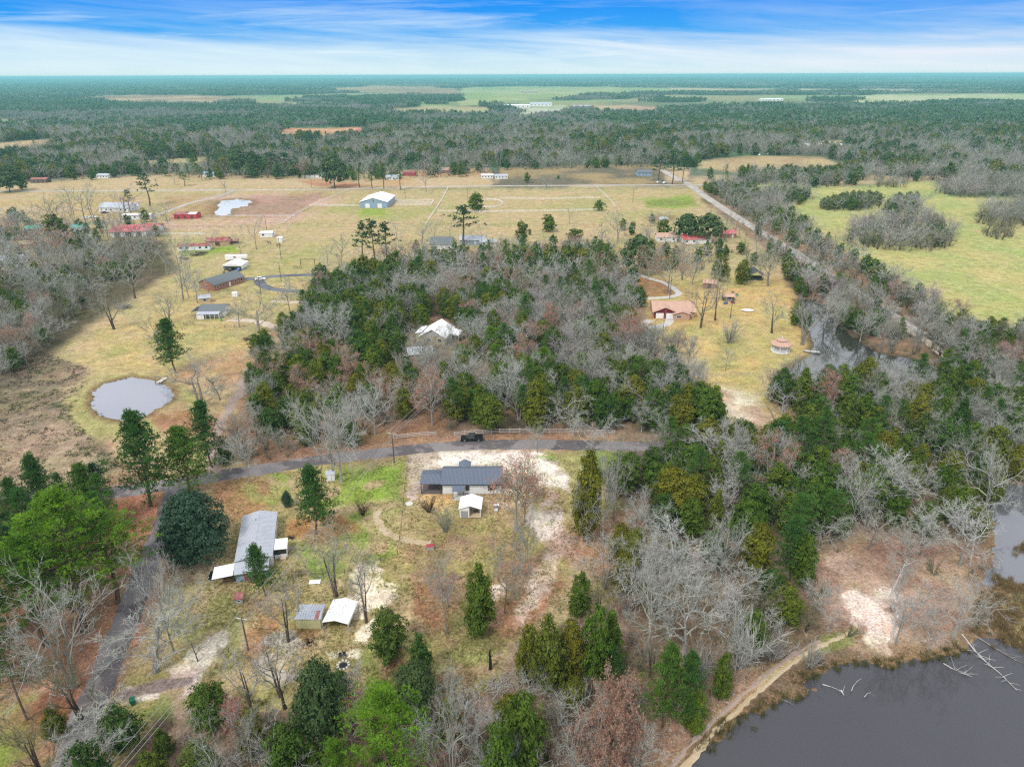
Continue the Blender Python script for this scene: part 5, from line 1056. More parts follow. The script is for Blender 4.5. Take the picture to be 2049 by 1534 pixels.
for poly, sp_, wt, hd, he in WOODS:
    W2 = [tuple(G(*p)[:2]) for p in poly]; xs = [p[0] for p in W2]; ys = [p[1] for p in W2]
    gx = np.arange(min(xs), max(xs), sp_); gy = np.arange(min(ys), max(ys), sp_)
    X_, Y_ = np.meshgrid(gx, gy); rs = np.random.default_rng(int(sum(xs)) & 0xffff)
    X_ = (X_+rs.uniform(-.48, .48, X_.shape)*sp_).ravel(); Y_ = (Y_+rs.uniform(-.48, .48, Y_.shape)*sp_).ravel()
    ok = inpoly(X_, Y_, W2); X_, Y_ = X_[ok], Y_[ok]; U, V_, Zc = Pn(X_, Y_)
    for kp in KEEP+pond_px:
        bad = inpoly(U, V_, kp); X_, Y_, U, V_ = X_[~bad], Y_[~bad], U[~bad], V_[~bad]
    ks = parse(wt); tot = sum(w_ for _, w_ in ks)
    clus = fbm(X_/22.0, Y_/22.0, 91, 3)
    for x, y, u, v, cn in zip(X_, Y_, U, V_, clus):
        if not (-260 < u < 2310): continue
        if not clear(x, y, u, v) or taken(x, y, sp_*.62): continue
        r_ = rt.random()*tot
        for k, w_ in ks:
            r_ -= w_
            if r_ <= 0: break
        if cn > .56 and rt.random() < .5 and k in ('bare', 'pale', 'olive') and any(q[0] == 'cedar' for q in ks): k = 'cedar'
        if cn < .42 and rt.random() < .45 and k == 'cedar' and any(q[0] == 'bare' for q in ks): k = 'bare'
        h = rt.uniform(*(he if k in EVER else hd))*(1.25 if k in ('pine', 'brightpine') else 1)
        if k == 'olive': h *= .75
        TREES.append([k, x, y, h, None, None, None]); occupy(x, y)
    # low undergrowth between the trunks
    nb = int(len(X_)*1.1)
    for _ in range(nb):
        i = rt.randrange(len(X_)); x, y = X_[i]+rt.uniform(-.5, .5)*sp_*1.4, Y_[i]+rt.uniform(-.5, .5)*sp_*1.4
        if clear(x, y, 0, 0, 1.8): BUSHES.append((x, y, rt.uniform(1.0, 3.2)))

# the country beyond the far lane: one tree at a time out to about a kilometre
OPEN_FAR = [c[0] for i_c, c in enumerate(COVER[3:22]) if i_c not in (13, 14, 15)]+[COVER[24][0], COVER[25][0], COVER[27][0]]+[
 [(-600, 384), (60, 362), (200, 352), (330, 346), (640, 348), (660, 362), (700, 382), (-600, 395)], [(870, 345), (985, 335), (1340, 328), (1380, 345), (1400, 372), (700, 378), (720, 350)], [(1490, 366), (2300, 360), (2300, 400), (1490, 400)], [(1340, 330), (1410, 340), (1420, 375), (1340, 372)],
 [(1385, 345), (1500, 345), (1480, 356), (1390, 356)]]
fx = np.arange(-1250, 1250, 7.2); fy = np.arange(520, 1250, 7.2); X_, Y_ = np.meshgrid(fx, fy); rs = np.random.default_rng(5)
X_ = (X_+rs.uniform(-3.4, 3.4, X_.shape)).ravel(); Y_ = (Y_+rs.uniform(-3.4, 3.4, Y_.shape)).ravel(); U, V_, Zc = Pn(X_, Y_)
ok = (U > -120) & (U < 2170) & (V_ < 372)
HP = 12.0*F/Zc
for kp in OPEN_FAR: ok &= ~(inpoly(U, V_, kp) | inpoly(U, V_-HP*.55, kp))
thin = fbm(X_/70.0, Y_/70.0, 12, 3); ok &= ~((thin < .40) & (rs.random(len(X_)) < .8))
X_, Y_, U, V_ = X_[ok], Y_[ok], U[ok], V_[ok]
mix = fbm(X_/95.0, Y_/95.0, 44, 4); ev = fbm(X_/38.0, Y_/38.0, 45, 3)
for x, y, u, v, m_, e_ in zip(X_, Y_, U, V_, mix, ev):
    r_ = rt.random(); pe = .08+.62*float(sstep(.50, .60, e_))
    if u > 1300 and v < 280: pe += .25
    if r_ < pe: k = rt.choice(['cedar', 'cedar', 'cedar', 'pine', 'darkpine', 'oak', 'olivecedar']); h = rt.uniform(9, 16)
    else: k = rt.choice(['bare']*7+['olive']*3+['pink', 'pale']); h = rt.uniform(10, 16)
    TREES.append([k, x, y, h, None, None, None])

# ---------------------------------------------------------------- placing
def extent(me):
    a = np.empty(len(me.vertices)*3, np.float32); me.vertices.foreach_get('co', a); a = a.reshape(-1, 3)
    return float(np.percentile(np.abs(a[:, :2]), 97)*2)
EXT = {id(c): extent(c) for d_ in (SRC, LOW) for l in d_.values() for (_, c, _) in l}
cands = []
for t in TREES:
    k, x, y, h, wpx, lab, var = t
    zc = P(x, y, 0)[2]; cands.append((h*F/zc, t, zc))
FAMILY = lambda k: {'pale': 'bare', 'pink': 'bare', 'olive': 'bare', 'yardtree': 'bare', 'oak': 'cedar', 'magnolia': 'cedar', 'lushpine': 'pine', 'olivecedar': 'cedar', 'darkpine': 'pine', 'brightpine': 'pine', 'orange': 'red', 'brownleaf': 'red'}.get(k, k)
cands.sort(key=lambda q: (q[1][5] is None, -q[0]))
quota = {}; single, mass = [], []
for s_, t, zc in cands:
    u, v, _ = P(t[1], t[2], t[3]*.6); ubx = -60 < u < 2110 and P(t[1], t[2], t[3])[1] < 1560
    f = FAMILY(t[0])
    if ubx and quota.get(f, 0) < 298 and (zc < 700 or lab): quota[f] = quota.get(f, 0)+1; single.append((t, zc))
    elif ubx or zc < 240: mass.append((t, zc))
ANCH = [(300, 960, 'by the road junction'), (150, 1150, 'left of the side road'), (60, 1400, 'at lower left beyond the side road'), (350, 1350, 'between the side road and the yellow shed'), (500, 1480, 'in the thicket at the bottom left'),
 (750, 1480, 'behind the big bright pine'), (950, 1450, 'in the thicket below the lower yard'), (1150, 1480, 'in the thicket left of the lake track'), (1330, 1250, 'right of the sandy track'), (1500, 1250, 'left of the lake clearing'),
 (1250, 1050, 'at the right edge of the yard'), (1400, 980, 'in the cedar wood right of the yard'), (1600, 1000, 'above the lake clearing'), (1700, 1150, 'in the leaf-strewn lake clearing'), (1850, 1000, 'beside the right creek'),
 (1900, 860, 'at the right edge below the creek pond'), (1650, 860, 'in the wood just below the creek pond'), (1700, 740, 'on the bank of the creek pond'), (1900, 720, 'above the creek pond'), (1760, 620, 'in the tree belt along the meadow'),
 (1620, 530, 'between the country road and the creek'), (1480, 430, 'along the right side of the country road'), (1800, 480, 'in the oval meadow clump'), (1700, 412, 'in the small meadow clump'), (1810, 420, 'behind the oval clump on the meadow'), (2000, 435, 'in the rightmost meadow clump'),
 (1570, 395, 'in the clump at the meadow gate'), (2000, 380, 'in the long clump behind the meadow'), (1400, 520, 'behind the tan-roofed brick house'), (1300, 750, 'left of the creek lawn'), (1200, 640, 'left of the tan-roofed brick house'), (1050, 600, 'in the wood behind the power line'),
 (1100, 810, 'in the wood behind the pickup'), (950, 820, 'above the plank fence gate'), (1250, 840, 'above the right end of the plank fence'), (900, 560, 'below the far farmhouses'), (700, 600, 'right of the loop driveway'), (700, 720, 'left of the white-roofed house'),
 (800, 800, 'between the white-roofed house and the road'), (600, 850, 'between the gravel lane and the plank fence'), (540, 750, 'by the gravel lane'), (100, 640, 'in the brushy wood on the left'), (40, 540, 'in the brushy wood below the cottages'), (200, 520, 'below the red-roofed barn'),
 (150, 420, 'by the far-left farm'), (460, 540, 'by the brick house farmyard'), (400, 780, 'by the round pond'), (450, 340, 'beyond the far lane on the left'), (900, 320, 'beyond the middle of the far lane'), (1200, 300, 'in the woods beyond the dark marsh'),
 (1500, 330, 'in the trees beyond the crossroads'), (1850, 320, 'in the woods beyond the meadow'), (200, 260, 'in the far woods on the left'), (800, 250, 'in the far woods in the middle'), (1700, 260, 'in the far woods on the right'), (850, 500, 'by the far farmhouses'), (1100, 450, 'in the middle pasture'), (700, 500, 'in the pasture right of the driveway')]
def phrase(u, v): return min(ANCH, key=lambda a: (a[0]-u)**2+((a[1]-v)*1.6)**2)[2]
rows = {}
FORM = {'bare': ['level-limbed', 'crooked', 'upright', 'brush-like', 'forked', 'open-topped', 'three-stemmed'], 'pale': ['wide crooked', 'forked', 'fan-shaped', 'round-topped', 'narrow'],
        'cedar': ['oval', 'domed', 'narrow', 'broad domed', 'pointed', 'egg-shaped'], 'pine': ['round-topped', 'narrow', 'broad'], 'darkpine': ['high-crowned', 'broad']}
for n_, (t, zc) in enumerate(single):
    k, x, y, h, wpx, lab, var = t
    src = (LOW if zc > 330 and k in LOW else SRC)[k]; vi = rt.randrange(len(src)); tm_, cm_, h0 = src[vi]
    name, cat, words = KN[k]
    o = bpy.data.objects.new(name, None); C.objects.link(o); o.empty_display_size = .5
    s = h/h0; sx_ = s*rt.uniform(.88, 1.15)*(1 if wpx else 1)
    if wpx: sx_ = (wpx*zc/F*(.84 if k in EVER and k != 'brightpine' else .98))/EXT[id(cm_)]
    o.location = (x, y, 0); o.scale = (sx_, sx_*rt.uniform(.93, 1.07), s); o.rotation_euler = (rt.uniform(-.03, .03), rt.uniform(-.03, .03), rt.uniform(0, 6.28))
    if tm_: link('trunk', tm_, o)
    link('crown', cm_, o)
    o['category'] = cat
    if lab: o['label'] = lab
    else:
        u, v, _ = P(x, y, h*.5); ph = phrase(u, v); fm = FORM.get(k); sz = 'tall ' if h > 12.5 and 'tall' not in words else ('small ' if h < 7.5 else '')
        L_ = (sz+(fm[vi % len(fm)]+' ' if fm and zc < 330 else '')+words+' '+ph).replace('with pale bark', 'pale-barked') if False else sz+(fm[vi % len(fm)]+' ' if fm and zc < 330 else '')+words+' '+ph
        rows.setdefault(L_, []).append((u, v, o))
ORD = 'second third fourth fifth sixth seventh eighth ninth tenth eleventh twelfth thirteenth fourteenth fifteenth sixteenth seventeenth eighteenth nineteenth twentieth twenty-first twenty-second twenty-third'.split()
for L_, it in rows.items():
    n = len(it)
    if n == 1: it[0][2]['label'] = L_; continue
    it.sort(key=lambda q: q[0]); gname = L_
    for i, q in enumerate(it):
        if n <= 24:
            p_ = 'leftmost ' if i == 0 else ('rightmost ' if i == n-1 else ORD[i-1]+' from left, ')
            q[2]['label'] = p_+L_
        else: q[2]['label'] = L_
        q[2]['group'] = gname
def gn_scatter(name, pts, sources, label=None, kind='stuff'):
    "one object: points (x,y,z,rot,scale xy,scale z,index) carrying source meshes"
    n = len(pts); A = np.array(pts, float)
    me = bpy.data.meshes.new(name); me.vertices.add(n); me.vertices.foreach_set('co', A[:, :3].astype(np.float32).ravel())
    a = me.attributes.new('rotation', 'FLOAT_VECTOR', 'POINT'); r3 = np.zeros((n, 3), np.float32); r3[:, 2] = A[:, 3]; a.data.foreach_set('vector', r3.ravel())
    a = me.attributes.new('size', 'FLOAT_VECTOR', 'POINT'); s3 = np.stack([A[:, 4], A[:, 4], A[:, 5]], 1).astype(np.float32); a.data.foreach_set('vector', s3.ravel())
    a = me.attributes.new('pick', 'INT', 'POINT'); a.data.foreach_set('value', A[:, 6].astype(np.int32))
    col = bpy.data.collections.new(name+'_sources')
    for i, m_ in enumerate(sources): col.objects.link(bpy.data.objects.new('src_%s_%03d' % (name, i), m_))
    ng = bpy.data.node_groups.new(name+'_nodes', 'GeometryNodeTree')
    ng.interface.new_socket('Geometry', in_out='INPUT', socket_type='NodeSocketGeometry'); ng.interface.new_socket('Geometry', in_out='OUTPUT', socket_type='NodeSocketGeometry')
    nd = ng.nodes; i_ = nd.new('NodeGroupInput'); o_ = nd.new('NodeGroupOutput'); ip = nd.new('GeometryNodeInstanceOnPoints'); ci = nd.new('GeometryNodeCollectionInfo')
    ci.inputs[0].default_value = col; ci.inputs[1].default_value = True; ci.inputs[2].default_value = True
    def na(nm, ty):
        q = nd.new('GeometryNodeInputNamedAttribute'); q.data_type = ty; q.inputs[0].default_value = nm; return q.outputs[0]
    m2 = nd.new('GeometryNodeMeshToPoints'); L2 = ng.links
    L2.new(i_.outputs[0], m2.inputs[0]); L2.new(m2.outputs[0], ip.inputs['Points']); L2.new(ci.outputs[0], ip.inputs['Instance']); ip.inputs['Pick Instance'].default_value = True
    L2.new(na('pick', 'INT'), ip.inputs['Instance Index']); L2.new(na('rotation', 'FLOAT_VECTOR'), ip.inputs['Rotation']); L2.new(na('size', 'FLOAT_VECTOR'), ip.inputs['Scale'])
    L2.new(ip.outputs[0], o_.inputs[0])
    o = bpy.data.objects.new(name, me); C.objects.link(o); md = o.modifiers.new('scatter', 'NODES'); md.node_group = ng
    tag(o, label, None, None, kind); return o
def joined(tm_, cm_):
    "trunk and crown in one mesh, for the mass"
    if tm_ is None: return cm_
    key = (tm_.name, cm_.name)
    if key in KW: return KW[key]
    V = []; T = []; n = 0; mi = []; mats = list(tm_.materials)+list(cm_.materials)
    for m_, off in ((tm_, 0), (cm_, len(tm_.materials))):
        a = np.empty(len(m_.vertices)*3, np.float32); m_.vertices.foreach_get('co', a); t = np.empty(len(m_.loops), np.int32); m_.loops.foreach_get('vertex_index', t)
        q = np.empty(len(m_.polygons), np.int32); m_.polygons.foreach_get('material_index', q)
        V.append(a.reshape(-1, 3)); T.append(t.reshape(-1, 3)+n); n += len(m_.vertices); mi.append(q+off)
    me = npmesh(cm_.name+'_whole', np.concatenate(V), np.concatenate(T), mats); me.polygons.foreach_set('material_index', np.concatenate(mi)); KW[key] = me; return me
def mass_of(name, items, label):
    srcs = []; pos = {}; pts = []
    for (k, x, y, h, *_), zc in items:
        d_ = LOW if zc > 300 and k in LOW else SRC; l = d_[k]; tm_, cm_, h0 = l[rt.randrange(len(l))]; me = joined(tm_, cm_)
        if me.name not in pos: pos[me.name] = len(srcs); srcs.append(me)
        s = h/h0; pts.append((x, y, 0, rt.uniform(0, 6.28), s*rt.uniform(.9, 1.25), s, pos[me.name]))
    gn_scatter(name, pts, srcs, label)
ev_ = [q for q in mass if q[0][0] in EVER]; de_ = [q for q in mass if q[0][0] not in EVER]
mass_of('evergreen_woods', ev_, 'evergreen trees filling the woods out to the middle distance')
mass_of('bare_woods', de_, 'leafless grey trees filling the woods out to the middle distance')
bs = [c for (_, c, _) in SRC['bush']]+[c for (_, c, _) in LOW['bush']]
gn_scatter('undergrowth', [(x, y, 0, rt.uniform(0, 6.28), h/2.5*1.15, h/2.5, rt.randrange(3) if y < 240 else 3) for x, y, h in BUSHES], bs, 'leafless brush growing between the trees of the woods')

# beyond a kilometre: patches of canopy
def patch(seed, kind, n=46, size=62, low=False):
    rng = np.random.default_rng(seed); c = TB()
    for i in range(n):
        x, y = rng.uniform(-size/2, size/2, 2); h = rng.uniform(9, 15)
        if kind == 'g' or (kind == 'm' and rng.random() < .3):
            m = 26; a = rng.uniform(0, 6.28, m); z = rng.uniform(.2, 1, m); r_ = 4.2*np.sqrt(np.clip(1-(z-.35)**2*2.2, .05, 1))*rng.uniform(.6, 1, m)
            p = np.stack([x+np.cos(a)*r_, y+np.sin(a)*r_, z*h], 1); c.leaves(p, np.stack([np.cos(a), np.sin(a), z+.3], 1)+rng.normal(size=(m, 3))*.3, np.full(m, 3.6), rng); c.wood += 0
            c.kinds = getattr(c, 'kinds', [])+[1]*m
        else:
            m = 34; a = rng.uniform(0, 6.28, m); b = np.stack([np.full(m, x), np.full(m, y), rng.uniform(.15, .6, m)*h], 1); r_ = rng.uniform(1, 5, m)
            c.tris(b, np.stack([x+np.cos(a)*r_, y+np.sin(a)*r_, rng.uniform(.6, 1, m)*h], 1), np.full(m, .9), rng); c.kinds = getattr(c, 'kinds', [])+[0]*m
    me = c.mesh('canopy_patch', [M['far_twig'], M['far_green']]); me.polygons.foreach_set('material_index', np.array(c.kinds, np.int32)); return me
PATCH = [patch(1, 'b'), patch(2, 'b'), patch(3, 'm'), patch(4, 'm'), patch(5, 'g'), patch(6, 'g')]
def far_cover(name, d0, d1, step, sc, szs, label):
    rs = np.random.default_rng(int(d0)); ang = math.radians(42); pts = []
    Y0 = np.arange(d0, d1, step)
    for y in Y0:
        xm = y*math.tan(math.radians(39))
        x = np.arange(-xm, xm, step); x = x+rs.uniform(-.45, .45, len(x))*step; yy_ = y+rs.uniform(-.45, .45, len(x))*step
        U, V_, Zc = Pn(x, yy_); ok = np.ones(len(x), bool)
        HP = 12.0*F/Zc
        for kp in OPEN_FAR: ok &= ~(inpoly(U, V_, kp) | inpoly(U, V_-HP*.6, kp))
        pt = fbm(x/900.0, yy_/520.0, 31, 3); ok &= pt < (.612 if d0 < 4000 else .625)
        x, yy_, U, V_ = x[ok], yy_[ok], U[ok], V_[ok]
        g = sstep(.44, .60, fbm(x/420.0, yy_/420.0, 3, 5)); side_ = ((U > 1200) & (V_ < 262) & (V_ > 196))*.5+((U < 600) & (V_ < 205))*.35; g = np.clip(g*.9+side_+.25*(d0 > 4000), 0, 1); z = hill(x, yy_)*sstep(2400, 3000, np.hypot(x, yy_))
        r_ = rs.random(len(x))
        for i in range(len(x)):
            q = 4+rs.integers(2) if r_[i] < g[i]*(.5 if d0 < 4000 else .8) else (2+rs.integers(2) if r_[i] < .3+g[i]*.7 else rs.integers(2))
            pts.append((x[i], yy_[i], z[i], rs.uniform(0, 6.28), sc*rs.uniform(.9, 1.15), szs*rs.uniform(.85, 1.2), q))
    gn_scatter(name, pts, PATCH, label); return len(pts)
n1_ = far_cover('distant_forest', 1250, 4200, 56, 1.0, 1.0, 'woodland covering the country beyond the fields')
n2_ = far_cover('horizon_forest', 4200, 16000, 180, 3.2, 1.15, 'hazy forest reaching to the horizon')
print('trees single', len(single), quota, 'mass', len(mass), 'bush', len(BUSHES), 'far', n1_, n2_)

# ---------------------------------------------------------------- haze
hz = MB().b0(-46000, 46000, -46000, 46000, -3, 92)
m = bpy.data.materials.new('haze'); m.use_nodes = True; nt = m.node_tree; nt.nodes.clear()
pv = N('ShaderNodeVolumePrincipled'); pv.inputs['Color'].default_value = (.38, .88, .89, 1); pv.inputs['Density'].default_value = 1.25e-4; pv.inputs['Anisotropy'].default_value = .2
o = N('ShaderNodeOutputMaterial'); Lk(pv.outputs[0], o.inputs['Volume'])
tag(hz.build('haze', m), 'thin pale haze over the whole countryside', kind='stuff')

# ================================================================ buildings
def child_mesh(parent, name, mb, mt): return mb.build(name, mt, parent)
def ribs(mb, p0, p1, p2, p3, n, w=.06, hgt=.05):
    "standing ribs on the roof plane p0,p1 (eave) p3,p2 (ridge), running from eave to ridge"
    p0, p1, p2, p3 = map(Vector, (p0, p1, p2, p3)); nn = (p1-p0).cross(p3-p0).normalized(); ex = (p1-p0).normalized()
    for i in range(n+1):
        t = i/n; a = p0.lerp(p1, t)+nn*.012; b = p3.lerp(p2, t)+nn*.012; s = ex*w/2
        mb.add([a-s, a+s, a+nn*hgt, b-s, b+s, b+nn*hgt], [(0, 2, 5, 3), (1, 4, 5, 2), (0, 1, 2), (3, 5, 4)])
def window(parent, c, wd, ht, nrm, frame='white_wall', pane='glass', name='window', grid=0):
    "c on the wall plane, nrm one of x,-x,y,-y"
    ax_ = {'x': (0, 1, 1), '-x': (0, -1, -1), 'y': (1, 0, 1), '-y': (-1, 0, -1)}[nrm]
    horiz = Vector((0, 1, 0)) if 'x' in nrm else Vector((1, 0, 0)); n = Vector({'x': (1, 0, 0), '-x': (-1, 0, 0), 'y': (0, 1, 0), '-y': (0, -1, 0)}[nrm]); c = Vector(c)
    mb = MB(); t = .09
    def bx(hc, zc_, w_, h_, d0, d1, m_=mb):
        ctr = c+horiz*hc+Vector((0, 0, zc_))+n*((d0+d1)/2); dx = abs(horiz.x)*w_+abs(n.x)*(d1-d0); dy = abs(horiz.y)*w_+abs(n.y)*(d1-d0)
        m_.box(ctr, (dx, dy, h_))
    bx(-wd/2, 0, t, ht+t, -.02, .07); bx(wd/2, 0, t, ht+t, -.02, .07); bx(0, ht/2, wd-t, t, -.02, .068); bx(0, -ht/2, wd-t, t, -.02, .068)
    for g in range(grid): bx(-wd/2+wd*(g+1)/(grid+1), 0, .04, ht-t, .02, .06)
    o = child_mesh(parent, name, mb, M[frame]); pm = MB(); bx(0, 0, wd-t, ht-t, .003, .03, pm); child_mesh(o, 'pane', pm, M[pane]); return o
def door(parent, c, wd, ht, nrm, mt='white_metal', name='door', panels=0):
    n = Vector({'x': (1, 0, 0), '-x': (-1, 0, 0), 'y': (0, 1, 0), '-y': (0, -1, 0)}[nrm]); c = Vector(c); mb = MB()
    dx = (abs(n.y)*wd+abs(n.x)*.06); dy = abs(n.x)*wd+abs(n.y)*.06
    mb.box(c+n*.035+Vector((0, 0, ht/2)), (dx, dy, ht))
    for i in range(panels): mb.box(c+n*.07+Vector((0, 0, ht*(i+.5)/panels)), (abs(n.y)*wd*.9+abs(n.x)*.02, abs(n.x)*wd*.9+abs(n.y)*.02, ht/panels*.72))
    o = child_mesh(parent, name, mb, M[mt]); h_ = MB(); hz_ = Vector((1, 0, 0)) if abs(n.y) else Vector((0, 1, 0)); h_.box(c+n*.11+hz_*wd*.38+Vector((0, 0, ht*.45)), (.1, .1, .1)); child_mesh(o, 'handle', h_, M['chrome']); return o
def gable(name, label, cat, px, py, rz, L_, D_, hw, hr, wall='white_wall', roof='galv', over=.35, z0=0, nrib=0, anchor=(0, -.5), gablemat=None, t=.12, trim=None, parent=None, loc=None, walls=True, group=None):
    "gabled box, ridge along local x; anchor = which footprint point stands at the pixel"
    g = G(px, py) if px is not None else Vector((0, 0, 0)); r_ = R(rz)
    off = Vector((anchor[0]*L_, anchor[1]*D_, 0)); off.rotate(Matrix.Rotation(r_, 3, 'Z'))
    root = parent or thing(name, label, cat, (g.x-off.x, g.y-off.y, 0), r_, group)
    lx, ly = loc or (0, 0); x0, x1, y0, y1 = lx-L_/2, lx+L_/2, ly-D_/2, ly+D_/2; ym = ly
    if walls:
        mb = MB(); th = .15
        mb.add([(x0, y0, z0), (x1, y0, z0), (x1, y1, z0), (x0, y1, z0), (x0, y0, hw), (x1, y0, hw), (x1, y1, hw), (x0, y1, hw), (x0, ym, hr-.02), (x1, ym, hr-.02)],
               [(0, 1, 5, 4), (2, 3, 7, 6), (1, 2, 6, 9, 5), (3, 0, 4, 8, 7)])
        child_mesh(root, 'wall', mb, M[wall])
        if gablemat:
            for xx, sg in ((x0, -1), (x1, 1)):
                gm = MB(); a = [(xx+sg*.03, y0+.1, hw), (xx+sg*.03, y1-.1, hw), (xx+sg*.03, ym, hr-.1)]
                gm.add(a+[(xx, p[1], p[2]) for p in a], [(0, 1, 2) if sg > 0 else (2, 1, 0), (0, 3, 4, 1), (1, 4, 5, 2), (2, 5, 3, 0)])
                child_mesh(root, 'gable_panel', gm, M[gablemat])
    sl = (hr-hw)/(D_/2); eo = over*sl; rf = MB(); e = over
    for sg in (-1, 1):
        ye = y0-over if sg < 0 else y1+over
        pts = [(x0-e, ye, hw-eo+t), (x1+e, ye, hw-eo+t), (x1+e, ym, hr+t), (x0-e, ym, hr+t)]
        if sg > 0: pts = [(x1+e, ye, hw-eo+t), (x0-e, ye, hw-eo+t), (x0-e, ym, hr+t), (x1+e, ym, hr+t)]
        rf.slab(pts, t*.8)
        if nrib: ribs(rf, *pts, nrib)
    rf.add([(x0-e, ym-.18, hr+t-.18*sl+.03), (x1+e, ym-.18, hr+t-.18*sl+.03), (x1+e, ym, hr+t+.06), (x0-e, ym, hr+t+.06), (x0-e, ym+.18, hr+t-.18*sl+.03), (x1+e, ym+.18, hr+t-.18*sl+.03)], [(0, 1, 2, 3), (3, 2, 5, 4), (0, 3, 4), (1, 5, 2)])
    ro = child_mesh(root, 'roof', rf, M[roof])
    return root, ro, (x0, x1, y0, y1)
def lean(root, x0, x1, y0, y1, zlo, zhi, roof, posts=True, nrib=0, hi='y1', pm='dark_trim', t=.1, name='porch_roof', pw=.14, postz=0.0, pn=2):
    "a lean-to roof on posts, high side at hi"
    z = {'y1': (zlo, zlo, zhi, zhi), 'y0': (zhi, zhi, zlo, zlo), 'x1': (zlo, zhi, zhi, zlo), 'x0': (zhi, zlo, zlo, zhi)}[hi]
    pts = [(x0, y0, z[0]), (x1, y0, z[1]), (x1, y1, z[2]), (x0, y1, z[3])]; mb = MB().slab(pts, t)
    if nrib: ribs(mb, *pts, nrib)
    o = child_mesh(root, name, mb, M[roof])
    if posts:
        low_ = {'y1': [(x0+.15, y0+.15), (x1-.15, y0+.15)], 'y0': [(x0+.15, y1-.15), (x1-.15, y1-.15)], 'x1': [(x0+.15, y0+.15), (x0+.15, y1-.15)], 'x0': [(x1-.15, y0+.15), (x1-.15, y1-.15)]}[hi]
        if pn > 2: low_ = [tuple(np.array(low_[0])*(1-i/(pn-1))+np.array(low_[1])*i/(pn-1)) for i in range(pn)]
        for (a, b) in low_: child_mesh(root, 'post', MB().b0(a-pw/2, a+pw/2, b-pw/2, b+pw/2, postz, zlo-t*.9), M[pm])
    return o

# --- the new house with the charcoal metal roof
h, rf, (x0, x1, y0, y1) = gable('metal_roof_house', 'newly built white house with long charcoal metal roof beside the curving road', 'house', 944.5, 987.5, 0, 13.4, 7.4, 2.75, 4.35, 'white_wall', 'dark_roof', over=.35, nrib=46, t=.14)
sid = MB()
for i in range(45): sid.b0(x0+.15+i*.3, x0+.18+i*.3, y0-.025, y0-.003, .2, 2.55)
child_mesh(h, 'siding_battens', sid, M['white_metal'])
child_mesh(h, 'foundation', MB().b0(x0-.1, x1+.1, y0-.1, y1+.1, -.2, .18), M['concrete'])
child_mesh(h, 'eave_trim', MB().b0(x0-.36, x1+.36, y0-.47, y0-.38, 2.52, 2.70), M['dark_trim'])
window(h, (x0+5.7, y0, 1.55), .8, 1.15, '-y', 'dark_trim'); window(h, (x1-2.5, y0, 1.55), 1.0, 1.15, '-y', 'dark_trim'); window(h, (x0+4.05, y0, 1.6), .8, .9, '-y', 'dark_trim')
window(h, (x1, 1.8, 1.55), 1.0, 1.15, 'x', 'dark_trim'); window(h, (x0+2, y1, 1.55), 1.2, 1.15, 'y', 'dark_trim'); window(h, (x0+10, y1, 1.55), 1.2, 1.15, 'y', 'dark_trim')
door(h, (x0+3.1, y0, .2), .9, 2.0, '-y', 'white_metal')
lean(h, x0+2.4, x0+5.1, y0-2.4, y0-.1, 2.25, 2.68, 'dark_roof', nrib=9, name='porch_roof', postz=.1)
child_mesh(h, 'porch_slab', MB().b0(x0+2.4, x0+5.1, y0-2.7, y0-.12, -.1, .14), M['concrete'])
# carport on the left
cx0, cx1, cy0, cy1 = x0-5.1, x0-.36, y0+.1, y0+5.6
cr_ = MB(); zlo, zhi = 2.85, 3.5
for pts in ([(cx0, cy0-.3, zlo), (cx1, cy0-.3, zlo), (cx1, (cy0+cy1)/2, zhi), (cx0, (cy0+cy1)/2, zhi)], [(cx1, cy1+.3, zlo), (cx0, cy1+.3, zlo), (cx0, (cy0+cy1)/2, zhi), (cx1, (cy0+cy1)/2, zhi)]):
    cr_.slab(pts, .1); ribs(cr_, *pts, 16)
child_mesh(h, 'carport_roof', cr_, M['dark_roof'])
for a, b in ((cx0+.15, cy0), (cx0+.15, cy1), (cx1-.1, cy0), (cx1-.1, cy1)): child_mesh(h, 'carport_post', MB().b0(a-.08, a+.08, b-.08, b+.08, 0, 2.8), M['dark_trim'])
child_mesh(h, 'carport_floor', MB().b0(cx0+.1, cx1, cy0-.1, cy1+.1, -.1, .06), mat('dark_gravel', (.13, .10, .10), .95, .3, 2))
# front porch on the road side, its ridge running away from the road
pz = MB(); xm = x0+4.6
for sg in (-1, 1):
    pts = [(xm+sg*1.5, y1+.2, 2.6), (xm+sg*1.5, y1+2.6, 2.6), (xm, y1+2.6, 3.35), (xm, y1-1.3, 3.35)]
    pz.slab(pts if sg > 0 else pts[::-1], .1)
child_mesh(h, 'entry_roof', pz, M['dark_roof'])
for sg in (-1, 1): child_mesh(h, 'entry_post', MB().b0(xm+sg*1.3-.07, xm+sg*1.3+.07, y1+2.3, y1+2.44, 0, 2.6), M['dark_trim'])

# --- white shed with open porch (ridge runs away from the camera)
s, rf, (x0, x1, y0, y1) = gable('white_shed', 'small white shed with roll-up door and open porch in front of the dark-roofed house', 'shed', 941, 1036, 88, 4.3, 4.6, 2.35, 3.15, 'white_metal', 'white_metal', over=.2, anchor=(-.5, 0), walls=False, nrib=8)
wb = MB(); # local x points away from the camera, local y to the left
wb.add([(x0, .2, .05), (x0, y1, .05), (x1, y1, .05), (x1, .2, .05), (x0, .2, 3.05), (x0, y1, 2.35), (x1, y1, 2.35), (x1, .2, 3.05)], [(1, 0, 4, 5), (2, 1, 5, 6), (3, 2, 6, 7), (0, 3, 7, 4)])
wb.b0(x1-.1, x1, y0, .2, .05, 2.35); child_mesh(s, 'wall', wb, M['white_metal'])
door(s, (x0, 1.25, .1), 1.5, 1.75, '-x', 'grey', 'roll_up_door', panels=6)
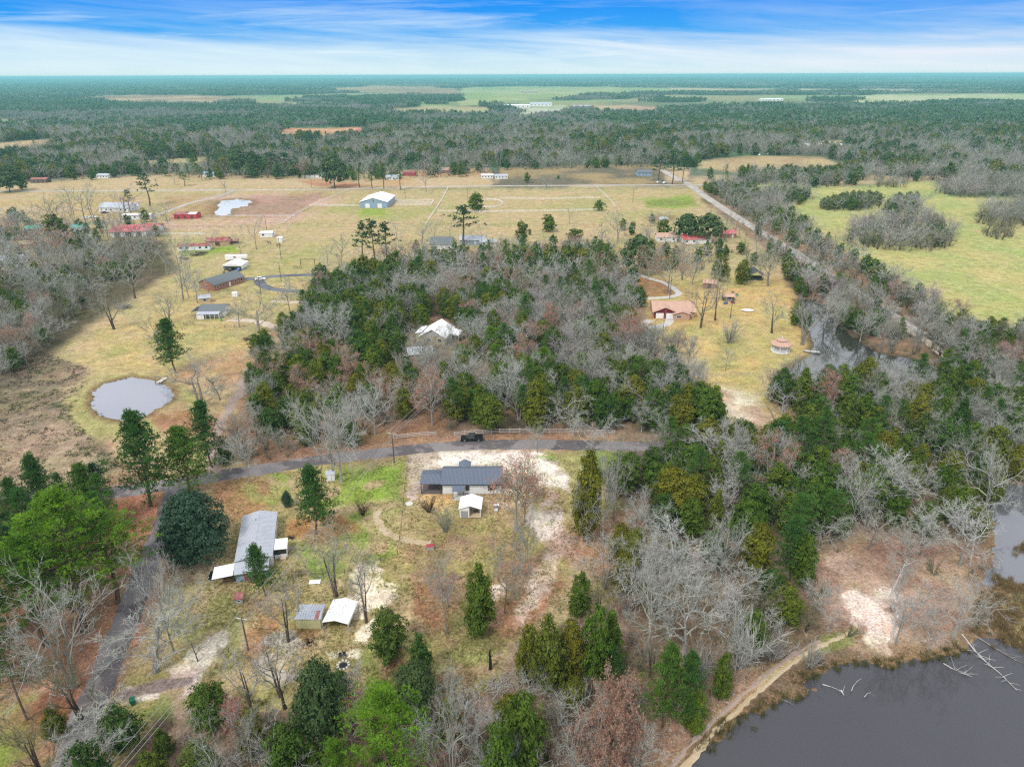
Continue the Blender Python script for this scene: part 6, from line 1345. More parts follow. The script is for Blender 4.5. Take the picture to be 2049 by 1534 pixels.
child_mesh(s, 'porch_floor', MB().b0(x0-.1, x1-.12, y0, .18, .15, .32), M['wood_new'])
for a in (x0+.1, (x0+x1)/2, x1-.2): child_mesh(s, 'post', MB().b0(a-.06, a+.06, y0+.02, y0+.14, .32, 2.3), M['white_metal'])
t_ = thing('garden_bench', 'small dark bench on the porch of the white shed', 'bench', (s.location.x+1.2, s.location.y-.7, .32), .3)
child_mesh(t_, 'seat', MB().b0(-.5, .5, -.2, .2, .38, .44), M['wood_dark']); child_mesh(t_, 'backrest', MB().b0(-.5, .5, .16, .2, .46, .85), M['wood_dark'])
for a in (-.42, .42): child_mesh(t_, 'leg', MB().b0(a-.04, a+.04, -.18, .18, 0, .38), M['wood_dark'])

# --- long grey-roofed manufactured house on the left
lr = math.degrees(math.atan2(14.6, 3.6))
g1 = G(506, 1111, 3.4); g2 = G(519, 1021.7, 3.4); L_ = (g2-g1).length; mid = (g1+g2)/2; ang = math.atan2(g2.y-g1.y, g2.x-g1.x)
h = thing('long_house', 'long low house with pale grey metal roof beside the broad dark magnolia', 'house', (mid.x, mid.y, 0), ang)
_, rf, (x0, x1, y0, y1) = gable('', '', '', None, None, 0, L_-.4, 6.6, 2.5, 3.3, 'white_wall', 'galv', over=.25, nrib=34, parent=h)
for i, xx in enumerate((x0+2.5, x0+6, x0+9.5, x1-2)): window(h, (xx, y0, 1.5), 1.1, 1.0, '-y'); window(h, (xx, y1, 1.5), 1.1, 1.0, 'y')
for xx in (x0+4, x1-3): child_mesh(rf, 'vent_pipe', MB().tube([(xx, .5, 3.2), (xx, .5, 3.65)], .12, 8), M['grey'])
child_mesh(h, 'extension_wall', MB().b0(x0-3.3, x0-.27, y0+.6, y1-.1, 0, 2.1), M['blue_grey'])
lean(h, x0-3.7, x0-.27, y0+.4, y1+.1, 2.18, 2.45, 'galv', posts=False, nrib=0, hi='x1', name='extension_roof')
window(h, (x0-3.3, -.6, 1.3), 1.1, .9, '-x'); door(h, (x0-3.3, 1.2, .05), .9, 1.9, '-x', 'rust_roof')
lean(h, x0-4.0, x0-.35, y1+.15, y1+3.9, 2.2, 2.42, 'white_metal', hi='y0', name='carport_roof', pn=3, pm='grey')
lean(h, x0+2.0, x0+5.6, y0-2.8, y0-.27, 2.25, 2.42, 'white_metal', posts=False, hi='y1', name='sun_porch_roof')
pw_ = MB(); pw_.b0(x0+2.2, x0+5.4, y0-2.6, y0-2.5, 0, .9); pw_.b0(x0+2.2, x0+2.3, y0-2.5, y0-.2, 0, .9); pw_.b0(x0+5.3, x0+5.4, y0-2.5, y0-.2, 0, .9); child_mesh(h, 'sun_porch_wall', pw_, M['white_wall'])
sc_ = MB(); sc_.b0(x0+2.25, x0+5.35, y0-2.57, y0-2.53, .9, 2.2); sc_.b0(x0+2.23, x0+2.27, y0-2.5, y0-.2, .9, 2.2); child_mesh(h, 'insect_screen', sc_, M['glass'])
for k in range(5): child_mesh(h, 'screen_post', MB().b0(x0+2.2+k*.8-.04, x0+2.2+k*.8+.04, y0-2.66, y0-2.58, .9, 2.25), M['white_wall'])
child_mesh(h, 'step', MB().b0(x0+1.2, x0+2.1, y0-2.4, y0-1.2, 0, .5), M['wood_new'])

# --- yellow shed and white carport canopy beside it
s, rf, (x0, x1, y0, y1) = gable('yellow_shed', 'pale yellow shed with grey metal roof and one rusty red panel', 'shed', 618.5, 1257, 0, 4.3, 3.4, 2.15, 2.5, 'yellow', 'galv', over=.15, nrib=10)
child_mesh(rf, 'rusty_panel', MB().slab([(1.2, y0-.1, 2.29), (1.9, y0-.1, 2.29), (1.9, -.1, 2.64), (1.2, -.1, 2.64)], .02), M['rust_roof'])
window(s, (x1, .3, 1.4), .8, .7, 'x'); door(s, (x1, -1.0, .05), .8, 1.8, 'x', 'white_wall')
def canopy(name, label, cat, loc, rz, L_, D_, hw, hr, roof='white_metal', legs=3, leg='grey', spots=False, group=None):
    r_ = thing(name, label, cat, (loc.x, loc.y, 0), rz, group); mb = MB(); x0, x1 = -L_/2, L_/2; y0, y1 = -D_/2, D_/2
    for sg in (-1, 1):
        ye = sg*D_/2; pts = [(x0, ye, hw), (x1, ye, hw), (x1, 0, hr), (x0, 0, hr)]; pts = pts if sg < 0 else [pts[1], pts[0], pts[3], pts[2]]; mb.slab(pts, .06); ribs(mb, *pts, max(6, int(L_/.5)), .05, .035)
        mb.b0(x0, x1, ye-.04, ye+.04, hw-.45, hw-.07)
    ro = child_mesh(r_, 'roof', mb, M[roof])
    for sg in (-1, 1):
        for k in range(legs):
            a = x0+.1+(L_-.2)*k/(legs-1); child_mesh(r_, 'leg', MB().b0(a-.04, a+.04, sg*D_/2-.04, sg*D_/2+.04, 0, hw-.06), M[leg])
        child_mesh(r_, 'base_rail', MB().b0(x0, x1, sg*D_/2-.05, sg*D_/2+.05, -.05, .05), M[leg])
    return r_, ro
g = G(672, 1262); c_, ro = canopy('carport_canopy', 'white open metal carport canopy with leaf-spotted roof right of the yellow shed', 'carport', g+Vector((.4, 2.6, 0)), R(84), 5.6, 4.6, 1.95, 2.55)
lf = MB(); rr = random.Random(3)
for i in range(70):
    sg = rr.choice((-1, 1)); a, b = rr.uniform(-2.7, 2.7), rr.uniform(.15, 2.2); z = 2.55-.26*b+.012; q = rr.uniform(.04, .11); lf.add([(a-q, sg*b-q, z+sg*0+.26*q+.01), (a+q, sg*b-q*.5, z+.02), (a, sg*b+q, z+.02)], [(0, 1, 2)])
tag(lf.build('fallen_leaves', M['wood_dark'], ro), kind='stuff')
# --- small things around the left yard
g = G(480, 1203); s = thing('well_house', 'tiny grey hut with dark red tin roof beside the power line', 'hut', (g.x, g.y, 0), R(12))
child_mesh(s, 'wall', MB().b0(-.65, .65, -.65, .65, 0, 1.25), M['grey']); lean(s, -.85, .85, -.85, .85, 1.28, 1.55, 'rust_roof', posts=False, hi='y1', name='roof'); window(s, (0, -.65, .7), .5, .5, '-y')
s, rf, _ = gable('garden_shed', 'tiny white garden shed under the tall pale trees by the road', 'shed', 662, 962, 10, 1.9, 2.0, 1.7, 2.3, 'white_wall', 'galv', over=.1); door(s, (-.2, -1.0, .05), .7, 1.5, '-y')
g = G(630, 1164); s = thing('roof_sheet', 'pale metal sheet lying on the grass below the dark many-limbed tree', 'metal sheet', (g.x, g.y, 0), R(4))
child_mesh(s, 'panel', MB().b0(-1.05, 1.05, -.6, .6, .06, .1), M['white_metal']); child_mesh(s, 'support', MB().b0(-.9, -.8, -.55, .55, 0, .06).b0(.8, .9, -.55, .55, 0, .06), M['wood_dark'])
g = G(861, 1097); s = thing('toy_kiosk', 'small red and grey striped box at the end of the footpath', 'box', (g.x, g.y, 0), R(8))
child_mesh(s, 'body', MB().b0(-.75, .75, -.55, .55, 0, .75), M['grey']); 
for k in range(4): child_mesh(s, 'slat', MB().b0(-.8, .8, -.55+k*.29, -.4+k*.29, .76, .84), M['red_paint'])
g = G(993, 1019); s = thing('air_conditioner', 'pale box with a tank below it, right of the white shed', 'utility box', (g.x, g.y, 0), 0)
child_mesh(s, 'cabinet', MB().b0(-.55, .55, 0, .8, 0, .95), M['grey']); child_mesh(s, 'lid', MB().b0(-.6, .6, -.05, .85, .955, 1.0), M['white_metal']); child_mesh(s, 'pad', MB().b0(-.4, .4, -1.0, -.2, 0, .5), M['stone'])
g = G(819, 1008); s = MB(); s.lathe([(.2, -.1), (.85, -.05), (.9, .15), (.7, .2)], 9, (g.x, g.y, 0)); tag(s.build('stone_slab', M['stone']), 'round pale stone slab left of the orange sand patch', 'stone')
for (px, py, lab, r_, mt_) in ((687, 1331, 'round fire ring of dark stones on the lower lawn', .9, 'stone'),):
    g = G(px, py); s = thing('fire_ring', lab, 'fire pit', (g.x, g.y, 0))
    for k in range(10): a = k*.628; child_mesh(s, 'stone', MB().box((math.cos(a)*r_, math.sin(a)*r_, .12), (.38, .3, .26), a+.3), M['stone'])
    child_mesh(s, 'ash', MB().lathe([(.7, 0), (.65, .05)], 10), M['char'])
for k, (px, py, side_) in enumerate(((681, 1315, 'left'), (690, 1313, 'right'))):
    g = G(px, py); s = thing('folding_chair', side_+' of the two dark folding chairs on the pale dirt patch', 'chair', (g.x, g.y, 0), .4*k, 'folding chairs by the fire ring')
    child_mesh(s, 'seat', MB().b0(-.24, .24, -.24, .24, .4, .44), M['dark_trim']); child_mesh(s, 'backrest', MB().b0(-.24, .24, .22, .26, .46, .9), M['dark_trim'])
    for a, b in ((-.2, -.2), (.2, -.2), (-.2, .2), (.2, .2)): child_mesh(s, 'leg', MB().b0(a-.02, a+.02, b-.02, b+.02, 0, .4), M['dark_trim'])
g = G(618, 1285); rr = random.Random(5); ash = MB()
for i in range(60):
    a = rr.uniform(0, 6.28); d = rr.uniform(0, 1.3)*rr.random()**.5; ash.box((g.x+math.cos(a)*d*1.3, g.y+math.sin(a)*d, .05), (rr.uniform(.1, .5), .08, .08), rr.uniform(0, 3))
tag(ash.build('ash_heap', M['char']), 'dark burnt heap of ashes in front of the yellow shed', 'ash heap', kind='stuff')
g = G(267, 1408); s = thing('wheelie_bin', 'dark green plastic bin beside the pale dirt drive at the bottom left', 'bin', (g.x, g.y, 0), .5)
child_mesh(s, 'body', MB().add([(-.28, -.3, 0), (.28, -.3, 0), (.28, .3, 0), (-.28, .3, 0), (-.36, -.4, 1.0), (.36, -.4, 1.0), (.36, .4, 1.0), (-.36, .4, 1.0)], [(3, 2, 1, 0), (4, 5, 6, 7), (0, 1, 5, 4), (1, 2, 6, 5), (2, 3, 7, 6), (3, 0, 4, 7)]), M['green_bin'])
child_mesh(s, 'lid', MB().slab([(-.4, -.45, 1.04), (.4, -.45, 1.04), (.4, .45, 1.14), (-.4, .45, 1.14)], .05), M['green_bin'])
for a in (-.3, .3): child_mesh(s, 'wheel', MB().tube([(a-.04, .36, .1), (a+.04, .36, .1)], .1, 8), M['rubber'])
# burnt snag
g = G(981, 1338); hs = HT(981, 1338, 1297); s = MB(); s.tube([(0, 0, -.1), (.05, 0, hs*.4), (-.05, .05, hs*.8), (.1, 0, hs)], [.28, .22, .15, .04], 7); s.tube([(0, 0, hs*.55), (.5, .1, hs*.7)], [.08, .03], 4)
o = s.build('burnt_snag', M['char']); o.location = (g.x, g.y, 0); tag(o, 'black burnt stump standing alone at the end of the lower yard', 'dead tree')

# --- vehicles
def vehicle(name, label, cat, px, py, rz, L_=4.6, W_=1.8, paint='white_metal', pickup=False, group=None):
    g = G(px, py) if py is not None else px; r_ = thing(name, label, cat, (g.x, g.y, .03), rz, group); hl = L_/2; hw = W_/2; H1 = .95 if pickup else .8; H2 = 1.85 if pickup else 1.45; b = .42 if pickup else .3
    pr = [(-hl, b+.15), (-hl, H1*.92), (-hl+.15, H1), (hl-.35, H1), (hl-.05, H1*.9), (hl, b+.1), (hl-.1, b), (-hl+.1, b)]
    def side(ys, prof, mb, sh=.0):
        n = len(prof); v = [(x, -ys, z) for x, z in prof]+[(x, ys, z) for x, z in prof]
        mb.add(v, [tuple(range(n))[::1], tuple(range(2*n-1, n-1, -1))]+[(i, i+n, (i+1) % n+n, (i+1) % n) for i in range(n)])
    bd = MB(); n = len(pr)
    for k, ys in ((0, hw),): side(ys, pr, bd)
    if pickup:
        bd.b0(-hl+.05, -hl+1.9, -hw+.004, -hw+.1, H1-.02, H1+.22); bd.b0(-hl+.05, -hl+1.9, hw-.1, hw-.004, H1-.02, H1+.22); bd.b0(-hl+.03, -hl+.12, -hw+.1, hw-.1, H1-.02, H1+.22)
        cab = [(-1.0, H1), (-.9, H2-.05), (-.75, H2), (.6, H2), (1.35, H1)]
    else: cab = [(-hl+.5, H1), (-hl+1.0, H2-.03), (-hl+1.3, H2), (.55, H2), (1.25, H1)]
    bo = child_mesh(r_, 'body', bd, M[paint])
    cb = MB(); n = len(cab); ins = .16; v = [(x, -hw+(ins if z > H1+.1 else .05), z+.001) for x, z in cab]+[(x, hw-(ins if z > H1+.1 else .05), z+.001) for x, z in cab]
    cb.add(v, [tuple(range(n)), tuple(range(2*n-1, n-1, -1))]+[(i, i+n, (i+1) % n+n, (i+1) % n) for i in range(n)]); cbo = child_mesh(r_, 'cabin', cb, M[paint])
    for sg in (-1, 1):
        q = MB(); xa, xb = cab[0][0]+.35, cab[-1][0]-.45; yy_ = sg*(hw-.09)
        q.add([(xa, sg*(hw-.03), H1+.08), (xb, sg*(hw-.03), H1+.08), (xb-.28, sg*(hw-.14), H2-.12), (xa+.1, sg*(hw-.14), H2-.12)], [(0, 1, 2, 3) if sg < 0 else (3, 2, 1, 0)]); child_mesh(cbo, 'side_window', q, M['glass'])
    (xw, zw), (xr, zr) = cab[-1], cab[-2]; d = .012
    child_mesh(cbo, 'windscreen', MB().add([(xw+d-.04, -hw+.14, zw+.06), (xw+d-.04, hw-.14, zw+.06), (xr+.06+d, hw-.24, zr-.06), (xr+.06+d, -hw+.24, zr-.06)], [(0, 1, 2, 3)]), M['glass'])
    for xs in (-hl*.62, hl*.62):
        for sg in (-1, 1):
            r1 = .42 if pickup else .33
            w_ = child_mesh(r_, 'wheel', MB().tube([(xs, sg*(hw-.2), r1), (xs, sg*(hw+.03), r1)], r1, 12), M['rubber']); child_mesh(w_, 'rim', MB().tube([(xs, sg*(hw+.03), r1), (xs, sg*(hw+.05), r1)], r1*.58, 8), M['chrome'])
    for sg in (-1, 1): child_mesh(r_, 'headlight', MB().b0(hl-.08, hl+.02, sg*(hw-.28)-.16, sg*(hw-.28)+.16, H1*.72, H1*.86), M['headlight']); child_mesh(r_, 'tail_light', MB().b0(-hl-.02, -hl+.05, sg*(hw-.16)-.1, sg*(hw-.16)+.1, H1*.65, H1*.95), M['red_lamp'])
    child_mesh(r_, 'bumper', MB().b0(hl-.02, hl+.1, -hw+.05, hw-.05, b, b+.25), M['chrome' if pickup else paint])
    for sg in (-1, 1): child_mesh(r_, 'mirror', MB().box((.95 if pickup else .6, sg*(hw+.12), H1+.2), (.12, .22, .2)), M[paint])
    return r_
vehicle('pickup_truck', 'black pickup truck parked on the road verge below the plank fence', 'truck', 944, 880.5, R(180+2), 5.9, 2.0, 'black', True)
vehicle('parked_car', 'white car standing on the loop driveway', 'car', 521, 560, R(10), 4.6, 1.9, 'white_metal')
vehicle('parked_car', 'dark car under the carport of the long grey-roofed house', 'car', 444, 1152, R(195), 4.4, 1.8, 'black')
vehicle('parked_car', 'white car in front of the outbuilding by the white-roofed house', 'car', 822, 714, R(195), 4.8, 1.9, 'white_metal')
for i, (px, py, lab) in enumerate(((172, 437, 'white car at the far-left farm, leftmost'), (186, 436, 'white car at the far-left farm, beside the leftmost one'), (210, 427, 'dark car by the white farmhouse'), (1318, 366, 'white car by the far crossroads, left'), (1330, 367, 'white car by the far crossroads, right'),
     (1520, 311, 'white car in the far car park behind the meadow, left'), (1536, 309, 'white car in the far car park behind the meadow, middle'), (1556, 308, 'white car in the far car park behind the meadow, right'))):
    vehicle('parked_car', lab, 'car', px, py, R(i*11), 4.8, 1.9, 'black' if 'dark' in lab else 'white_metal', group='cars at the far farms')

# --- power poles and wires
def pole(px, py, ytop, label, arm=True, rz=0.3, trans=False):
    g = G(px, py); hp = HT(px, py, ytop); r_ = thing('utility_pole', label, 'utility pole', (g.x, g.y, 0), rz, 'power poles')
    child_mesh(r_, 'pole', MB().tube([(0, 0, -.3), (0, 0, hp)], [.17, .11], 8), M['wood_pole']); tips = [(0, 0, hp)]
    if arm:
        child_mesh(r_, 'crossarm', MB().b0(-1.2, 1.2, -.06, .06, hp-.45, hp-.32), M['dead_wood']); tips = []
        for a in (-1.1, .35, 1.1):
            child_mesh(r_, 'insulator', MB().lathe([(.05, 0), (.07, .08), (.03, .16)], 6, (a, 0, hp-.32)), M['grey']); tips.append((a, 0, hp-.15))
    if trans: child_mesh(r_, 'transformer', MB().tube([(.33, .1, hp-1.7), (.33, .1, hp-.9)], .22, 8), M['grey'])
    mw = Matrix.Translation(r_.location) @ Matrix.Rotation(rz, 4, 'Z'); return [mw @ Vector(t) for t in tips]
def wire(a, b, sag, label, group, r_=.03):
    pts = [a.lerp(b, t/14)-Vector((0, 0, sag*4*(t/14)*(1-t/14))) for t in range(15)]
    tag(MB().tube(pts, r_, 4).build('power_line', M['wire']), label, 'wire', group)
d12 = math.atan2(*(G(787, 925)-G(497, 1300)).yx); pa = d12-math.pi/2
T0 = [Vector(v) for v in (G(497, 1300)-(G(789, 925)-G(497, 1300)))*1.0+Vector((0, 0, 8)) for v in ()] if False else None
T1 = pole(497, 1300, 1234, 'dark power pole with white crossarm standing in the lower left yard', rz=pa)
T2 = pole(789, 925, 864, 'power pole with crossarm and transformer at the bend of the road', rz=pa, trans=True)
b_ = G(789, 925)-G(497, 1300); gA = G(497, 1300)-b_*.72
T0 = [Vector((gA.x, gA.y, 8))+(t-Vector((G(497, 1300).x, G(497, 1300).y, t.z))) for t in T1]
r0_ = thing('utility_pole', 'power pole below the bottom frame edge carrying the wires of the lower left yard', 'utility pole', (gA.x, gA.y, 0), pa, 'power poles')
child_mesh(r0_, 'pole', MB().tube([(0, 0, -.3), (0, 0, 8.4)], [.17, .11], 8), M['wood_pole']); child_mesh(r0_, 'crossarm', MB().b0(-1.2, 1.2, -.06, .06, 7.75, 7.85), M['dead_wood'])
T3 = pole(1108, 590, 536, 'power pole deep in the wood at the end of the power line gap', rz=pa)
gm = G(960, 712); 
for k in range(3):
    nm_ = ('left', 'middle', 'right')[k]
    wire(T0[k], T1[k], .5, nm_+' wire of the span over the bottom thicket', 'wires over the bottom thicket'); wire(T1[k], T2[k], .8, nm_+' wire crossing the lawns between the two crossarm poles', 'wires over the lawns'); wire(T2[k], T3[k], 2.2, nm_+' wire running up through the wooded gap', 'wires over the wood')
R1 = pole(1325, 684, 640, 'power pole on the lawn in front of the tan-roofed brick house', arm=False); R2 = pole(1461, 637, 600, 'power pole between the tan-roofed sheds and the round pale patch', arm=False); R3 = pole(1340, 597, 545, 'power pole on the curved driveway', arm=False)
wire(R1[0], R2[0], .8, 'wire between the two poles of the creek lawn', 'wires of the creek lawn'); wire(R1[0], R3[0], .6, 'wire from the creek lawn pole to the curved driveway pole', 'wires of the creek lawn')
L1 = pole(563, 519, 468, 'power pole beside the grazing horses', arm=False); L2 = pole(563, 563, 525, 'power pole inside the loop driveway', arm=False); L3 = pole(522, 586, 553, 'power pole below the white car on the loop driveway', arm=False)
wire(L1[0], L2[0], .4, 'wire from the horse pasture pole to the loop driveway pole', 'wires of the farmyard'); wire(L2[0], L3[0], .4, 'wire over the loop driveway', 'wires of the farmyard')
for px, py, yt, lab in ((535, 468, 432, 'pole behind the small white barn'), (936, 398, 378, 'pole standing in the back pasture'), (1266, 405, 378, 'lone pole near the bright green pasture patch'), (811, 397, 376, 'pole right of the long white barn'), (315, 378, 356, 'pole by the far lane on the left'), (624, 376, 357, 'pole by the far lane near the big round evergreen'), (1092, 705, 640, 'pole hidden in the middle of the wood')):
    pole(px, py, yt, 'power '+lab, arm=False)
W1 = [G(1740, 716)+Vector((0, 0, 6+.8*k)) for k in range(3)]; W2 = [G(2300, 690)+Vector((0, 0, 7+.8*k)) for k in range(3)]; W0 = [G(1340, 800)+Vector((0, 0, 9+.8*k)) for k in range(3)]
pz_ = pole(1370, 812, 745, 'power pole among the trees left of the creek pond', arm=False); pz2 = pole(2035, 735, 690, 'power pole at the right frame edge beyond the creek pond', arm=False)
for k in range(3): wire(pz_[0]-Vector((0, 0, .5*k)), pz2[0]-Vector((0, 0, .5*k)), 3.0, ('top', 'middle', 'lowest')[k]+' wire crossing above the creek pond', 'wires over the creek pond')

# --- plank fence along the road (three rails, posts)
def rail_fence(name, label, pix, hgt=1.3, rails=3, step=2.6, mt='plank', rail=(.04, .14), post=.12, group=None, simple=False):
    pts = [G(*p) for p in pix]; seg = []; 
    for a, b in zip(pts[:-1], pts[1:]):
        n = max(1, int((b-a).length/step+.5)); seg += [a.lerp(b, i/n) for i in range(n)]
    seg.append(pts[-1]); r_ = thing(name, label, 'fence', (seg[0].x, seg[0].y, 0), 0, group); o0 = seg[0]
    pm_ = MB().b0(-post/2, post/2, -post/2, post/2, -.15, hgt+.08).mesh('post', M[mt]); single_ = not simple
    if simple:
        mb = MB()
        for p in seg: mb.box((p.x-o0.x, p.y-o0.y, hgt/2), (post, post, hgt))
        for k in range(rails):
            z = hgt*(k+1)/rails-.1
            for a, b in zip(seg[:-1], seg[1:]): d = b-a; mb.box(((a+b)/2-o0)+Vector((0, 0, z)), (d.length, rail[0], rail[1]), math.atan2(d.y, d.x))
        o = mb.build('rails_and_posts', M[mt], r_); o['kind'] = 'stuff'; return r_
    for p in seg: q = link('post', pm_, r_); q.location = p-o0
    for a, b in zip(seg[:-1], seg[1:]):
        d = b-a
        for k in range(rails):
            z = hgt*(k+1)/rails-.12; q = link('rail', MB().box((0, 0, 0), (d.length, rail[0], rail[1])).mesh('rail', M[mt]), r_); q.location = (a+b)/2-o0+Vector((0, -.09, z)); q.rotation_euler = (0, 0, math.atan2(d.y, d.x))
    return r_
rail_fence('plank_fence', 'long grey plank fence behind the black pickup', [(909, 872), (950, 868), (1000, 866), (1060, 865), (1140, 866), (1230, 869)], 1.35)
rail_fence('plank_fence', 'short grey plank fence left of the gate gap, above the power pole', [(793, 878), (840, 873), (873, 871)], 1.35)
for lab, pix, hh, nr, stp in (('white board fence between the pastures, running down from the far lane', [(897, 376), (884, 400), (868, 425), (852, 450)], 1.4, 3, 4), ('white board fence across the pasture below the ring', [(876, 424), (960, 425), (1050, 424), (1130, 423), (1200, 421)], 1.4, 3, 4),
     ('white board fence across the pasture above the ring', [(1000, 398), (1100, 399), (1200, 397)], 1.4, 3, 5), ('white pens left of the long white barn', [(620, 412), (718, 413)], 1.4, 3, 4), ('white pen rail right of the long white barn, front row', [(792, 411), (862, 411), (868, 402), (794, 403)], 1.4, 3, 4),
     ('white pen rail right of the long white barn, back row', [(792, 407), (865, 407)], 1.4, 2, 4), ('white rail track to the upper right corner of the pasture', [(1190, 372), (1212, 392), (1230, 412)], 1.3, 2, 6), ('white pasture fence along the pinkish field', [(700, 380), (650, 400), (590, 430), (560, 450)], 1.3, 2, 5),
     ('fence along the foot of the pinkish paddock', [(430, 434), (590, 434)], 1.3, 2, 5), ('white fence beside the red-roofed barn', [(312, 470), (410, 470)], 1.4, 3, 3)):
    rail_fence('white_fence', lab, pix, hh, nr, stp, 'white_metal', (.06, .13), .16, 'white pasture fences', simple=True)
for lab, pix in (('dark pasture fence below the red shed', [(330, 456), (420, 455), (560, 456)]), ('thin dark fence round the stock pond paddock', [(470, 385), (400, 412), (340, 440)]), ('wire fence across the middle pasture', [(560, 449), (700, 448), (860, 450), (1060, 452), (1200, 452)]),
     ('dark fence beside the white cottage', [(365, 660), (390, 640), (412, 615)]), ('wire fence below the white cottage', [(368, 650), (430, 656), (490, 655)]), ('old wire fence running down from the garden shed between the lawns', [(817, 925), (810, 980), (806, 1030), (800, 1080), (796, 1110), (690, 1148), (560, 1155)]),
     ('low fence at the bottom thicket', [(280, 1475), (320, 1462), (345, 1452)]), ('fence behind the grey-roofed brick house', [(395, 587), (440, 584), (492, 583)])):
    rail_fence('wire_fence', lab, pix, 1.2, 2, 4, 'wood_dark', (.025, .04), .1, 'old farm fences', simple=True)
# round pen
g = G(980, 408); r_ = thing('round_pen', 'white railed riding ring in the middle pasture', 'riding ring', (g.x, g.y, 0)); mb = MB(); n = 28; g2 = G(1003, 410).x-G(956, 410).x
for k in range(n):
    a = k*6.2832/n; b = (k+1)*6.2832/n; p = Vector((math.cos(a)*g2*.55, math.sin(a)*17, 0)); q = Vector((math.cos(b)*g2*.55, math.sin(b)*17, 0)); mb.box((p.x, p.y, .7), (.2, .2, 1.4))
    for z in (.5, .9, 1.3): mb.box((p+q)/2+Vector((0, 0, z)), ((q-p).length, .06, .16), math.atan2((q-p).y, (q-p).x))
o = mb.build('ring_rails', M['white_metal'], r_); o['kind'] = 'stuff'

# --- the farms
b, rf, (x0, x1, y0, y1) = gable('white_barn', 'large blue-grey barn with white gabled roof and two white doors in the pasture', 'barn', 748, 416, 88, 30, 20, 4.2, 7.0, 'blue_grey', 'white_metal', over=.5, anchor=(-.5, 0), nrib=20)
for yy_ in (-4.5, 4.5): door(b, (x0, yy_, 0), 3.2, 3.0, '-x', 'white_metal', 'barn_door', panels=2)
window(b, (x0, 0, 4.8), 1.1, 1.4, '-x')
for k in range(6): window(b, (x0+3+k*4.6, y0, 2.2), 1.4, 1.0, '-y')
def house2(name, label, px, py, rz, L_, D_, hw, hr, wall, roof, nwin=4, cat='house', over=.5, anchor=(0, -.5), dr=True, **k):
    h, rf, (x0, x1, y0, y1) = gable(name, label, cat, px, py, rz, L_, D_, hw, hr, wall, roof, over=over, anchor=anchor, **k)
    for i in range(nwin):
        xx = x0+L_*(i+.5)/nwin
        if dr and i == nwin//2: door(h, (xx, y0, .1), 1.0, 2.0, '-y', 'white_wall')
        else: window(h, (xx, y0, 1.5), 1.3, 1.1, '-y')
        window(h, (xx, y1, 1.5), 1.3, 1.1, 'y')
    for xx, s_ in ((x0, '-x'), (x1, 'x')): window(h, (xx, 0, 1.5), 1.2, 1.1, s_)
    return h, rf, (x0, x1, y0, y1)
# grey-roofed brick house
h, rf, q = house2('brick_house', 'red brick ranch house with grey shingle roof left of the loop driveway', 418, 580, 62, 17, 10, 2.8, 4.9, 'brick', 'grey_roof', anchor=(-.5, -.1), nwin=5)
child_mesh(rf, 'chimney', MB().b0(2.2, 3.0, .4, 1.2, 4.2, 5.8), M['brick'])
# white steel carport with gear
c_, ro = canopy('steel_carport', 'white gabled steel carport full of equipment beside the brick house', 'carport', G(467, 541)+Vector((0, 4, 0)), R(88), 9, 9.5, 2.6, 3.7, legs=4, leg='white_metal')
gm_ = MB().add([(-4.5, -4.7, 2.3), (-4.5, 4.7, 2.3), (-4.5, 4.7, 2.6), (-4.5, 0, 3.62), (-4.5, -4.7, 2.6)], [(0, 4, 3, 2, 1)]).b0(-4.4, 4.4, 4.6, 4.66, 0, 2.3).b0(-4.4, 4.4, -4.66, -4.6, .6, 2.3); child_mesh(c_, 'end_panel', gm_, M['white_wall'])
vehicle('tractor_cart', 'blue and dark garden vehicle under the steel carport', 'vehicle', G(476, 544)+Vector((0, 2, 0)), None, R(80), 3.2, 1.6, 'blue'); vehicle('parked_car', 'dark car under the left half of the steel carport', 'car', G(459, 544)+Vector((0, 3, 0)), None, R(80), 4.5, 1.8, 'black')
g = G(476, 521); s = thing('stock_trailer', 'long white horse trailer behind the steel carport', 'trailer', (g.x, g.y, 0), R(2)); child_mesh(s, 'box', MB().b0(-6, 2.4, -1.2, 1.2, .6, 2.9), M['white_metal']); child_mesh(s, 'nose', MB().b0(2.42, 5.2, -1.2, 1.2, 1.5, 2.9), M['white_metal'])
window(s, (-1.0, -1.2, 2.0), 1.4, .7, '-y')
for xx in (-3.2, -2.2): child_mesh(s, 'wheel', MB().tube([(xx, -1.25, .4), (xx, 1.25, .4)], .4, 10), M['rubber'])
# white cottage with black roof and porch
h, rf, (x0, x1, y0, y1) = house2('white_cottage', 'white cottage with grey roof, black side roof and front porch below the brick house', 425, 634, 4, 9.5, 8, 2.5, 4.0, 'white_wall', 'grey_roof', nwin=2, dr=False)
lean(h, x0-3.6, x0-.55, y0+1.0, y1, 2.0, 2.5, 'black_roof', hi='x1', name='side_roof', pm='wood_new')
lean(h, x0-.4, x1-1.0, y0-2.9, y0-.55, 2.1, 2.5, 'galv', name='porch_roof', pm='white_wall', pn=6, nrib=12)
child_mesh(h, 'storage_wall', MB().b0(x0-.3, x0+2.5, y0-2.7, y0-2.6, 0, 2.0).b0(x0-.3, x0-.2, y0-2.59, y0-.2, 0, 2.0), M['white_wall'])
g = G(443, 642); s = thing('green_barrel', 'bright green barrel at the right porch post of the white cottage', 'barrel', (g.x, g.y, 0)); child_mesh(s, 'body', MB().lathe([(.3, 0), (.36, .3), (.36, .7), (.3, 1.0)], 10), mat('bright_green_paint', (.03, .42, .05), .5)); child_mesh(s, 'lid', MB().lathe([(.33, 1.0), (.33, 1.04)], 10), M['green_bin'])
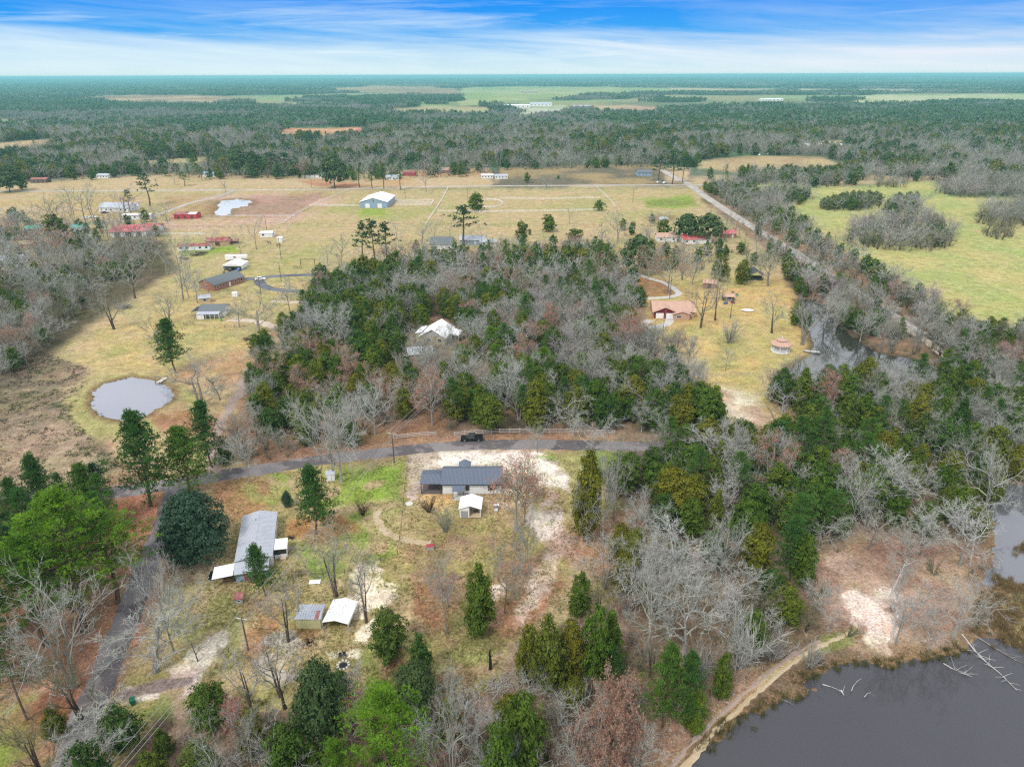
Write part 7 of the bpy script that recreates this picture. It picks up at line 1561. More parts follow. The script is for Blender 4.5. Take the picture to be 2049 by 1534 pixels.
s, ro, _ = gable('small_outbuilding', 'small open shed with white posts between the cottage and the brick house', 'shed', 411, 606, 20, 4.2, 3.5, 2.2, 3.1, 'wood_new', 'galv'); window(s, (0, -1.75, 1.3), 1.4, 1.0, '-y')
s, ro, _ = gable('pump_house', 'tiny white pump house above the white cottage', 'shed', 470, 594, 0, 2.2, 2, 1.6, 2.0, 'white_wall', 'white_metal', over=.1); door(s, (0, -1, .05), .7, 1.4, '-y')
# red sheds and barns
h, rf, (x0, x1, y0, y1) = house2('rusty_long_shed', 'long white-walled shed with rusty red patched roof', 388, 501, 8, 17, 5, 2.3, 3.3, 'white_wall', 'rust_roof', nwin=5, cat='barn', over=.2, nrib=20)
h2, rf, _ = gable('rusty_shed', 'higher rusty red shed joined behind the right end of the long patched one', 'barn', 436, 492, 8, 12, 6, 2.8, 4.2, 'brick_tan', 'rust_roof', nrib=14); door(h2, (0, -3, 0), 2.4, 2.2, '-y', 'wood_dark')
h2, rf, _ = gable('low_dark_shed', 'low dark shed trailing off right of the rusty red sheds', 'shed', 460, 488, 12, 9, 3.5, 1.6, 2.3, 'wood_dark', 'rust_roof'); door(h2, (0, -1.75, 0), 1.4, 1.4, '-y', 'wood_dark')
h, rf, (x0, x1, y0, y1) = gable('red_roof_barn', 'broad barn with bright pinkish red metal roof beyond the bare trees', 'barn', 268, 473, 10, 26, 15, 3.0, 5.5, 'white_wall', 'red_roof', nrib=30); 
for k in range(4): door(h, (x0+4+k*6, y0, 0), 3.2, 2.6, '-y', 'wood_dark', 'barn_door')
h2, rf, _ = gable('red_annex', 'dark red annex at the right end of the pink-roofed barn', 'barn', 305, 463, 10, 10, 8, 2.6, 4.0, 'red_paint', 'red_paint', nrib=10); door(h2, (0, -4, 0), 2.0, 2.2, '-y', 'wood_dark')
h2, rf, (x0, x1, y0, y1) = gable('red_stable', 'small bright red stable with part white roof beside the stock pond paddock', 'barn', 371, 438, 0, 15, 8, 3.0, 3.8, 'red_paint', 'rust_roof', over=.2); child_mesh(rf, 'white_panel', MB().slab([(2.2, y0-.25, 3.14), (7.6, y0-.25, 3.14), (7.6, -.3, 3.92), (2.2, -.3, 3.92)], .03), M['white_metal'])
for k in range(3): door(h2, (-4.5+k*4.5, y0, 0), 1.6, 2.2, '-y', 'wood_dark', 'stable_door')
h, rf, q = house2('mobile_home', 'long white mobile home beyond the red-roofed barn', 275, 439, 2, 18, 5, 2.9, 3.5, 'white_wall', 'white_metal', nwin=6)
h, rf, q = house2('white_farmhouse', 'white farmhouse with pale roof behind the purple-twigged tree', 228, 424, -6, 22, 11, 3, 5.6, 'white_wall', 'galv', nwin=6)
h2, rf, _ = gable('farmhouse_wing', 'small pale-roofed wing right of the white farmhouse', 'house', 262, 421, 20, 10, 8, 2.8, 4.6, 'white_wall', 'galv'); window(h2, (0, -4, 1.5), 1.3, 1.1, '-y')
h, rf, q = house2('green_roof_cottage', 'white cottage with green metal roof on the left', 160, 463, 25, 10, 7, 2.6, 4.0, 'white_wall', 'green_roof', nwin=3)
h, rf, q = house2('green_roof_cabin', 'small cabin with pale green roof at the left wood edge', 66, 466, 10, 8, 6, 2.6, 4.0, 'white_wall', 'green_roof', nwin=2)
h, rf, q = house2('hidden_house', 'low pale-roofed house half hidden in the left brushy wood', 18, 530, 15, 12, 8, 2.6, 4.0, 'white_wall', 'galv', nwin=3)
h, rf, q = house2('cream_house', 'cream-roofed house glimpsed through trees at the left', 45, 498, 5, 10, 6, 2.6, 3.8, 'yellow', 'yellow', nwin=2)
h, rf, (x0, x1, y0, y1) = house2('small_white_barn', 'small white barn near the grazing horses', 533, 475, 3, 7, 6, 2.4, 3.1, 'white_wall', 'white_metal', nwin=2, cat='barn', over=.3)
g = G(561, 484); s = thing('white_hut', 'little white hut right of the small white barn', 'hut', (g.x, g.y, 0)); child_mesh(s, 'wall', MB().b0(-1.3, 1.3, -1.2, 1.2, 0, 2.5), M['white_wall']); lean(s, -1.5, 1.5, -1.4, 1.4, 2.54, 2.9, 'white_metal', posts=False, name='roof'); door(s, (0, -1.2, .05), .8, 1.8, '-y')
# horses
def horse(px, py, rz, label, graze):
    g = G(px, py); r_ = thing('horse', label, 'horse', (g.x, g.y, 0), rz, 'horses in the pasture')
    vs = [(-.75, 0, 1.25), (-.35, 0, 1.22), (.3, 0, 1.2), (.7, 0, 1.3)]; es = [(0, 1), (1, 2), (2, 3)]; rad = [.27, .32, .30, .24]
    def ch(pts, rs, root):
        last = root
        for p, r in zip(pts, rs): vs.append(p); rad.append(r); es.append((last, len(vs)-1)); last = len(vs)-1
    for sg in (-1, 1):
        ch([(-.85, sg*.17, .95), (-.72, sg*.17, .68), (-.9, sg*.17, .48), (-.86, sg*.17, .06)], [.17, .10, .065, .06], 0)
        ch([(.62, sg*.16, .9), (.65, sg*.16, .5), (.65, sg*.16, .06)], [.12, .075, .06], 3)
    if graze: ch([(1.05, 0, 1.05), (1.3, 0, .65), (1.5, 0, .3), (1.62, 0, .08)], [.17, .12, .13, .08], 3)
    else: ch([(1.0, 0, 1.55), (1.25, 0, 1.85), (1.5, 0, 1.75), (1.72, 0, 1.6)], [.18, .13, .13, .08], 3)
    me = bpy.data.meshes.new('body'); me.from_pydata(vs, es, []); me.materials.append(M['horse']); o = link('body', me, r_); sk = o.modifiers.new('skin', 'SKIN')
    for i, r in enumerate(rad): me.skin_vertices[0].data[i].radius = (r, r)
    me.skin_vertices[0].data[1].use_root = True; ss = o.modifiers.new('sub', 'SUBSURF'); ss.levels = ss.render_levels = 1
    child_mesh(r_, 'tail', MB().tube([(-1.0, 0, 1.3), (-1.12, 0, .9), (-1.1, 0, .5)], [.05, .09, .03], 5), M['char']); hx, hz_ = (1.28, .78) if graze else (1.2, 1.98)
    for sg in (-1, 1): child_mesh(r_, 'ear', MB().tube([(hx, sg*.07, hz_), (hx, sg*.09, hz_+.16)], [.04, .01], 4), M['horse'])
horse(539, 489, R(180), 'brown horse walking left of the pole in the pasture', False); horse(558, 493, R(180), 'brown horse grazing beside the pole in the pasture', True)
# dark trailers and scrap left of the steel carport
for px, py, L_, lab in ((395, 511, 7, 'long low flatbed trailer below the rusty shed'), (404, 507, 6, 'second dark trailer just right of the long flatbed'), (369, 519, 4, 'small dark cart left of the flatbed trailers')):
    g = G(px, py); s = thing('flatbed_trailer', lab, 'trailer', (g.x, g.y, 0), R(8), 'dark trailers in the farmyard'); child_mesh(s, 'deck', MB().b0(-L_/2, L_/2, -1, 1, .6, .75), M['wood_dark']); child_mesh(s, 'drawbar', MB().b0(L_/2, L_/2+1.4, -.08, .08, .55, .65), M['wood_dark']); child_mesh(s, 'headboard', MB().b0(-L_/2, -L_/2+.1, -1, 1, .76, 1.4), M['rust_roof'])
    for xx in (-.6, .5): child_mesh(s, 'wheel', MB().tube([(xx, -1.1, .38), (xx, 1.1, .38)], .38, 10), M['rubber'])
# timber gate frame
g = G(617, 537); s = thing('ranch_gate', 'tall bare timber gate frame in the pasture above the loop driveway', 'gate', (g.x, g.y, 0), R(-3)); hg = HT(608, 537, 519)
for sg in (-1, 1): child_mesh(s, 'post', MB().b0(sg*3.6-.12, sg*3.6+.12, -.12, .12, 0, hg), M['wood_dark'])
child_mesh(s, 'beam', MB().b0(-3.8, 3.8, -.1, .1, hg, hg+.2), M['wood_dark'])
for sg in (-1, 1): child_mesh(s, 'side_panel', MB().b0(sg*6-1.9, sg*6+1.9, -.04, .04, .3, .42).b0(sg*6-1.9, sg*6+1.9, -.04, .04, .8, .92).b0(sg*6-1.9, sg*6+1.9, -.04, .04, 1.3, 1.4), M['wood_dark'])
# middle: white-roofed house in the wood and its outbuilding
h, rf, (x0, x1, y0, y1) = gable('white_roof_house', 'large house with white gabled roof in the middle of the wood', 'house', 866, 690, 78, 11, 9, 3.2, 5.9, 'tan_metal', 'white_metal', over=.6, anchor=(-.5, 0), gablemat='concrete')
window(h, (x0, 1.6, 1.8), 1.6, 1.2, '-x'); window(h, (x0, -2.6, 1.8), 1.6, 1.2, '-x'); window(h, (x0+4, y0, 1.7), 1.4, 1.1, '-y')
lean(h, x0+4, x1-1.5, y0-4.0, y0-.65, 2.7, 3.4, 'white_metal', name='side_roof', hi='y1', pm='wood_new', nrib=10)
child_mesh(h, 'wing_wall', MB().b0(x0+3, x1-1, y1+.05, y1+2.6, 0, 2.8), M['tan_metal']); lean(h, x0+2.8, x1-.8, y1+.62, y1+3.1, 2.95, 3.4, 'white_metal', posts=False, hi='y0', name='wing_roof')
h, rf, (x0, x1, y0, y1) = gable('grey_outbuilding', 'garage with pale sloping roof below the white-roofed house', 'garage', 843, 722, 14, 8, 7, 2.6, 3.9, 'brick', 'galv', nrib=14); door(h, (1, y0, 0), 2.6, 2.2, '-y', 'wood_dark'); window(h, (x1, 0, 1.5), 1.0, 1.0, 'x')
# far farmhouses behind the wood
h, rf, q = house2('gabled_farmhouse', 'white farmhouse with steep grey roof behind the wood', 884, 500, 0, 12, 9, 3.2, 6.2, 'white_wall', 'grey_roof', nwin=3)
h, rf, q = house2('blue_farmhouse', 'pale blue-grey farmhouse half hidden by trees beside the tall dark pine', 945, 490, -3, 14, 8, 2.8, 4.6, 'blue_grey', 'galv', nwin=4)
h, rf, q = house2('pale_annex', 'low pale annex right of the blue-grey farmhouse', 977, 493, -2, 9, 6, 2.4, 3.4, 'white_wall', 'galv', nwin=2)
# right: brick house with tan roof
h, rf, (x0, x1, y0, y1) = gable('tan_roof_house', 'red brick house with tan shingle roof and white garage doors', 'house', 1348, 636, -4, 15.8, 12.0, 2.8, 5.0, 'brick_tan', 'tan_roof', over=.7)
fg = MB(); xg = x0+4.2
for sg in (-1, 1):
    pts = [(xg+sg*4.9, y0-1.6, 2.65), (xg+sg*4.9, y0+2.4, 2.65), (xg, y0+6, 4.75), (xg, y0-1.6, 4.75)]; fg.slab(pts if sg > 0 else pts[::-1], .14)
child_mesh(h, 'front_roof', fg, M['tan_roof'])
child_mesh(h, 'front_gable', MB().add([(xg-4.2, y0-1.1, 2.6), (xg+4.2, y0-1.1, 2.6), (xg, y0-1.1, 4.5), (xg-4.2, y0-.9, 2.6), (xg+4.2, y0-.9, 2.6), (xg, y0-.9, 4.5)], [(0, 1, 2), (5, 4, 3), (0, 3, 4, 1), (1, 4, 5, 2), (2, 5, 3, 0)]), M['maroon'])
child_mesh(h, 'garage_front', MB().b0(xg-4.2, xg+4.2, y0-1.05, y0-.85, 0, 2.58), M['maroon'])
for k in (-1, 1): door(h, (xg+k*2.0, y0-1.06, .05), 3.0, 2.2, '-y', 'white_metal', 'garage_door', panels=4)
eg = MB(); xe = x0+10.6
for sg in (-1, 1):
    pts = [(xe+sg*3.6, y0-3.0, 2.4), (xe+sg*3.6, y0+2.0, 2.4), (xe, y0+3.6, 3.6), (xe, y0-3.0, 3.6)]; eg.slab(pts if sg > 0 else pts[::-1], .12)
child_mesh(h, 'entry_roof', eg, M['tan_roof']); child_mesh(h, 'entry_wall', MB().b0(xe-3.0, xe+3.0, y0-2.6, y0-.05, 0, 2.38).add([(xe-3, y0-2.55, 2.39), (xe+3, y0-2.55, 2.39), (xe, y0-2.55, 3.42)], [(0, 1, 2)]), M['brick_tan']); window(h, (xe-1.2, y0-2.6, 1.4), 1.8, 1.0, '-y')
s, rf, (x0, x1, y0, y1) = gable('brick_shed', 'small brick shed with tan roof behind the brick house', 'shed', 1419, 577, -15, 5.5, 4.6, 2.4, 3.5, 'brick', 'tan_roof'); door(s, (0, y0, .05), 1.4, 1.9, '-y', 'wood_dark')
s, rf, (x0, x1, y0, y1) = gable('open_shed', 'open tan-roofed lean-to full of junk right of the brick shed', 'shed', 1458, 602, -5, 4.6, 3.2, 1.9, 2.6, 'wood_dark', 'tan_roof'); window(s, (0, y0, 1.1), 2.4, 1.2, '-y')
s, rf, (x0, x1, y0, y1) = gable('dark_pavilion', 'pavilion with dark blue-grey roof and open tan gable front', 'pavilion', 1512, 561, 84, 7, 6.6, 2.5, 4.6, 'tan_metal', 'black_roof', over=.5, anchor=(-.5, 0), walls=False)
child_mesh(s, 'gable_panel', MB().add([(x0-.1, y0, 2.4), (x0-.1, y1, 2.4), (x0-.1, y1, 2.8), (x0-.1, 0, 4.5), (x0-.1, y0, 2.8)], [(0, 4, 3, 2, 1)]), M['yellow']); child_mesh(s, 'back_wall', MB().b0(x0+3, x1, y0+.1, y1-.1, 0, 2.4), M['wood_dark'])
for a in (x0, x0+2.6):
    for b in (y0+.1, y1-.1): child_mesh(s, 'post', MB().b0(a-.08, a+.08, b-.08, b+.08, 0, 2.4), M['dark_trim'])
child_mesh(s, 'railing', MB().b0(x0-.05, x0+.05, y0+.2, y1-.2, .8, .9).b0(x0-.03, x0+.03, y0+.2, y1-.2, .2, .75), M['dark_trim'])
# gazebo
g = G(1561, 702); gz = thing('gazebo', 'white octagonal gazebo with two-tier tan roof beside the creek', 'gazebo', (g.x, g.y, 0), R(22.5)); RR = 3.0
child_mesh(gz, 'floor', MB().lathe([(RR+.25, 0), (RR+.25, .28)], 8), M['white_wall'])
rm = MB().lathe([(RR+.75, 2.75), (RR+.7, 2.85), (1.5, 3.95), (1.45, 3.97)], 8); child_mesh(gz, 'roof', rm, M['tan_roof'])
cu = child_mesh(gz, 'cupola', MB().lathe([(1.35, 3.9), (1.35, 4.15)], 8), M['white_wall']); child_mesh(cu, 'cupola_roof', MB().lathe([(1.95, 4.1), (1.9, 4.2), (.25, 5.0), (.05, 5.05)], 8), M['tan_roof']); child_mesh(cu, 'finial', MB().lathe([(.1, 5.0), (.2, 5.2), (.05, 5.6)], 8), M['white_wall'])
for k in range(8):
    a = k*math.pi/4; p = Vector((math.cos(a)*RR, math.sin(a)*RR, 0)); q = Vector((math.cos(a+math.pi/4)*RR, math.sin(a+math.pi/4)*RR, 0)); child_mesh(gz, 'post', MB().b0(p.x-.1, p.x+.1, p.y-.1, p.y+.1, .28, 2.8), M['white_wall'])
    d = q-p; an = math.atan2(d.y, d.x); m_ = (p+q)/2; mb = MB(); mb.box(m_+Vector((0, 0, 2.6)), (d.length-.2, .08, .28), an)
    if k != 6:
        mb.box(m_+Vector((0, 0, 1.15)), (d.length-.2, .08, .1), an)
        for i in range(9): mb.box(p.lerp(q, .1+i*.1)+Vector((0, 0, .7)), (.06, .06, .82), an)
    child_mesh(gz, 'railing', mb, M['white_wall'])
# jetties
def jetty(label, p0, p1, wd, zt=.35):
    a, b = G(*p0), G(*p1); d = b-a; an = math.atan2(d.y, d.x); r_ = thing('wooden_jetty', label, 'jetty', (a.x, a.y, 0), an); L_ = d.length; n = int(L_/.3)
    pm_ = MB().box((0, 0, 0), (.26, wd, .05)).mesh('plank', M['plank'])
    for i in range(n): q = link('plank', pm_, r_); q.location = (i*.3+.15, 0, zt)
    for i in range(int(L_/2)+1):
        for sg in (-1, 1): child_mesh(r_, 'pile', MB().tube([(i*2+.2, sg*(wd/2-.1), -1), (i*2+.2, sg*(wd/2-.1), zt+.3)], .09, 6), M['wood_dark'])
    child_mesh(r_, 'bearer', MB().b0(0, L_, -wd/2+.1, -wd/2+.2, zt-.18, zt-.03).b0(0, L_, wd/2-.2, wd/2-.1, zt-.18, zt-.03), M['wood_dark']); return r_
jetty('small grey wooden jetty at the far bank of the round pond', (333, 757), (315, 768), 1.6); jetty('narrow wooden jetty reaching into the creek near the gazebo', (1608, 703), (1640, 706), 1.4)
# trampoline-like round patch, junk
g = G(1496, 622); s = thing('boat_cover', 'low oval pale tarpaulin-covered boat lying on the creek lawn', 'boat', (g.x, g.y, 0), R(-4)); child_mesh(s, 'hull', MB().lathe([(.9, 0), (1.3, .3), (1.35, .42)], 14), M['stone']); child_mesh(s, 'cover', MB().lathe([(1.38, .42), (.9, .6), (.1, .66)], 14), M['white_metal']); s.scale = (1.9, 1.0, 1.0)
rr = random.Random(9)
for k, (px, py, lab, mt_) in enumerate(((1466, 588, 'grey junk crate by the brick shed', 'grey'), (1474, 592, 'greenish tarpaulin crate among the junk', 'green_roof'), (1452, 608, 'blue drum beside the open tan-roofed lean-to', 'blue'), (1466, 607, 'rusty crate beside the open lean-to', 'rust_roof'))):
    g = G(px, py); s = thing('junk_crate', lab, 'crate', (g.x, g.y, 0), rr.uniform(0, 3)); child_mesh(s, 'box', MB().b0(-.8, .8, -.5, .5, 0, .8), M[mt_]); child_mesh(s, 'lid', MB().b0(-.85, .85, -.55, .55, .805, .86), M['wood_dark'])
# houses along the country road, red roofs
h, rf, q = house2('red_roof_house', 'house with red roof peeping out under the wide green tree', 1395, 488, 2, 16, 9, 2.8, 4.6, 'white_wall', 'red_roof', nwin=4)
h, rf, q = house2('pink_roof_house', 'small house with pinkish roof left of the wide green tree', 1335, 484, 0, 11, 8, 2.8, 4.4, 'white_wall', 'tan_roof', nwin=3)
h, rf, q = house2('red_roof_cabin', 'small cabin with bright red roof beside the country road', 1458, 476, 0, 9, 7, 2.6, 4.0, 'brick', 'red_roof', nwin=2)
# far buildings
FARB = [('orange-roofed cabin far behind the pasture', 582, 347, 8, 6, 2.6, 4.2, 'brick_tan', 'tan_roof'), ('low white house half behind the big round evergreen', 625, 356, 18, 8, 2.8, 4.2, 'white_wall', 'grey_roof'), ('dark open hay shed by the left far lane', 78, 366, 14, 8, 3, 4.2, 'wood_dark', 'rust_roof'),
  ('long low pinkish building beyond the far lane', 890, 346, 22, 9, 2.6, 4.4, 'brick', 'tan_roof'), ('white mobile home among the far scrapyard trees', 975, 357, 11, 6, 2.8, 3.6, 'white_wall', 'white_metal'), ('second white building of the far scrapyard', 1003, 358, 12, 6, 2.8, 3.8, 'white_wall', 'galv'),
  ('red shed beside the far farm behind the barn', 818, 352, 12, 7, 3, 4.2, 'red_paint', 'rust_roof'), ('pale house behind the small pines by the far lane', 785, 360, 12, 7, 2.8, 4, 'white_wall', 'galv'), ('grey farmhouse left of the dark crossroads pines', 1290, 352, 14, 9, 3, 5, 'blue_grey', 'grey_roof'),
  ('pale long building in the woods beyond the crossroads', 1505, 267, 60, 20, 5, 8, 'tan_metal', 'galv'), ('tan metal hall with white roof edge on the right', 1651, 305, 46, 24, 8, 9.5, 'tan_metal', 'white_metal'), ('low red barn on the reddish far field', 722, 267, 26, 9, 4, 6, 'red_paint', 'red_roof'),
  ('large white warehouse in the far town', 1033, 216, 80, 30, 7, 9, 'white_wall', 'white_metal'), ('pale arched hall right of the far warehouse', 1082, 213, 66, 36, 7, 11, 'white_wall', 'galv'), ('white hall left of the far warehouse', 978, 213, 40, 20, 5, 7, 'white_wall', 'white_metal'),
  ('grey hall at the right end of the far town', 1165, 217, 56, 24, 6, 8, 'blue_grey', 'galv'), ('small white hall in the far right woods', 1545, 202, 80, 30, 6, 8, 'white_wall', 'white_metal'), ('pale shed in the distant light green fields', 1060, 186, 90, 30, 7, 9, 'brick_tan', 'galv'),
  ('white block at the left far fields', 75, 256, 22, 10, 4, 5.5, 'white_wall', 'white_metal'), ('second white block at the left far fields', 88, 254, 16, 8, 4, 5.5, 'white_wall', 'white_metal'), ('white house beyond the far lane at the left', 205, 357, 11, 7, 2.8, 4, 'white_wall', 'galv'),
  ('blue-roofed long house below the pinkish far trees', 425, 354, 18, 8, 2.8, 4.2, 'white_wall', 'blue_grey')]
for lab, px, py, L_, D_, hw, hr, wl, rfm in FARB:
    h, rf, (x0, x1, y0, y1) = gable('distant_building', lab, 'building', px, py, rr.uniform(-6, 6), L_, D_, hw, hr, wl, rfm, over=.4)
    for k in range(4 if L_ < 40 else 6): window(h, (x0+L_*(k+.5)/(4 if L_ < 40 else 6), y0, hw*.55), max(1.2, L_/22), hw*.35, '-y')
for px, ytop, lab in ((238, 143, 'thin radio mast on the horizon at the left'), (1112, 149, 'thin radio mast on the horizon in the middle'), (1438, 151, 'small radio mast on the horizon at the right')):
    g = G(px, 166); s = thing('radio_mast', lab, 'mast', (g.x, g.y, 0)); hm = HT(px, 166, ytop) if ytop < 151 else 70; hm = max(60, min(hm, 130)); child_mesh(s, 'mast', MB().tube([(0, 0, 0), (0, 0, hm)], [2.2, 1.2], 3), M['grey']); child_mesh(s, 'platform', MB().lathe([(3, hm*.8), (3, hm*.8+1.5)], 6), M['grey'])
# --- piles of brush, dead logs in the lake, rocks, reeds
def pile(px, py, n, r_, L_, mt_, name, label, hgt=.8):
    g = G(px, py); mb = MB(); q = random.Random(int(px)); 
    for i in range(n):
        a = q.uniform(0, 3.14); c = Vector((q.gauss(0, r_*.5), q.gauss(0, r_*.3), q.uniform(.05, hgt))); d = Vector((math.cos(a), math.sin(a), q.uniform(-.2, .3)))*q.uniform(.3, 1)*L_/2
        mb.tube([c-d, c+d], [q.uniform(.04, .09), .02], 3, cap=False)
    o = mb.build(name, M[mt_]); o.location = (g.x, g.y, 0); tag(o, label, 'brush pile')
pile(249, 616, 160, 3.2, 4, 'bark_grey', 'brush_pile', 'grey pile of cut branches in the pasture between two bare trees', 1.3); pile(1240, 1085, 140, 3, 4, 'bark_pale', 'brush_pile', 'heap of cut branches along the right edge of the yard'); pile(580, 1096, 20, 1, 1, 'dead_wood', 'brush_pile', 'scattered pale scraps on the lawn under the wires', .3)
pile(495, 680, 60, 1.5, 2, 'bark_dark', 'brush_pile', 'small dark brush heap under the wide leafless tree', 1.0); pile(1000, 1372, 90, 2.4, 3, 'bark_grey', 'brush_pile', 'fallen branches beside the burnt stump', .5)
pile(582, 1076, 24, .9, 1.2, 'char', 'brush_pile', 'dark scrap heap on the lawn below the bushy pine', .4)
def log(label, pix, r0, branches=6, seed=1, z=0.05, lift=.5, mt_='dead_wood'):
    r0 *= .6
    pts = [G(*p)+Vector((0, 0, z-.1)) for p in pix]; q = random.Random(seed); o0 = pts[0].copy(); mb = MB(); n = len(pts); mb.tube([p-o0 for p in pts], [r0*(1-.75*i/(n-1)) for i in range(n)], 6)
    for k in range(branches):
        t = q.uniform(.25, .98)*(n-1); i = min(int(t), n-2); p = pts[i].lerp(pts[i+1], t-i)-o0; a = q.uniform(0, 6.28); L_ = q.uniform(.6, 2.0); d = Vector((math.cos(a), math.sin(a), q.uniform(.1, .8)))*L_
        mb.tube([p, p+d*.6+Vector((0, 0, .08)), p+d], [r0*.3, r0*.2, .015], 4, cap=False)
    o = mb.build('dead_log', M[mt_]); o.location = o0; tag(o, label, 'log', 'dead wood in the lake')
log('long fallen tree lying in the lake at the right', [(1925, 1268), (1950, 1300), (1975, 1325), (2000, 1345), (2035, 1380)], .22, 22, 1); log('fallen trunk reaching to the right frame edge of the lake', [(1950, 1270), (1990, 1295), (2030, 1318), (2070, 1335)], .2, 14, 2, mt_='bark_grey')
log('forked driftwood floating in the middle of the lake', [(1888, 1326), (1905, 1336), (1925, 1345), (1945, 1353)], .14, 12, 3); log('bent pale stick rising from the lake, left one', [(1703, 1385), (1706, 1376), (1714, 1366), (1723, 1360)], .1, 0, 4, z=.5)
log('short pale stick rising from the lake, right one', [(1729, 1396), (1734, 1390), (1742, 1387)], .09, 1, 5, z=.4); log('dark log drifting near the grassy spit', [(1646, 1368), (1660, 1372), (1675, 1377)], .14, 3, 6); log('pale stump in the water beside the drifting log', [(1683, 1380), (1689, 1390)], .22, 3, 7)
log('mossy branch in the water by the lake track', [(1565, 1398), (1580, 1405), (1590, 1410)], .1, 4, 8, mt_='bark_grey')
for k, (pix, sp) in enumerate(([(1900, 1170), (1895, 1200)], ) and ()): pass
# leaning dead trees on the lake clearing
def snag(px, py, tx, ty, label, seed, mt_='dead_wood', nb=5):
    "dead tree leaning away from its base; tx,ty = pixel of the top"
    g = G(px, py); h_ = 9.0; top = G(tx, ty, h_); mb = MB(); q = random.Random(seed); d = top-g; pts = [d*t+Vector((0, 0, -.1 if t == 0 else 0)) for t in (0, .35, .7, 1)]; mb.tube(pts, [.22, .16, .1, .03], 6)
    for k in range(nb):
        t = q.uniform(.45, .9); b = d*t; e = Vector((q.uniform(-1, 1)*3, q.uniform(-1, 1)*2, q.uniform(.6, 2.4))); mb.tube([b, b+e*.5+Vector((0, 0, -.15)), b+e], [.08, .05, .015], 4, cap=False)
        for j in range(3): f = b+e*q.uniform(.4, .95); mb.tube([f, f+Vector((q.uniform(-1, 1), q.uniform(-1, 1), q.uniform(.1, 1)))*1.1], [.03, .01], 3, cap=False)
    o = mb.build('dead_tree', M[mt_]); o.location = g; tag(o, label, 'dead tree')
snag(1780, 1195, 1815, 1118, 'bleached forked dead tree leaning over the lake clearing', 1); snag(1783, 1285, 1800, 1195, 'slim dead tree standing in the white sand by the lake', 2); snag(1800, 1250, 1850, 1195, 'dark-stemmed dead tree leaning right from the white sand', 3, 'bark_pale', 9)
snag(1940, 1130, 1960, 1030, 'tall half-dead tree by the right creek', 4, 'bark_pale', 10); snag(560, 1395, 525, 1278, 'thin dark leafless spar leaning left in the bottom thicket', 5, 'bark_dark', 4); snag(1560, 860, 1530, 800, 'leaning dead trunk near the creek pond', 6, 'bark_pale', 5)
# reeds and shore bushes: clumps of blades along the waterlines
def reeds(name, label, lines, dens=5, wid=1.2, hgt=.9, blades=26, mt_='reed'):
    rng = np.random.default_rng(len(name)); c = TB(); B_ = []; E_ = []
    for pix in lines:
        pts = [np.array(G(*p)) for p in pix]
        for a, b in zip(pts[:-1], pts[1:]):
            L_ = np.linalg.norm(b-a)
            for k in range(int(L_*dens)):
                if rng.random() < .25: continue
                p = a+(b-a)*rng.random()+np.array([rng.normal()*wid*.5, rng.normal()*wid*.5, -.15]); s = rng.uniform(.5, 1.2)
                for j in range(blades):
                    q = p+np.array([rng.normal()*.25, rng.normal()*.25, 0]); B_.append(q); E_.append(q+np.array([rng.normal()*.25, rng.normal()*.25, hgt*s*rng.uniform(.5, 1.1)]))
    B_ = np.array(B_); E_ = np.array(E_); c.tris(B_, E_, np.full(len(B_), .09), rng); tag(link(name, c.mesh(name, M[mt_])), label, kind='stuff')
SH = PONDS['lake']
reeds('shore_reeds', 'brown and olive reeds along the lake shore', [[(1400, 1502), (1480, 1437), (1560, 1397), (1612, 1386)], [(1592, 1358), (1640, 1342), (1680, 1331)], [(1690, 1329), (1730, 1322)], [(1745, 1326), (1780, 1332), (1820, 1320), (1880, 1313), (1930, 1298)], [(1960, 1268), (1957, 1235), (1968, 1200)]], 4, 1.4, 1.0)
isl = [(2000, 1170), (2035, 1175), (2060, 1200), (2060, 1250)], [(2010, 1230), (2020, 1270), (2045, 1290), (2080, 1290)], [(2000, 1190), (2010, 1210), (2030, 1220)], [(2040, 1100), (2080, 1110)], [(1990, 1215), (2005, 1240), (2015, 1260)]
reeds('marsh_reeds', 'olive brown reed islands in the creek at the right edge', isl, 16, 2.6, .9); reeds('marsh_reeds', 'tall reeds on the small islands at the right edge', isl, 6, 3.2, 1.3)
iy = MB(); q = random.Random(4)
for (px, py, a, b) in ((2068, 1215, 6.5, 4.5), (2095, 1265, 8, 5), (2095, 1120, 4, 2.2)):
    g = G(px, py); n = 26; ring = [(g.x+math.cos(t*6.283/n)*a*q.uniform(.8, 1.1), g.y+math.sin(t*6.283/n)*b*q.uniform(.8, 1.1), -.22) for t in range(n)]; top = [(g.x+(x-g.x)*.8, g.y+(y-g.y)*.8, .12) for x, y, z in ring]
    iy.add(ring+top, [(i, (i+1) % n, (i+1) % n+n, i+n) for i in range(n)]+[tuple(range(n, 2*n))])
tag(iy.build('marsh_islands', mat('marsh_mud', (.26, .18, .10), .95, .35, 1, col2=(.20, .17, .06))), kind='structure')
reeds('pond_reeds', 'low tan grass around the round pond bank', [[p for p in PONDS['pond']]+[PONDS['pond'][0]]], 1.6, .8, .4, 14)
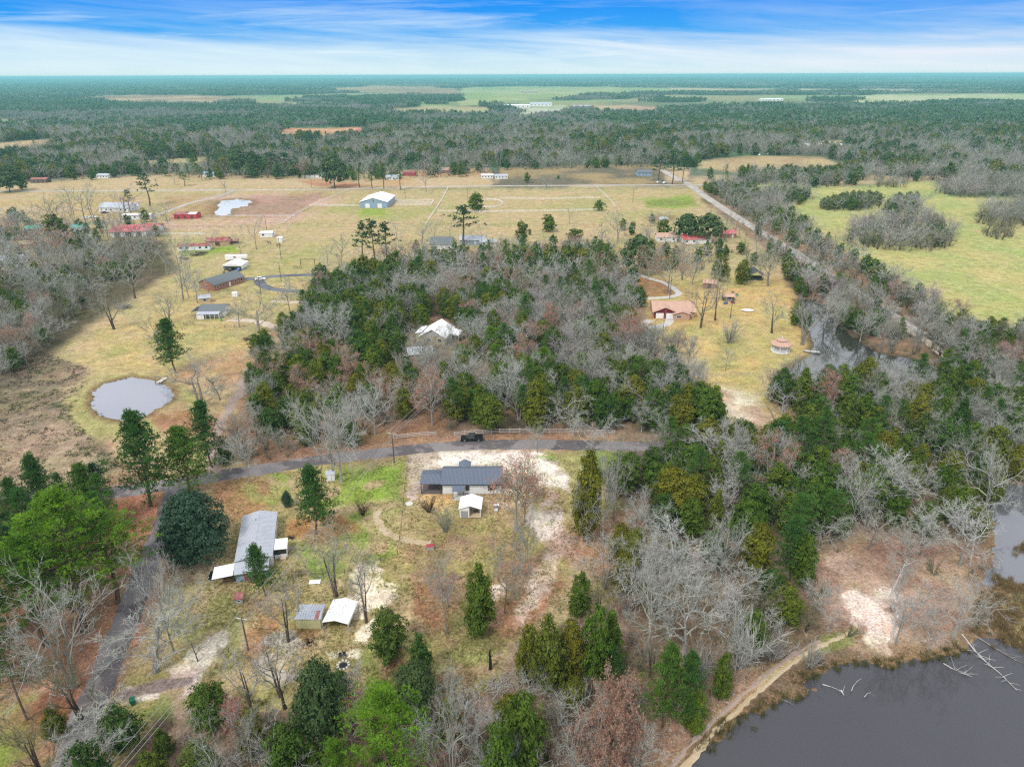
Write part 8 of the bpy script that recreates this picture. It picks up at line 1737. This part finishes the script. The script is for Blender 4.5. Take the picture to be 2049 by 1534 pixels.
# grass tufts over the near lawns
def tufts(n=26000):
    rng = np.random.default_rng(8); U_ = rng.uniform(380, 1300, n*2); V_ = rng.uniform(910, 1500, n*2); B_ = []; k = 0; c = TB()
    poly = [(430, 965), (640, 930), (820, 915), (1100, 905), (1260, 905), (1250, 1010), (1290, 1090), (1240, 1200), (1020, 1290), (1000, 1380), (560, 1420), (330, 1420), (240, 1500), (340, 1150)]
    ok = inpoly(U_, V_, poly)
    for u, v in zip(U_[ok][:n], V_[ok][:n]):
        g = G(u, v); 
        if not clear(g.x, g.y, 0, 0, 1.2): continue
        B_.append((g.x, g.y, 0))
    B_ = np.array(B_); cl_ = fbm(B_[:, 0]/3, B_[:, 1]/3, 5, 3); B_ = B_[cl_ > .47]; b = np.repeat(B_, 7, 0)+rng.normal(size=(len(B_)*7, 3))*np.array([.14, .14, 0]); e = b+np.stack([rng.normal(size=len(b))*.1, rng.normal(size=len(b))*.1, rng.uniform(.08, .3, len(b))], 1)
    c.tris(b, e, np.full(len(b), .07), rng); tag(link('grass_tufts', c.mesh('grass_tufts', leafmat('grass', [(.20, .20, .06), (.28, .24, .09)], .4, .35))), 'tufts of dry and green grass on the lawns', kind='stuff')
tufts()
# fallen litter on the leaf-strewn ground: sticks
def sticks():
    rng = np.random.default_rng(18); c = TB(); B_ = []
    for poly, n in (([(1620, 1080), (1760, 1060), (1960, 1080), (2000, 1160), (1900, 1290), (1720, 1320), (1640, 1230)], 900), ([(1120, 1060), (1290, 1010), (1330, 1300), (1200, 1420), (980, 1380), (1000, 1290), (1130, 1150)], 1500), ([(120, 1010), (340, 990), (250, 1200), (150, 1400), (0, 1380), (0, 1060)], 900), ([(1230, 1420), (1500, 1300), (1540, 1340), (1330, 1534)], 500)):
        U_ = rng.uniform(min(p[0] for p in poly), max(p[0] for p in poly), n*2); V_ = rng.uniform(min(p[1] for p in poly), max(p[1] for p in poly), n*2); ok = inpoly(U_, V_, poly); B_ += [tuple(G(u, v)) for u, v in zip(U_[ok][:n], V_[ok][:n])]
    B_ = np.array(B_); B_[:, 2] = .04; a = rng.uniform(0, 6.28, len(B_)); L_ = rng.uniform(.4, 1.8, len(B_)); e = B_+np.stack([np.cos(a)*L_, np.sin(a)*L_, rng.uniform(0, .25, len(B_))], 1); c.tris(B_, e, np.full(len(B_), .07), rng); tag(link('fallen_sticks', c.mesh('fallen_sticks', M['twig_pale'])), 'fallen sticks littering the ground under the bare trees', kind='stuff')
sticks()

# marsh tussocks left of the round pond
def tussocks():
    rng = np.random.default_rng(28); poly = [(-300, 735), (60, 695), (180, 738), (168, 780), (140, 830), (190, 880), (235, 930), (150, 982), (-300, 990)]
    g_ = sheet_xy(poly); xs = [p[0] for p in g_]; ys = [p[1] for p in g_]; n = 26000; X_ = rng.uniform(min(xs), max(xs), n); Y_ = rng.uniform(min(ys), max(ys), n); ok = inpoly(X_, Y_, g_) & (fbm(X_/4, Y_/4, 3, 3) > .40); X_, Y_ = X_[ok], Y_[ok]
    c = TB(); n = len(X_); b = np.repeat(np.stack([X_, Y_, np.zeros(n)], 1), 6, 0)+rng.normal(size=(n*6, 3))*np.array([.22, .22, 0]); e = b+np.stack([rng.normal(size=n*6)*.2, rng.normal(size=n*6)*.2, rng.uniform(.12, .5, n*6)], 1)
    c.tris(b, e, np.full(n*6, .16), rng); me = c.mesh('marsh_tussocks', [leafmat('marsh_grass', [(.13, .11, .075)], .5, .25), leafmat('dry_marsh_grass', [(.42, .32, .23)], .4, .3), leafmat('green_marsh_grass', [(.10, .13, .05)], .4, .3)])
    k = fbm(X_/9, Y_/9, 9, 3); mi = np.where(k < .47, 0, np.where(k > .60, 2, 1)); r_ = rng.random(n); mi = np.where(r_ < .25, 1, mi); me.polygons.foreach_set('material_index', np.repeat(mi, 6).astype(np.int32))
    tag(link('marsh_tussocks', me), 'dark and straw-coloured tussocks on the rough marshy ground by the round pond', kind='stuff')
tussocks()
